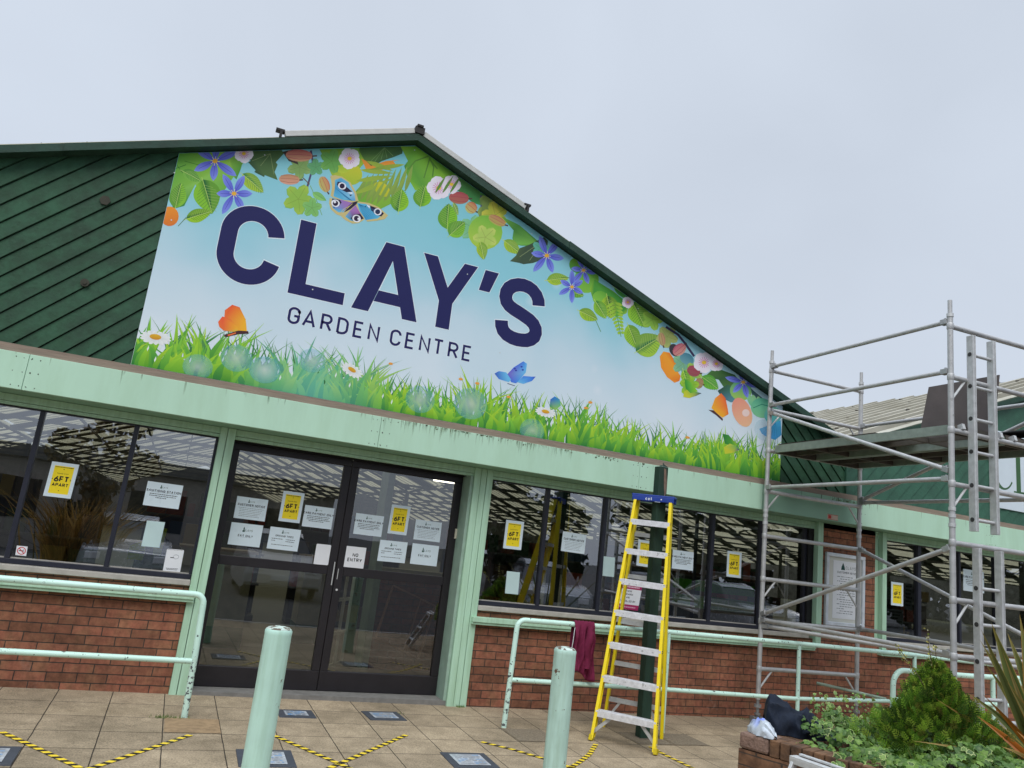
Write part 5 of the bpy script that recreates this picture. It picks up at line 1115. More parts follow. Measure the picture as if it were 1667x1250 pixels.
MB().tube([(3.06, YR, gz(3.06, YR)-.03), (3.073, YR, .44)], RR, 14).build('rail_post', MINT_RAILC, t, True)
m = MB(); m.tube([(3.073, YR, .4401)]+bend((3.085, YR, .905), .075, (0, 0, 1), (1, 0, 0))+[(4.8, YR, .905), (6.48, YR, .895), (8.3, YR, .872), (9.96, YR, .82), (11.5, YR, .80)], RR, 14); m.build('top_rail', MINT_RAIL, t, True)
m = MB(); m.tube([(3.085, YR, .375), (4.8, YR, .355), (6.48, YR, .325), (7.84, YR, .345)], RR*.88, 14); m.build('lower_rail', MINT_RAIL, t, True)
for x, zt in ((4.77, .89), (6.485, .88), (8.25, .86), (10.3, .80)): MB().tube([(x, YR, gz(x, YR)-.03), (x, YR, zt)], RR*.9, 12).build('rail_post', MINT_RAIL, t, True)
MB().tube([(7.2, -.3, .43), (7.83, -.72, .36)], .017, 10).build('stay', mat('rail_dull', rgb(150, 168, 150), .6, var=.2), t, True)
YF = -1.2
t = thing('handrail', 'short pale mint rail with a rounded end, behind the conifer', 'handrail', (8, YF, 0))
za = onY(1475, 1087, YF)[2]-.03
m = MB(); m.tube([(7.365, YF, gz(7.36, YF)-.03)]+bend((7.375, YF, za), .16, (0, 0, 1), (1, 0, 0), 8)+[(8.6, YF, za-.01), (9.40, YF, za), (12, YF, za)], RR*1.15, 14); m.build('top_rail', MINT_RAIL, t, True)
m = MB(); m.tube([(7.37, YF, .44), (9.6, YF, .44)], RR, 12); m.build('lower_rail', MINT_RAIL, t, True)
for x in (8.965, 9.42): MB().tube([(x, YF, gz(x, YF)-.03), (x, YF, za-.01)], RR*1.05, 12).build('rail_post', MINT_RAIL, t, True)

# ================================================================== BOLLARDS
def bollard(px, py, y, label, rad=.0735):
    # top centre from the photo
    p = onY(px, py, y); x, z = p[0], p[2]; g = gz(x, y)
    t = thing('bollard', label, 'bollard', (x, y, g), 'bollards in front of the doors')
    m = MB(); prof = [(rad, g-.05), (rad, g+.3), (rad, z-.03), (rad*1.02, z-.012), (rad*.93, z-.002)]
    m.tube([(x, y, q) for r, q in prof], [r for r, q in prof], 32, caps=True); m.build('tube', MINT_POSTP, t, True, auto=True)
    m = MB(); m.tube([(x, y, z-.0015), (x, y, z+.006), (x, y, z+.012)], [rad*.94, rad*.8, rad*.45], 28); m.build('cap', mat('bollard_cap', rgb(190, 206, 196), .7, var=.15, scale=18, chips=((.14, .11, .08), 22), chip_amt=.5, bump=.6), t, True)
bollard(454.5, 1023, -2.9, 'mint green steel bollard in front of the doors, with one rust hole low down', .0735)
MINT_POSTP = mat('bollard_paint_chipped', rgb(182, 214, 202, 1.0), .5, streak=(24, 2, (.82, .82, .78)), var=.06, scale=5, chips=((.13, .07, .045), 11), chip_amt=.635)
bollard(920.5, 1056, -2.85, 'mint green bollard nearest the stepladder, paint chipped and rusty at top and base', .0725)

# ================================================================== GREEN TIMBER POST
YG = -.943
t = thing('timber_post', 'weathered dark green square timber post standing behind the stepladder', 'post', (4.40, YG, 0))
pt = onY(1074, 760, YG)
m = MB(); w = .052
zt = pt[2]; m.box(4.405-w, 4.405+w, YG-.055, YG+.035, gz(4.4, YG)-.02, zt)
m.build('post', mat('post_stain', rgb(34, 58, 46), .7, var=.3, scale=6, bump=.5, bscale=30, stretch=(1, 1, .2), chips=((.16, .13, .10), 7), chip_amt=.72), t, bevel=.004)
m = MB(); m._add([(4.405-w, YG-.056, zt), (4.405+w, YG-.056, zt), (4.44, YG-.02, zt+.022), (4.43, YG-.02, zt+.03), (4.425, YG, zt+.055), (4.415, YG-.01, zt+.02), (4.37, YG-.02, zt+.018)], [(0, 1, 2, 3, 4, 5, 6)])
m.build('splintered_top', mat('post_stain', (0, 0, 0)), t)
m = MB(); m._add([(4.405, YG-.0562, zt-.015), (4.43, YG-.0562, zt-.02), (4.45, YG-.0562, zt-.16), (4.45, YG-.0562, zt-.26), (4.43, YG-.0562, zt-.30), (4.415, YG-.0562, zt-.17)], [tuple(range(6))]); m.build('bare_wood', mat('bare_wood', rgb(118, 98, 84), .85, var=.2, scale=20), t)
g0 = gz(4.4, YG)
m = MB(); m._add([(4.405-w-.03, YG-.09, g0+.004), (4.405+w+.03, YG-.085, g0+.004), (4.405+w+.02, YG+.08, g0+.004), (4.405-w-.02, YG+.07, g0+.004)], [(0, 1, 2, 3)]); m.build('mortar_patch', mat('mortar', rgb(110, 100, 88), .9, var=.3, scale=30), t)

# ================================================================== STEPLADDER
ZC = 2.20
F1, F2, B2_, B1_ = Vector((3.769, -1.096, gz(3.77, -1.1))), Vector((4.179, -1.507, gz(4.18, -1.5))), Vector((4.598, -.99, gz(4.6, -1))), Vector((4.19, -.60, gz(4.19, -.6)))
c1_, c2_ = Vector(onH(1040, 808, ZC)), Vector(onH(1089, 812, ZC))
LAD = thing('stepladder', 'yellow fibreglass stepladder with aluminium treads and a blue top cap, standing open on the paving', 'stepladder', tuple((F1+F2+B1_+B2_)/4))
dirw = (F2-F1).normalized(); back = Vector((-dirw.y, dirw.x, 0)); back = back if back.dot(B1_-F1) > 0 else -back
mid = (c1_+c2_)/2; hw = (c2_-c1_).length/2
mid = Vector(onH(1064.5, 810, ZC)); T1 = mid-dirw*.185; T2_ = mid+dirw*.185
def channel(a, b, wd, th, side, mt, name, up):
    m = MB(); m.bar(a, b, th, wd, up); return m.build(name, mt, LAD, bevel=.003)
upn = back
for a, b in ((F1, T1), (F2, T2_)): 
    m = MB(); s = 1 if a is F1 else -1
    m.bar(a+Vector((0, 0, .025)), b, .006, .075, upn); m.bar(a+dirw*.012*s+Vector((0, 0, .025))-back*.036, b+dirw*.012*s-back*.036, .026, .006, upn); m.bar(a+dirw*.012*s+Vector((0, 0, .025))+back*.036, b+dirw*.012*s+back*.036, .026, .006, upn)
    m.build('side_rail', YEL, LAD)
    m = MB(); m.bar(a-Vector((0, 0, .0)), a+(b-a).normalized()*.05, .034, .088, upn); m.build('foot', BLACK if 0 else mat('yellow_foot', rgb(214, 190, 20, .9), .6), LAD, bevel=.004)
TB1, TB2 = T1+back*.07-Vector((0, 0, .02)), T2_+back*.07-Vector((0, 0, .02))
for a, b in ((B1_, TB1+dirw*.02), (B2_, TB2-dirw*.02)): m = MB(); m.bar(a, b, .028, .05, upn); m.build('rear_rail', YEL, LAD, bevel=.004)
TR = mat('tread_aluminium', (.74, .74, .76), .4, metal=.25, var=.12, scale=30, chips=((.42, .42, .43), 28), chip_amt=.62)
NT = 8
for k in range(1, NT):
    f_ = .112+(k-1)*.130
    a = F1.lerp(T1, f_); b = F2.lerp(T2_, f_); a = a+dirw*.005; b = b-dirw*.005
    m = MB(); m.bar(a+back*.0, b+back*.0, .088, .012)         # tread plate (width across)
    m.bar(a-back*.043-Vector((0, 0, .021)), b-back*.043-Vector((0, 0, .021)), .006, .052); m.bar(a+back*.041-Vector((0, 0, .018)), b+back*.041-Vector((0, 0, .018)), .006, .026)
    for r_ in range(-3, 4): m.bar(a+back*r_*.011+Vector((0, 0, .007)), b+back*r_*.011+Vector((0, 0, .007)), .004, .003)
    m.build('tread', TR, LAD)
    m = MB()
    for p, s in ((a, -1), (b, 1)):
        for dz in (-.012, .004): q = p+dirw*(.014*s)+Vector((0, 0, dz)); m.tube([q-back*.045, q-back*.05], .0045, 8)
    m.build('rivet', mat('rivet_dark', (.08, .08, .08), .4, metal=.5), LAD)
for f_ in (.12, .274, .453, .653, .84):
    a = B1_.lerp(TB1+dirw*.02, f_); b = B2_.lerp(TB2-dirw*.02, f_); m = MB(); m.bar(a, b, .025, .04); m.bar(a-back*.016-Vector((0, 0, .012)), b-back*.016-Vector((0, 0, .012)), .006, .018); m.build('rear_bar', ALU2, LAD)
k1a = F1.lerp(T1, .108); k1b = F2.lerp(T2_, .108)
for (a, b) in ((F1.lerp(T1, .03), k1a.lerp(k1b, .26)-Vector((0, 0, .03))), (F2.lerp(T2_, .03), k1a.lerp(k1b, .74)-Vector((0, 0, .03)))): m = MB(); m.bar(a+(0*back), b, .012, .028); m.build('brace', ALU2, LAD)
r1a = B1_.lerp(TB1, .12); r1b = B2_.lerp(TB2, .12)
for (a, b) in ((B1_.lerp(TB1, .02), r1a.lerp(r1b, .25)), (B2_.lerp(TB2, .02), r1a.lerp(r1b, .75))): m = MB(); m.bar(a, b, .01, .022); m.build('brace', ALU2, LAD)
m = MB(); cc = mid+back*.02+Vector((0, 0, .012)); m.bar(cc-dirw*.215, cc+dirw*.215, .135, .022); m.bar(cc-dirw*.21-back*.062-Vector((0, 0, .03)), cc+dirw*.21-back*.062-Vector((0, 0, .03)), .012, .05); m.bar(cc-dirw*.21+back*.062-Vector((0, 0, .03)), cc+dirw*.21+back*.062-Vector((0, 0, .03)), .012, .05)
m.build('top_cap', BLUE, LAD, bevel=.006)
G_['c'] = (.42, [arc(.22, .28, .2, .27, 50, 310, 12)]); G_['a'] = (.42, [arc(.2, .28, .2, .27, 0, 360, 14), [(.41, .56), (.41, 0)]]); G_['t'] = (.3, [[(.13, .9), (.13, .1), (.28, .02)], [(0, .58), (.28, .58)]])
m = MB(); o_ = cc-back*.069-Vector((0, 0, .046))
def capt(q): return tuple(o_+dirw*q[0]+Vector((0, 0, q[1]))-back*.0006)
for q in text_quads('cat', .036, .007, -.075, .0, .1): m._add([capt(p) for p in q], [(0, 1, 2, 3)], [C(226, 232, 240)]*4)
for q in (arc(.085, .017, .007, .007, 0, 360, 8)[:-1],): m._add([capt(p) for p in q], [tuple(range(len(q)))], [C(226, 232, 240)]*len(q))
m._add([capt(p) for p in ((.02, -.012), (.075, -.012), (.075, -.008), (.02, -.008))], [(0, 1, 2, 3)], [C(200, 210, 226)]*4)
m.build('cap_print', INK, LAD)

# ================================================================== SCAFFOLD TOWER
SA, SB_, SC_, SD = Vector((6.20, -.46, 0)), Vector((7.60, -.51, 0)), Vector((6.155, -2.83, 0)), Vector((7.555, -2.88, 0))
TW = thing('scaffold_tower', 'aluminium mobile scaffold tower with ladder frames, diagonal braces and a half-built platform', 'scaffold tower', (6.9, -1.7, gz(6.9, -1.7)))
ZL = [.57, 1.08, 1.54, 2.02, 2.53, 3.01, 3.50, 3.98]
rT = .0252
def V3(p, z): return Vector((p.x, p.y, z))
for p in (SA, SB_, SC_, SD):
    g = gz(p.x, p.y)
    m = MB(); m.tube([V3(p, g+.30), V3(p, 2.24)], rT, 14); m.tube([V3(p, 2.242), V3(p, 4.10)], rT, 14)
    m.build('upright', ALU, TW, True)
    m = MB(); m.tube([V3(p, 4.10), V3(p, 4.23)], rT*.78, 12); m.build('spigot', ALU, TW, True)
    for z in (4.085, 2.17, 2.25, 2.31): m = MB(); m.tube([V3(p, z-.016), V3(p, z+.016)], rT*1.2, 14); m.build('collar', ALU2, TW, True)
    for z in ZL: m = MB(); m.tube([V3(p, z-.03), V3(p, z-.024), V3(p, z+.024), V3(p, z+.03)], [rT*1.08, rT*1.2, rT*1.2, rT*1.08], 14); m.build('collar', ALU, TW, True)
    m = MB(); m.tube([V3(p, g+.06), V3(p, g+.34)], rT*.7, 12); m.tube([V3(p, g+.22), V3(p, g+.25)], rT*1.6, 12); m.tube([V3(p, g+.14), V3(p, g+.16)], rT*1.3, 12)
    m.box(p.x-.06, p.x+.06, p.y-.06, p.y+.06, g+.0, g+.012); m.box(p.x-.075, p.x-.06, p.y-.03, p.y+.03, g+.012, g+.11); m.box(p.x-.075, p.x+.05, p.y-.03, p.y+.03, g+.11, g+.125)
    m.build('adjustable_foot', mat('foot_metal', (.30, .31, .32), .5, metal=.6, var=.2), TW)
for (p, q) in ((SA, SB_), (SC_, SD)):
    for i, z in enumerate(ZL):
        MB().tube([V3(p, z), V3(q, z)], rT*.92, 12).build('rung', ALU, TW, True)
    dd = (q-p).normalized()
    for z, s in ((.57, -1), (1.54, -1), (2.53, -1), (3.50, -1)):
        m = MB(); m.tube([V3(p, z+s*.22), V3(p+dd*.17, z-.02)], .011, 8); m.build('gusset', ALU2, TW, True); m = MB(); m.tube([V3(q, z+s*.22), V3(q-dd*.17, z-.02)], .011, 8); m.build('gusset', ALU2, TW, True)
def ledger(p, z0, q, z1, name='ledger', dz=.0):
    d_ = (V3(q, z1)-V3(p, z0)).normalized(); a = V3(p, z0); b = V3(q, z1)
    off = Vector((0, 0, 0)); MB().tube([a+d_*.03, b-d_*.03], .0215, 12).build(name, ALU, TW, True)
    m = MB()
    for c_, s in ((a, 1), (b, -1)): e = c_+d_*.05*s; m.bar(e-d_*.035, e+d_*.035, .058, .05); m.tube([e+Vector((0, 0, .0)), e+Vector((0, 0, .04))], .012, 8)
    m.build('hook', mat('hook_metal', (.40, .40, .40), .45, metal=.7, var=.2), TW, bevel=.004)
for z in (4.03, 3.555, 2.575, 1.095):
    ledger(SA, z, SC_, z)
for z in (3.06, 2.58, 1.10, 3.53): ledger(SB_, z, SD, z)
ledger(SA, 3.47, SC_, 2.64, 'brace'); ledger(SA, 1.15, SC_, 1.98, 'brace')
ledger(SB_, 2.60, SD, 3.45, 'brace'); ledger(SB_, 2.03, SD, 1.15, 'brace'); ledger(SA, 1.03, SD, 1.0, 'brace')
# platform: front deck with hatch, rear deck
PZ = 3.03
fd = (SC_-SA).normalized(); xr = (SB_-SA).normalized()
def plat(o, wdt, label, hatch):
    a = o+fd*.06; b = o+fd*(2.33); z = PZ
    for s in (0, wdt): m = MB(); m.bar(V3(a+xr*s, z), V3(b+xr*s, z), .03, .085); m.build('platform_beam', mat('beam_alu', rgb(158, 170, 160, .8), .6, metal=.3, var=.12, scale=16), TW)
    m = MB()
    for e in ((a, b)): m.bar(V3(e+xr*.015, z), V3(e+xr*(wdt-.015), z), .03, .09)
    for k in (.22, .5, .78): m.bar(V3(a.lerp(b, k)+xr*.015, z-.01), V3(a.lerp(b, k)+xr*(wdt-.015), z-.01), .03, .05)
    m.bar(V3(a+xr*wdt*.5, z-.012), V3(b+xr*wdt*.5, z-.012), .03, .045)
    m.build('platform_frame', mat('dark_crossbar', rgb(104, 98, 90, .8), .75, metal=.2, var=.2), TW)
    PLY = mat('phenolic_ply', rgb(58, 48, 42), .7, var=.2, scale=6)
    m = MB(); e0 = .62 if hatch else 1.0
    m.bar(V3(a+xr*wdt/2+fd*.02, z+.0545), V3(a.lerp(b, e0)+xr*wdt/2, z+.0545), wdt-.02, .012); m.build('platform_deck', PLY, TW)
    m = MB()
    for e, s in ((a, -1), (b, 1)):
        for w_ in (.06, wdt-.06): m = MB(); m.bar(V3(e+xr*w_, z+.01), V3(e+xr*w_+fd*.07*s, z+.03), .035, .05); m.build('platform_hook', ALU2, TW)
plat(SA+xr*.06, .60, '', True); plat(SA+xr*.72, .60, '', False)
ha = V3(SA+xr*.09+fd*1.58, PZ+.06); hb = V3(SA+xr*.09+fd*2.28, PZ+.06)
h_ = MB(); tilt = Vector((xr.x*.10, xr.y*.10, .58)); wd_ = .0
ha = V3(SA+xr*.62+fd*1.50, PZ+.06); hb = V3(SA+xr*.62+fd*2.30, PZ+.06)
q = [ha, hb, hb+tilt, ha+tilt+fd*.04]; nrm = xr*.012
h_._add([tuple(p) for p in q]+[tuple(p+nrm) for p in q], [(0, 1, 2, 3), (7, 6, 5, 4), (0, 4, 5, 1), (1, 5, 6, 2), (2, 6, 7, 3), (3, 7, 4, 0)])
h_.build('trapdoor', mat('trapdoor_ply', rgb(84, 76, 74), .65, var=.15, scale=5, chips=((.25, .25, .24), 12), chip_amt=.74), TW)
# climbing ladders hooked on the outer frame
cd_ = (SD-SC_).normalized(); od = Vector((cd_.y, -cd_.x, 0)); od = od if od.y < 0 else -od
def climb(z0, z1, u0, u1, label):
    t_ = TW
    for u in (u0, u1):
        m = MB(); p = SC_+cd_*u+od*.045; m.bar(V3(p, z0), V3(p, z1), .066, .026, tuple(cd_)); m.bar(V3(p+cd_*.014-od*.0, z0), V3(p+cd_*.014, z1), .08, .006, tuple(cd_)); m.build('ladder_stile', ALU2, t_, bevel=.003)
    z = z0+.10
    while z < z1-.04:
        a = SC_+cd_*u0+od*.045; b = SC_+cd_*u1+od*.045; m = MB(); m.tube([V3(a, z), V3(b, z)], .0155, 10); m.build('ladder_rung', ALU2, t_, True)
        m = MB(); m.tube([V3(a-cd_*.0155, z), V3(a-cd_*.014, z)], .02, 12); m.build('rung_socket', mat('socket_dark', (.04, .04, .04), .5), t_, True); z += .30
def uat(px, py, z): 
    w_ = onH(px, py, z); return (Vector(w_)-SC_).dot(cd_)
climb(2.14, 3.92, .20, .46, 'upper'); climb(.06, 2.0, .23, .50, 'lower')
# black foam roll on the deck
t = thing('corrugated_hose', 'black corrugated sheet offcut lying on the far end of the scaffold platform', 'roll', (7.2, -2.5, PZ+.07))
m = MB(); a = Vector(onH(1628, 706, PZ+.12)); b = Vector(onH(1660, 711, PZ+.12)); n_ = 9
for k in range(n_): p = a.lerp(b, k/(n_-1)); m.tube([p-Vector((0, .25, 0)), p+Vector((0, .25, 0))], .016, 8)
m.build('hose_body', BLACK, t, True)

# ================================================================== FLOOR TAPE AND FLOOR MATS
YT, KT = C(250, 214, 60), C(38, 34, 34)
def tape(pts, label, w=.042, seg=.085, skew=.5):
    P = [Vector((p[0], p[1], 0)) for p in pts]; L_ = [0]
    for i in range(1, len(P)): L_.append(L_[-1]+(P[i]-P[i-1]).length)
    def at(s):
        s = min(max(s, 0), L_[-1])
        for i in range(1, len(P)):
            if s <= L_[i] or i == len(P)-1:
                return P[i-1].lerp(P[i], (s-L_[i-1])/(L_[i]-L_[i-1])), (P[i]-P[i-1]).normalized()
    m = MB(); s = 0; k = 0; sk = w*skew
    def pt_(s, side):
        p, d = at(s+side*sk/2); nn = Vector((-d.y, d.x, 0)); q = p+nn*side*w/2; return (q.x, q.y, gz(q.x, q.y)+.0045)
    while s < L_[-1]-.01:
        e = min(s+seg/2, L_[-1]); m.quad(pt_(s, 1), pt_(s, -1), pt_(e, -1), pt_(e, 1), [YT if k % 2 == 0 else KT]*4); s = e; k += 1
    o = m.build('floor_tape', vcol_mat('tape_vinyl', .4, .4)); tag(o, label, 'floor tape', 'hazard tape crosses on the paving')
def g2(px, py): return onG(px, py)[:2]
tape([g2(2, 1192), g2(128, 1250)]+[(-.05, -2.3)], 'yellow and black hazard tape running down from the left edge of the picture')
tape([g2(310, 1197), g2(152, 1250), (-.4, -2.3)], 'yellow and black hazard tape rising towards the left handrail post', skew=-.4)
tape([g2(446, 1198), g2(566, 1250), (1.6, -2.35)], 'yellow and black hazard tape starting behind the left bollard')
tape([g2(661, 1197), g2(538, 1250), (1.0, -2.3)], 'yellow and black hazard tape rising towards the right door post', skew=-.2)
tape([g2(783, 1208), g2(836, 1221), g2(890, 1237), (3.35, -2.2)], 'yellow and black hazard tape passing behind the right bollard')
tape([g2(970, 1212), g2(960, 1228), g2(945, 1240), g2(926, 1252), (2.9, -2.2)], 'curved yellow and black hazard tape ending at the stepladder foot', skew=-.1)
tape([g2(1058, 1216), g2(1088, 1232), g2(1130, 1252), (4.9, -2.3)], 'yellow and black hazard tape passing under the stepladder front leg')
MATG = mat('mat_border', rgb(66, 70, 78), .7, var=.12, scale=20); 
def fmat(px0, px1, label, rotz=0, far=None, near=None):
    pass
def floormat(cx, cy, w, d, ang, label, seed):
    t_ = thing('floor_mat', label, 'floor sign', (cx, cy, gz(cx, cy)), 'framed notices lying on the paving'); rr_ = random.Random(seed)
    ca, sa = math.cos(ang), math.sin(ang)
    def Pp(u, v, h): x = cx+u*ca-v*sa; y = cy+u*sa+v*ca; return (x, y, gz(x, y)+h)
    m = MB(); o4 = [(-w/2, -d/2), (w/2, -d/2), (w/2, d/2), (-w/2, d/2)]
    m._add([Pp(u, v, .006) for u, v in o4]+[Pp(u*1.01, v*1.01, .0) for u, v in o4], [(0, 1, 2, 3)]+[(i, i+4, (i+1) % 4+4, (i+1) % 4) for i in range(4)]); m.build('border', MATG, t_)
    iw, id_ = w/2-.055, d/2-.05; m = MB(); m._add([Pp(u, v, .0085) for u, v in ((-iw, -id_), (iw, -id_), (iw, id_), (-iw, id_))], [(0, 1, 2, 3)]); m.build('sheet', mat('laminated_paper_worn', rgb(176, 182, 188), .25, var=.18, scale=9), t_)
    m = MB()
    for k in range(7):
        v = id_-.03-k*id_*.26; u = -iw+.02
        while u < iw-.03: L_ = rr_.uniform(.015, .07); m._add([Pp(a, b_, .0095) for a, b_ in ((u, v), (min(u+L_, iw-.02), v), (min(u+L_, iw-.02), v+.014), (u, v+.014))], [(0, 1, 2, 3)], [C(*rr_.choice([(130, 136, 144), (110, 150, 190), (140, 144, 150)]))]*4); u += L_+.012
    m.build('print', INK, t_)
floormat(1.24, -.535, .30, .25, .02, 'grey framed notice on the paving just right of the left bollard, nearest the doors', 1)
floormat(2.01, -.50, .33, .29, .06, 'grey framed notice on the paving in front of the right door', 2)
floormat(2.36, -1.74, .36, .36, -.02, 'grey framed notice at the bottom edge between the two bollards', 3)
floormat(.87, -1.76, .37, .37, -.02, 'grey framed notice half hidden behind the left bollard', 4)
floormat(-.78, -1.78, .37, .36, 0, 'grey framed notice at the left edge with a blue printed sheet', 5)
# weeds in the joints
m = MB(); rr = random.Random(8)
for (x, y, n_, s) in ((.21, -.78, 60, .1), (.3, -.79, 30, .06), (2.9, -.04, 50, .05), (2.2, -.4, 8, .05), (6.4, -.05, 40, .12)):
    for k in range(n_):
        a = rr.uniform(0, 6.28); px_, py_ = x+rr.gauss(0, s*.5), y+rr.gauss(0, .012); h = rr.uniform(.005, .03); g = gz(px_, py_)
        m._add([(px_, py_, g), (px_+.006*math.cos(a), py_+.006*math.sin(a), g), (px_+.01*math.cos(a+1), py_+.008, g+h)], [(0, 1, 2)])
tag(m.build('weeds', mat('weed_green', rgb(90, 110, 50), .8, var=.3)), 'tiny weeds and moss growing in the paving joints', 'weeds', kind='stuff')

# ================================================================== JACKET ON THE RAIL
xa, xb = onY(934, 1010, YR)[0], onY(966, 1012, YR)[0]; zbot = onY(950, 1098, YR)[2]
t = thing('maroon_jacket', 'maroon jacket draped over the handrail beside the right bollard', 'jacket', (xa, YR, .9))
m = MB(); NU, NV = 40, 46; rj = .034; vs = []; import itertools
Lf = .94-zbot-.03; Lb = .30
for j in range(NV+1):
    s = -Lf+(Lf+math.pi*rj+Lb)*j/NV
    for i in range(NU+1):
        u = i/NU; x = xa+(xb-xa)*u; drop = max(0, -s)
        flare = 1+.16*(drop/Lf); x = (x-(xa+xb)/2)*flare+(xa+xb)/2+.02*drop
        fold = .017*math.sin(u*17+1.5*math.sin(drop*9))+.009*math.sin(u*37+drop*22)+.012*math.sin(u*7+drop*14)
        k = min(1, drop/.12)
        if s < 0: y = YR-rj-.006-fold*k-.01*k-abs(.018*math.sin(u*9+drop*5))*k; z = .905+s+(.035*math.sin(u*5+.6)*k*drop/Lf*1.3)
        elif s < math.pi*rj: a_ = s/rj; y = YR-rj*math.cos(a_)*1.1; z = .905+rj*math.sin(a_)*(1+.2*abs(math.sin(u*17)))
        else: y = YR+rj+.004+fold*.5; z = .905-(s-math.pi*rj)
        vs.append((x, y, z))
m._add(vs, [(j*(NU+1)+i, j*(NU+1)+i+1, (j+1)*(NU+1)+i+1, (j+1)*(NU+1)+i) for j in range(NV) for i in range(NU)])
o = m.build('jacket_body', mat('maroon_cloth', rgb(112, 38, 66), .9, var=.15, scale=30, bump=.35, bscale=200, spec=.15), t, True); sm = o.modifiers.new('thick', 'SOLIDIFY'); sm.thickness = .007
m = MB(); cx_ = (xa+xb)/2                        # sleeve hanging in front
pts = [(cx_+.03+.012*math.sin(k*1.3), YR-.075-.012*math.sin(k*.9), .90-k*.055) for k in range(8)]
m.tube(pts, [.02, .036, .040, .037, .041, .036, .034, .030], 14); m.build('sleeve', mat('maroon_cloth', (0, 0, 0)), t, True)
m = MB(); m.tube([(xa-.004, YR-.045, .88), (xa-.02, YR-.06, .75), (xa-.03, YR-.055, .62), (xa-.012, YR-.05, .55)], .003, 6); m.build('drawcord', WHITE, t, True)

# ================================================================== PLANTER AND WHAT STANDS ON IT
PA = Vector((3.78, -3.03, 0)); PD = Vector((.33, -.94, 0)).normalized(); PN = Vector((PD.y, -PD.x, 0)); PN = -PN if PN.x < 0 else PN   # PN points into the bed
HT = .50; LW = 2.6; TH = .215
PL = thing('brick_planter', 'low reddish brick planter wall with a soldier course and a chipped rounded corner', 'planter', tuple(PA))
def planter_brick():
    m = brick_mat('planter_brick', rgb(106, 78, 62, .9), rgb(80, 60, 50, .9), (.07, .055, .045, 1), axes='diag'); return m
PBM = planter_brick()
def obox(o, d, n, l0, l1, w0, w1, z0, z1, m):
    p = [o+d*l+n*w for l, w in ((l0, w0), (l1, w0), (l1, w1), (l0, w1))]
    vs = [(q.x, q.y, z0) for q in p]+[(q.x, q.y, z1) for q in p]; m._add(vs, [(3, 2, 1, 0), (4, 5, 6, 7), (0, 1, 5, 4), (1, 2, 6, 5), (2, 3, 7, 6), (3, 0, 4, 7)])
m = MB(); PX = Vector((1, -.03, 0)).normalized()
obox(PA, PD, PN, 0, LW, 0, TH, -.12, HT-.108, m); o2 = PA+PX*.2
obox(o2+Vector((0, -.0, 0)), PX, Vector((PX.y, -PX.x, 0)), 0, 3.2, 0, TH, -.12, HT-.108, m)
m.build('brick_wall', PBM, PL)
m = MB(); k = 0; l = 0.0; rr = random.Random(4)
m2 = MB(); obox(PA, PD, PN, -.002, .215, -.002, TH+.002, HT-.104, HT, m2); m2.build('corner_stone', mat('render_corner', rgb(128, 104, 92), .95, var=.25, scale=25, bump=1.0, bscale=50), PL, bevel=.02)
l = .222
while l < LW: obox(PA, PD, PN, l, l+.065, -rr.uniform(-.001, .003), TH, HT-.104+rr.uniform(-.001, .001), HT+rr.uniform(-.003, .002), m); l += .075
l = .05
while l < 3.1: obox(o2, PX, Vector((PX.y, -PX.x, 0)), l, l+.065, -.001, TH, HT-.104, HT+rr.uniform(-.003, .002), m); l += .075
m.build('soldier_course', mat('planter_soldier', rgb(108, 80, 58), .9, var=.3, scale=9, bump=.6, bscale=60, c2=rgb(66, 50, 40)), PL, bevel=.006)
m = MB(); q = PA+PD*.1+PN*.2
m._add([tuple(PA+PN*.2+PD*.1+Vector((0, 0, HT-.09))), tuple(PA+PD*2.6+PN*.2+Vector((0, 0, HT-.09))), (8.0, -5.0, HT-.09), (6.9, -3.2, HT-.09), (4.4, -3.1, HT-.09)], [(0, 1, 2, 3, 4)])
m.build('soil', mat('soil', (.045, .032, .022), .95, var=.4, scale=30, bump=1), PL)

# navy jacket heaped on the wall end
c0 = Vector(onH(1250, 1200, HT)); c1 = Vector(onH(1340, 1212, HT))
JK = thing('navy_jacket', 'dark navy jacket heaped on the end of the brick planter', 'jacket', tuple(c0))
m = MB(); NU, NV = 90, 60; L0 = Vector(onH(1243, 1186, HT)); L1 = Vector(onH(1364, 1206, HT)); ax = (L1-L0); Lx_ = ax.length; ax.normalize(); ay = Vector((-ax.y, ax.x, 0)); rr = random.Random(9)
prof = [(0, .09), (.02, .18), (.06, .215), (.14, .205), (.3, .185), (.45, .165), (.6, .14), (.75, .105), (.88, .07), (1.0, .012)]
def interp(u):
    for i in range(len(prof)-1):
        if u <= prof[i+1][0]: t_ = (u-prof[i][0])/(prof[i+1][0]-prof[i][0]); return prof[i][1]*(1-t_)+prof[i+1][1]*t_
    return 0
from mathutils import noise as mn
vs = []
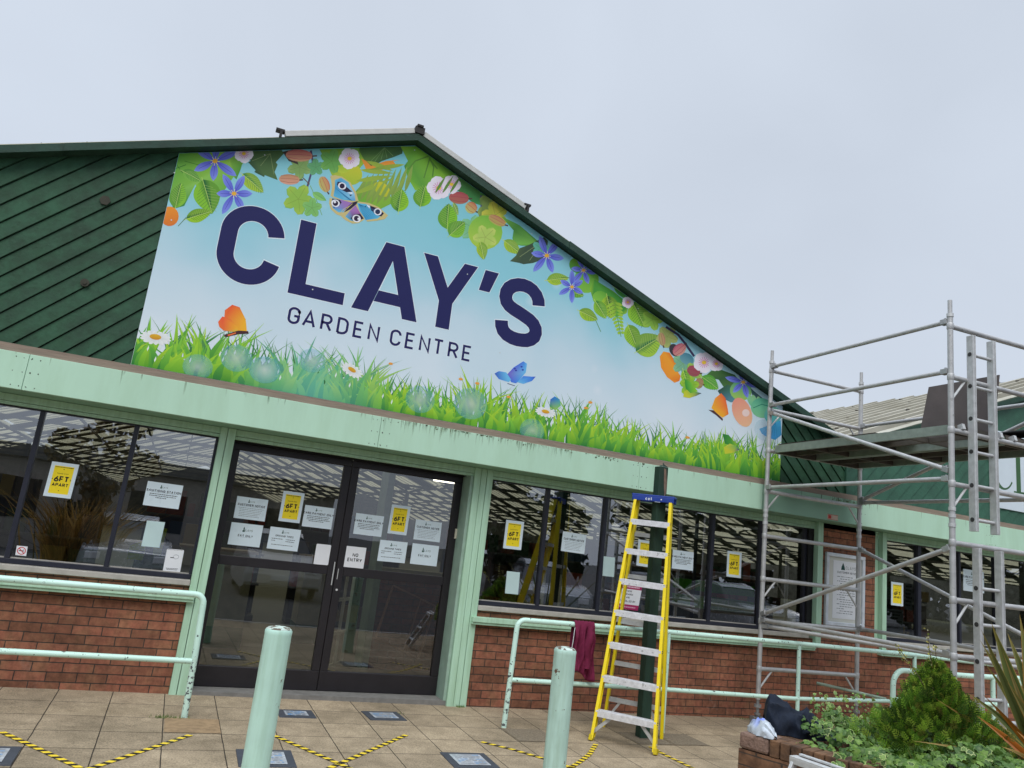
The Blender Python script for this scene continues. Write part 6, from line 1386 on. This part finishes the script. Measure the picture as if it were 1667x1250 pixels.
for j in range(NV+1):
    v = j/NV; th_ = v*math.pi
    for i in range(NU+1):
        u = i/NU; h = interp(u); wdt = .13*(.55+.6*math.sin(math.pi*min(u*1.1+.12, 1))**.6)
        p = L0+ax*(u*Lx_)
        yy = -math.cos(th_)*wdt; zz = math.sin(th_)**.8*h
        cr = 1-abs(mn.noise(Vector((u*5, v*3.2+u*3, 2))))*.0; f_ = (.5-abs(mn.noise(Vector((u*3.2+v*3, v*3-u*2.5, 3.3)))*2))*.045-abs(math.sin(u*7-v*4+1.2*math.sin(v*3)))**.6*.026+.028-(abs(mn.noise(Vector((u*8-v*5, v*6+u*3, 8))))*.018)
        f_ *= math.sin(math.pi*min(max(u*1.0+.05, 0), 1))**.3
        nn_ = (ay*(-math.cos(th_))+Vector((0, 0, math.sin(th_)))).normalized()
        p = p+ay*yy+Vector((0, 0, zz))+nn_*f_; vs.append((p.x, p.y, max(p.z, HT+.002)))
m._add(vs, [(j*(NU+1)+i, (j+1)*(NU+1)+i, (j+1)*(NU+1)+i+1, j*(NU+1)+i+1) for j in range(NV) for i in range(NU)])
NAV = mat('navy_cloth', rgb(22, 30, 44), .75, var=.3, scale=12, bump=.3, bscale=160, spec=.25)
m.build('jacket_body', NAV, JK, True)
# plastic bag
bc = Vector(onH(1240, 1196, HT)); BG = thing('plastic_bag', 'crumpled clear and blue plastic bag beside the navy jacket', 'plastic bag', tuple(bc))
m = MB(); vs = []; NU, NV = 26, 14
bm0 = Vector(onH(1219, 1188, HT)); bm1 = Vector(onH(1262, 1205, HT)); bx_ = bm1-bm0; bl_ = bx_.length; bx_.normalize(); by_ = Vector((-bx_.y, bx_.x, 0))
BC1, BC2, BC3 = C(196, 206, 216), C(120, 140, 214), C(220, 150, 160); cs = []
for j in range(NV+1):
    th_ = j/NV*math.pi
    for i in range(NU+1):
        ph = i/NU; rdt = math.sin(math.pi*min(max(ph, .02), .98))**.5
        f_ = .009*mn.noise(Vector((ph*9, th_*3, 1)))+.003*mn.noise(Vector((ph*22, th_*8, 5)))
        p = bm0+bx_*(ph*bl_)+by_*(-math.cos(th_)*.06*rdt)+Vector((0, 0, math.sin(th_)*.10*rdt))+(by_*(-math.cos(th_))+Vector((0, 0, math.sin(th_))))*f_*2
        vs.append((p.x, p.y, max(p.z, HT+.002))); nv = mn.noise(Vector((ph*3, th_*1.5, 7)))
        cs.append(mixc(BC1, BC2, min(max(math.sin(th_)*1.5-.65+nv*.6, 0), 1)) if ph < .55 else mixc(BC1, C(170, 176, 184), min(max(nv*1.5+.3, 0), 1)))
m._add(vs, [(j*(NU+1)+i, (j+1)*(NU+1)+i, (j+1)*(NU+1)+i+1, j*(NU+1)+i+1) for j in range(NV) for i in range(NU)], cs)
m.build('bag_film', vcol_mat('bag_plastic', .3, .5), BG, True)
# small aluminium step leaning at the planter
SL_ = thing('small_stepladder', 'top of a small aluminium stepladder leaning against the brick planter at the bottom edge', 'stepladder', (3.7, -3.8, 0))
P1 = Vector(onH(1291, 1231, .46)); P2 = Vector(onH(1352, 1252, .46)); dv = (P2-P1).normalized(); dn = Vector((-dv.y, dv.x, 0)); dn = dn if dn.x < 0 else -dn
e2 = P1+dv*.36
m = MB(); m.bar(P1+Vector((0, 0, .0)), e2, .07, .014); m.bar(P1-Vector((0, 0, .02))+dn*.032, e2-Vector((0, 0, .02))+dn*.032, .008, .035); m.bar(P1+dv*.03-dn*.03+Vector((0, 0, .018)), e2-dn*.03+Vector((0, 0, .018)), .03, .012); m.build('top_step', ALU2, SL_, bevel=.003)
for q_ in (P1+dv*.02, e2-dv*.02): m = MB(); m.bar(q_-Vector((0, 0, .01)), q_+dn*.28-Vector((0, 0, .50)), .05, .022, tuple(dv)); m.build('stile', ALU2, SL_, bevel=.003)
for k in (.45, .8): a_ = (P1+dv*.02).lerp(P1+dv*.02+dn*.28-Vector((0, 0, .5)), k); m = MB(); m.bar(a_, a_+dv*.32, .07, .015); m.build('step', ALU2, SL_)

# ================================================================== PLANTS
LEAFM = vcol_mat('leaf_surface', .5, .35, transl=.25)
rr = random.Random(21)
def rv(s=1.0): return Vector((rr.gauss(0, s), rr.gauss(0, s), rr.gauss(0, s)))
# conifer: upright sprays of scale foliage
cb = Vector((4.86, -3.68, HT-.08)); CT = thing('conifer', 'bushy green dwarf conifer in the planter beside the scaffold', 'shrub', tuple(cb))
m = MB(); m.tube([cb, cb+Vector((.01, 0, .3)), cb+Vector((.0, .01, .62))], [.03, .02, .008], 8)
for k in range(26): a_ = rr.uniform(0, 6.28); z = rr.uniform(.05, .5); L_ = .26*(1-z/.8); m.tube([cb+Vector((0, 0, z)), cb+Vector((math.cos(a_)*L_, math.sin(a_)*L_, z+.16))], [.008, .003], 5)
m.build('stem', mat('bark', (.09, .06, .04), .9, var=.3), CT)
m = MB()
def spray(base, d, L_, c):
    d = d.normalized(); s_ = d.cross(Vector((rr.gauss(0, 1), rr.gauss(0, 1), rr.gauss(0, .5)))).normalized()
    n_ = 4
    for k in range(n_):
        t_ = k/n_
        for sg in (-1, 1):
            p = base+d*(L_*t_); q = p+(d*.75+s_*sg*.75).normalized()*L_*(.52*(1-t_)+.12); w_ = (q-p).cross(d.cross(s_)).normalized()*L_*.075
            cc_ = mixc(c, C(120, 150, 50), .12+t_*.25)
            m._add([p, q-(q-p)*.35+w_, q, q-(q-p)*.35-w_], [(0, 1, 2, 3)], [c, cc_, cc_, cc_])
    w_ = s_*L_*.05; m._add([base-w_, base+w_, base+d*L_*1.1], [(0, 1, 2)], [c, c, mixc(c, C(150, 176, 60), .4)])
NC = 4300
for k in range(NC):
    t_ = rr.random()**.8; z = t_*.64; a_ = rr.uniform(0, 6.28)
    lob = 1+.26*math.sin(a_*3+z*11+1)+.2*math.sin(a_*5-z*19)+(.3 if z < .3 and math.sin(a_) > .2 else 0)
    R0 = (.40*(1-t_)**.95*(.60+.9*min(t_*4+.35, 1)*.55))*lob+.015
    r_ = R0*rr.uniform(.5, 1.12)
    p = cb+Vector((math.cos(a_)*r_, math.sin(a_)*r_, z+rr.uniform(-.02, .02)))
    d = Vector((math.cos(a_)*.75, math.sin(a_)*.75, 1.0+t_*.6))+rv(.28)
    base_ = rr.choice([(56, 90, 34), (84, 126, 40), (112, 154, 48), (38, 60, 26), (146, 180, 60), (166, 190, 76), (112, 104, 50), (70, 112, 38), (48, 76, 30)])
    spray(p, d, rr.uniform(.035, .085), C(*base_))
m.build('foliage', LEAFM, CT)
# pale sprigs standing above the conifer
SP = thing('tall_sprig', 'thin sprig with yellowish pale leaves rising above the conifer', 'plant', tuple(cb+Vector((-.05, .05, .4))))
m = MB(); tops = [Vector(onY(1509, 1027, cb.y)), Vector(onY(1462, 1053, cb.y)), Vector(onY(1522, 1052, cb.y))]; mst = MB()
for i, tp in enumerate(tops):
    b0 = Vector((cb.x-.02+.02*i, cb.y, HT+.30)); mst.tube([b0, b0.lerp(tp, .5)+Vector((.01, 0, .02)), tp], [.004, .003, .0015], 5)
    for k in range(60):
        f_ = rr.uniform(.35 if i != 1 else .55, 1.02); p = b0.lerp(tp, f_)+rv(.006); d = (Vector((rr.gauss(0, 1), rr.gauss(0, 1), .6))).normalized()*rr.uniform(.010, .022); s_ = d.cross(rv()).normalized()*d.length*.35
        c_ = C(*rr.choice([(216, 206, 130), (196, 190, 90), (150, 140, 60), (120, 130, 60), (226, 220, 180)])); m._add([p, p+d*.5+s_, p+d, p+d*.5-s_], [(0, 1, 2, 3)], [c_]*4)
mst.build('stem', mat('bark', (0, 0, 0)), SP); m.build('leaves', LEAFM, SP)
# ivy
m = MB()
def ivyleaf(p, nrm, up, s, variegated):
    nrm = nrm.normalized(); up = (up-nrm*up.dot(nrm)).normalized(); sd_ = up.cross(nrm)
    outl = [(0, 1), (.22, .55), (.62, .52), (.52, .12), (.72, -.25), (.35, -.45), (0, -.32), (-.35, -.45), (-.72, -.25), (-.52, .12), (-.62, .52), (-.22, .55)]
    ce = C(*rr.choice([(64, 98, 40), (90, 124, 50), (48, 80, 36), (112, 144, 62), (76, 110, 46), (100, 130, 70)])); ed = C(*rr.choice([(196, 206, 140), (176, 196, 120), (140, 176, 90)])) if variegated else mixc(ce, C(120, 160, 80), rr.uniform(.1, .5))
    vs_ = [p]+[p+up*(y_*s)+sd_*(x_*s)-nrm*(.22*s*(x_*x_+y_*y_*.5)) for x_, y_ in outl]+[p+up*(y_*s*.62)+sd_*(x_*s*.62)-nrm*(.07*s*(x_*x_+y_*y_*.5)) for x_, y_ in outl]
    n_ = 12; f_ = [(0, 13+i, 13+(i+1) % n_) for i in range(n_)]+[(13+i, 1+i, 1+(i+1) % n_, 13+(i+1) % n_) for i in range(n_)]
    lc = mixc(ce, C(180, 196, 140), .25)
    m._add(vs_, f_, [lc]+[ed]*n_+[ce]*n_)
def patch(px0, px1, n_, zlo, zhi, fy):
    for k in range(n_):
        px_ = rr.uniform(px0, px1); y_ = rr.uniform(*fy); 
IV0 = PA+PD*.2+PN*.3
for k in range(1900):
    u = rr.uniform(-.02, 1.5); v = rr.uniform(0, 1.25)
    p = PA+PD*(.22+u)+PN*(.05+v)
    if v < .18 and u < .12: continue
    if u < .05 and v < .35: continue
    tt_ = min(max((Vector((p.x, p.y, HT))-L0).dot(ax)/Lx_, 0), 1)
    if (Vector((p.x, p.y, HT))-(L0+ax*Lx_*tt_)).length < .125: continue
    hump = .05+.17*math.sin(min(v/.5, 1)*math.pi/2)*(.75+.35*math.sin(u*6+v*3))*(1 if v < .9 else .8)
    if v < .2: hump *= .6+.2*v
    z = HT-.06+hump*rr.uniform(.55, 1.08); p.z = z
    nr = Vector((-.5*rr.random()-.1, -.35, .9))+rv(.42); ivyleaf(p, nr, Vector((0, 0, -1))+rv(.7), rr.uniform(.022, .044), rr.random() < .22)
for k in range(620):                                   # trails hanging over the front of the wall
    u = .66+rr.random()*1.2; dn_ = rr.random()**.7; p = PA+PD*u+PN*(.16-.22*dn_); 
    edge_ = .66+.25*dn_
    if u < edge_ and rr.random() < .75: continue
    p.z = HT+.06-.26*max(0, dn_-.25)*(.6+.5*math.sin(u*9)); ivyleaf(p, -PN*.8+Vector((0, 0, .8-dn_*.7))+rv(.35), Vector((0, 0, -1))+rv(.4), rr.uniform(.024, .044), rr.random() < .2)
for k in range(120):                                   # pale young shoots at the back edge
    px_ = rr.uniform(1320, 1430); y_ = -3.15-rr.uniform(0, .25); b_ = Vector(onY(px_, 1150+rr.uniform(-22, 30), y_)); 
    ivyleaf(b_, Vector((-.4, -.8, .5))+rv(.4), Vector((0, 0, 1))+rv(.6), rr.uniform(.010, .020), rr.random() < .75)
tag(m.build('ivy', vcol_mat('ivy_surface', .5, .3, transl=.2)), 'variegated ivy spilling over the brick planter', 'ivy', kind='stuff')
# phormium
pb = Vector(onY(1712, 1268, -3.85)); PH = thing('phormium', 'phormium with long green and orange striped sword leaves at the right edge', 'plant', tuple(pb))
def sword(base, tip, w_, c0, c1, bow, seed, yt=None):
    m = MB(); n_ = 14; base = Vector(base); tip = Vector(tip); ax_ = tip-base; sd_ = ax_.cross(Vector((-.82+.25*math.sin(w_*999), -.5, .2+.3*math.cos(w_*777)))).normalized(); nn_ = sd_.cross(ax_).normalized(); vs_ = []; cs_ = []
    for i in range(n_+1):
        t_ = i/n_; c_ = base+ax_*t_+Vector((0, 0, 1))*bow*math.sin(math.pi*t_); ww = w_*(1-t_**2.4)**.9*(.75+.5*math.sin(math.pi*min(t_*1.1, 1)))+.0006
        for s_, dz_, cc_ in ((-1, .0, c1), (-.82, .0, c0), (0, -.22, mixc(c0, (0.02, .03, .01, 1), .25)), (.82, 0, c0), (1, 0, c1)):
            vs_.append(c_+sd_*(s_*ww/2)+nn_*(dz_*ww)); cs_.append(mixc(cc_, C(190, 150, 70), .5*t_**6))
    m._add(vs_, [(i*5+j, i*5+j+1, (i+1)*5+j+1, (i+1)*5+j) for i in range(n_) for j in range(4)], cs_)
    m.build('leaf', vcol_mat('sword_leaf', .38, .45, transl=.12), PH, True)
OG, OY, OO, OR_ = C(96, 112, 60), C(196, 176, 96), C(196, 120, 40), C(150, 90, 36)
rr = random.Random(14)
leaves = [((1614, 1014), -3.75, .055, OG, OY, .04), ((1597, 1024), -3.9, .035, C(110, 120, 70), OY, .02), ((1595, 1041), -3.6, .030, OG, OY, .03), ((1604, 1080), -3.7, .028, C(120, 126, 70), OY, .05), ((1561, 1139), -3.75, .060, C(112, 120, 66), OY, .03), ((1523, 1137), -3.9, .016, C(120, 100, 60), OO, .02), ((1575, 1128), -3.6, .03, OG, OY, .06),
          ((1486, 1206), -4.0, .016, C(150, 130, 80), OY, .04), ((1545, 1243), -3.6, .03, C(104, 114, 60), OY, .10), ((1640, 1030), -3.6, .05, OG, OY, .02), ((1632, 1060), -3.9, .02, C(150, 140, 90), OO, .01), ((1660, 1000), -3.7, .05, OG, OO, .0), ((1590, 1165), -4.1, .035, C(190, 110, 40), OO, .02), ((1600, 1130), -4.0, .022, OO, OR_, .03), ((1640, 1110), -4.1, .045, C(130, 130, 70), OO, .03), ((1655, 1190), -4.3, .05, OO, OR_, .02), ((1700, 1020), -3.8, .05, OG, OY, 0), ((1740, 1000), -3.6, .05, OG, OY, 0), ((1800, 1050), -3.7, .05, OG, OY, 0), ((1630, 1215), -4.2, .03, C(170, 150, 90), OO, .03)]
for (tp, y_, w_, c0, c1, bow) in leaves:
    b_ = pb+Vector((rr.uniform(-.06, .06), rr.uniform(-.08, .08), 0)); sword(b_, onY(tp[0], tp[1], y_), w_*1.6, c0, c1, bow, 0)

# ================================================================== BEHIND THE CAMERA (seen in the glass)
def car(x, y, rz, paint, label):
    t = thing('parked_car', label, 'car', (x, y, -.18), 'cars parked across the car park'); base = Vector((x, y, -.18)); ca, sa = math.cos(rz), math.sin(rz)
    def Tm(p): return (x+p[0]*ca-p[1]*sa, y+p[0]*sa+p[1]*ca, -.18+p[2])
    def strip(secs, name, mt, wf, cap=True):
        mm = MB(); vs_ = []; n_ = len(secs)
        for sgn in (-1, 1):
            for (lx, lz) in secs: vs_.append(Tm((lx, sgn*wf(lx, lz), lz)))
        fs_ = [(i, (i+1) % n_, n_+(i+1) % n_, n_+i) for i in range(n_)]+[tuple(range(n_)), tuple(reversed(range(n_, 2*n_)))]
        mm._add(vs_, fs_); return mm.build(name, mt, t, False, bevel=.05 if name == 'body' else .02)
    strip([(-2.05, .3), (-2.1, .55), (-2.05, .85), (-1.35, .98), (-.65, 1.02), (1.75, 1.0), (2.0, .95), (2.08, .6), (2.0, .28), (1.0, .22), (-1.2, .22)], 'body', paint, lambda a_, b_: .84 if b_ > .8 else .88)
    strip([(-.75, 1.0), (-.1, 1.42), (.5, 1.5), (1.35, 1.45), (1.9, 1.0)], 'cabin_glass', mat('car_glass', (.02, .025, .03), .08), lambda a_, b_: .80-(b_-1)*.42)
    strip([(-.12, 1.43), (.5, 1.51), (1.33, 1.46), (1.0, 1.53), (.5, 1.56), (.1, 1.51)], 'roof', paint, lambda a_, b_: .60)
    for lx in (-1.35, 1.35):
        for s in (-.86, .86):
            mm = MB(); mm.tube([Tm((lx, s-.1*(1 if s > 0 else -1), .31)), Tm((lx, s, .31))], .31, 20); w_ = mm.build('wheel', mat('tyre', (.02, .02, .02), .8), t); mm = MB(); mm.tube([Tm((lx, s, .31)), Tm((lx, s*1.012, .31))], .19, 14); mm.build('rim', ALU2, w_)
    for s in (-.62, .62): mm = MB(); mm.box(-.02, .02, -.14, .14, -.07, .07); mm.v = [Tm((-2.08+p[0], s+p[1], .70+p[2])) for p in mm.v]; mm.build('headlight', mat('lamp_lens', (.8, .82, .85), .1), t, bevel=.015)
    mm = MB(); mm.box(-.02, .01, -.26, .26, -.055, .055); mm.v = [Tm((-2.11+p[0], p[1], .48+p[2])) for p in mm.v]; mm.build('number_plate', WHITE, t)
SILV = mat('silver_paint', (.42, .43, .45), .25, metal=.5, var=.03, coat=.5); DKP = mat('dark_paint', (.03, .035, .05), .25, var=.05, coat=.6); WHP = mat('white_paint', (.7, .7, .68), .3, var=.03, coat=.4)
car(9.6, -11.8, math.radians(-75), SILV, 'silver hatchback reflected in the window left of the stepladder')
car(13.2, -12.2, math.radians(-80), DKP, 'dark hatchback reflected behind the stepladder')
car(15.8, -11.4, math.radians(-84), SILV, 'second silver hatchback, farthest right in the row')
car(-.9, -12.0, math.radians(-95), SILV, 'silver hatchback reflected low in the left window')
car(2.6, -13.2, math.radians(-90), WHP, 'white hatchback reflected in the lower left door')
def tree(x, y, H, R_t, seed, label, cols, n_=2600, trunk_f=.4, gap=1.0):
    rq = random.Random(seed); t = thing('tree', label, 'tree', (x, y, -.18), 'trees around the car park')
    mm = MB(); mm.tube([(x, y, -.2), (x+.1, y, H*.3), (x, y+.1, H*.6), (x+.1, y, H*.9)], [H*.03, H*.024, H*.014, H*.004], 9)
    cl_ = []
    for k in range(16):
        a_ = rq.uniform(0, 6.28); z = H*rq.uniform(trunk_f*.7, .92); rad = R_t*(1-((z/H-.62)/.55)**2)*rq.uniform(.45, .95); e = Vector((x+math.cos(a_)*rad, y+math.sin(a_)*rad, z+rq.uniform(.1, .5)))
        mm.tube([(x, y, z-H*.16), tuple(Vector((x, y, z)).lerp(e, .5)), tuple(e)], [H*.008, H*.006, .01], 5); cl_.append((e, R_t*rq.uniform(.28, .45)))
    mm.build('trunk', mat('bark_grey', (.10, .085, .07), .9, var=.3), t); cl_.append((Vector((x, y, H*.85)), R_t*.4)); mm = MB()
    for k in range(n_):
        c_, r_ = rq.choice(cl_); d = Vector((rq.gauss(0, 1), rq.gauss(0, 1), rq.gauss(0, .8))).normalized()*r_*rq.uniform(.5, 1.05); p = c_+d; s_ = rq.uniform(.06, .13)*max(1, R_t*.85)
        a_ = Vector((rq.gauss(0, 1), rq.gauss(0, 1), rq.gauss(0, 1))).normalized()*s_; b_ = a_.cross(Vector((rq.gauss(0, 1), rq.gauss(0, 1), rq.gauss(0, 1)))).normalized()*s_*.6
        cc_ = C(*rq.choice(cols)); mm._add([p-a_, p+b_, p+a_, p-b_], [(0, 1, 2, 3)], [cc_]*4)
    mm.build('crown', LEAFM, t)
tree(-1.9, -14.5, 4.3, 1.15, 1, 'loose brownish tree reflected in the middle of the left window', [(84, 68, 34), (106, 84, 42), (60, 58, 34)], 2400, .22)
tree(9.6, -16, 3.7, 1.1, 2, 'dark green tree reflected in the first pane right of the doors', [(34, 50, 30), (48, 62, 34), (28, 40, 26)], 3200)
tree(24, -26, 4.4, 3.6, 3, 'broad dark tree reflected right of the stepladder', [(34, 48, 28), (46, 60, 34)], 3200, .2)
tree(33, -28, 4.8, 4.6, 4, 'broad dark tree at the far right of the car park', [(34, 48, 28), (40, 56, 30)], 3200, .2)
tree(16.5, -28, 3.9, 3.0, 5, 'dark tree between the broad trees behind the car park', [(36, 50, 28), (50, 64, 34)], 3000, .2)
tree(41, -25, 5.6, 4.4, 6, 'tall dark tree reflected behind the scaffold', [(34, 48, 28), (46, 60, 34)], 3200, .1)
tree(50, -27, 6.2, 5.0, 7, 'widest dark tree past the scaffold end of the car park', [(34, 48, 28), (46, 56, 30)], 3200, .1)
OGR = thing('ornamental_grass', 'tall ochre ornamental grass clump reflected in the left window', 'grass clump', (-1.75, -10.6, -.1))
m = MB(); rg2 = random.Random(6)
for k in range(520):
    b0 = Vector((-1.75+rg2.gauss(0, .22), -10.6+rg2.gauss(0, .22), -.15)); hh = rg2.uniform(1.0, 2.1); ln = Vector((rg2.gauss(0, .38), rg2.gauss(0, .38), 0)); w_ = Vector((.012, 0, 0)); cc_ = C(*rg2.choice([(150, 112, 50), (120, 92, 44), (96, 84, 40), (176, 140, 72)]))
    m._add([b0-w_, b0+w_, b0+ln*.4*hh+Vector((0, 0, hh*.6))+w_, b0+ln*.4*hh+Vector((0, 0, hh*.6))-w_, b0+ln*hh+Vector((0, 0, hh*.92))], [(0, 1, 2, 3), (3, 2, 4)], [cc_]*5)
m.build('blades', LEAFM, OGR)
LB = thing('long_building', 'long low pale building with a dark flat roof across the car park', 'building', (-4, -22, 0))
MB().box(-30, 5.5, -30, -22, -.3, 2.75).build('wall', mat('pale_render', rgb(150, 144, 136), .8, var=.06), LB); MB().box(-30.2, 5.7, -30, -21.8, 2.751, 3.2).build('roof', mat('dark_roof', (.09, .09, .095), .7), LB)
for x in (-14, -10, -6, -1.5, 2.5): w_ = MB().box(x, x+1.8, -22.02, -21.98, .8, 2.1).build('window', BLACK, LB)
bpy.context.view_layer.update()
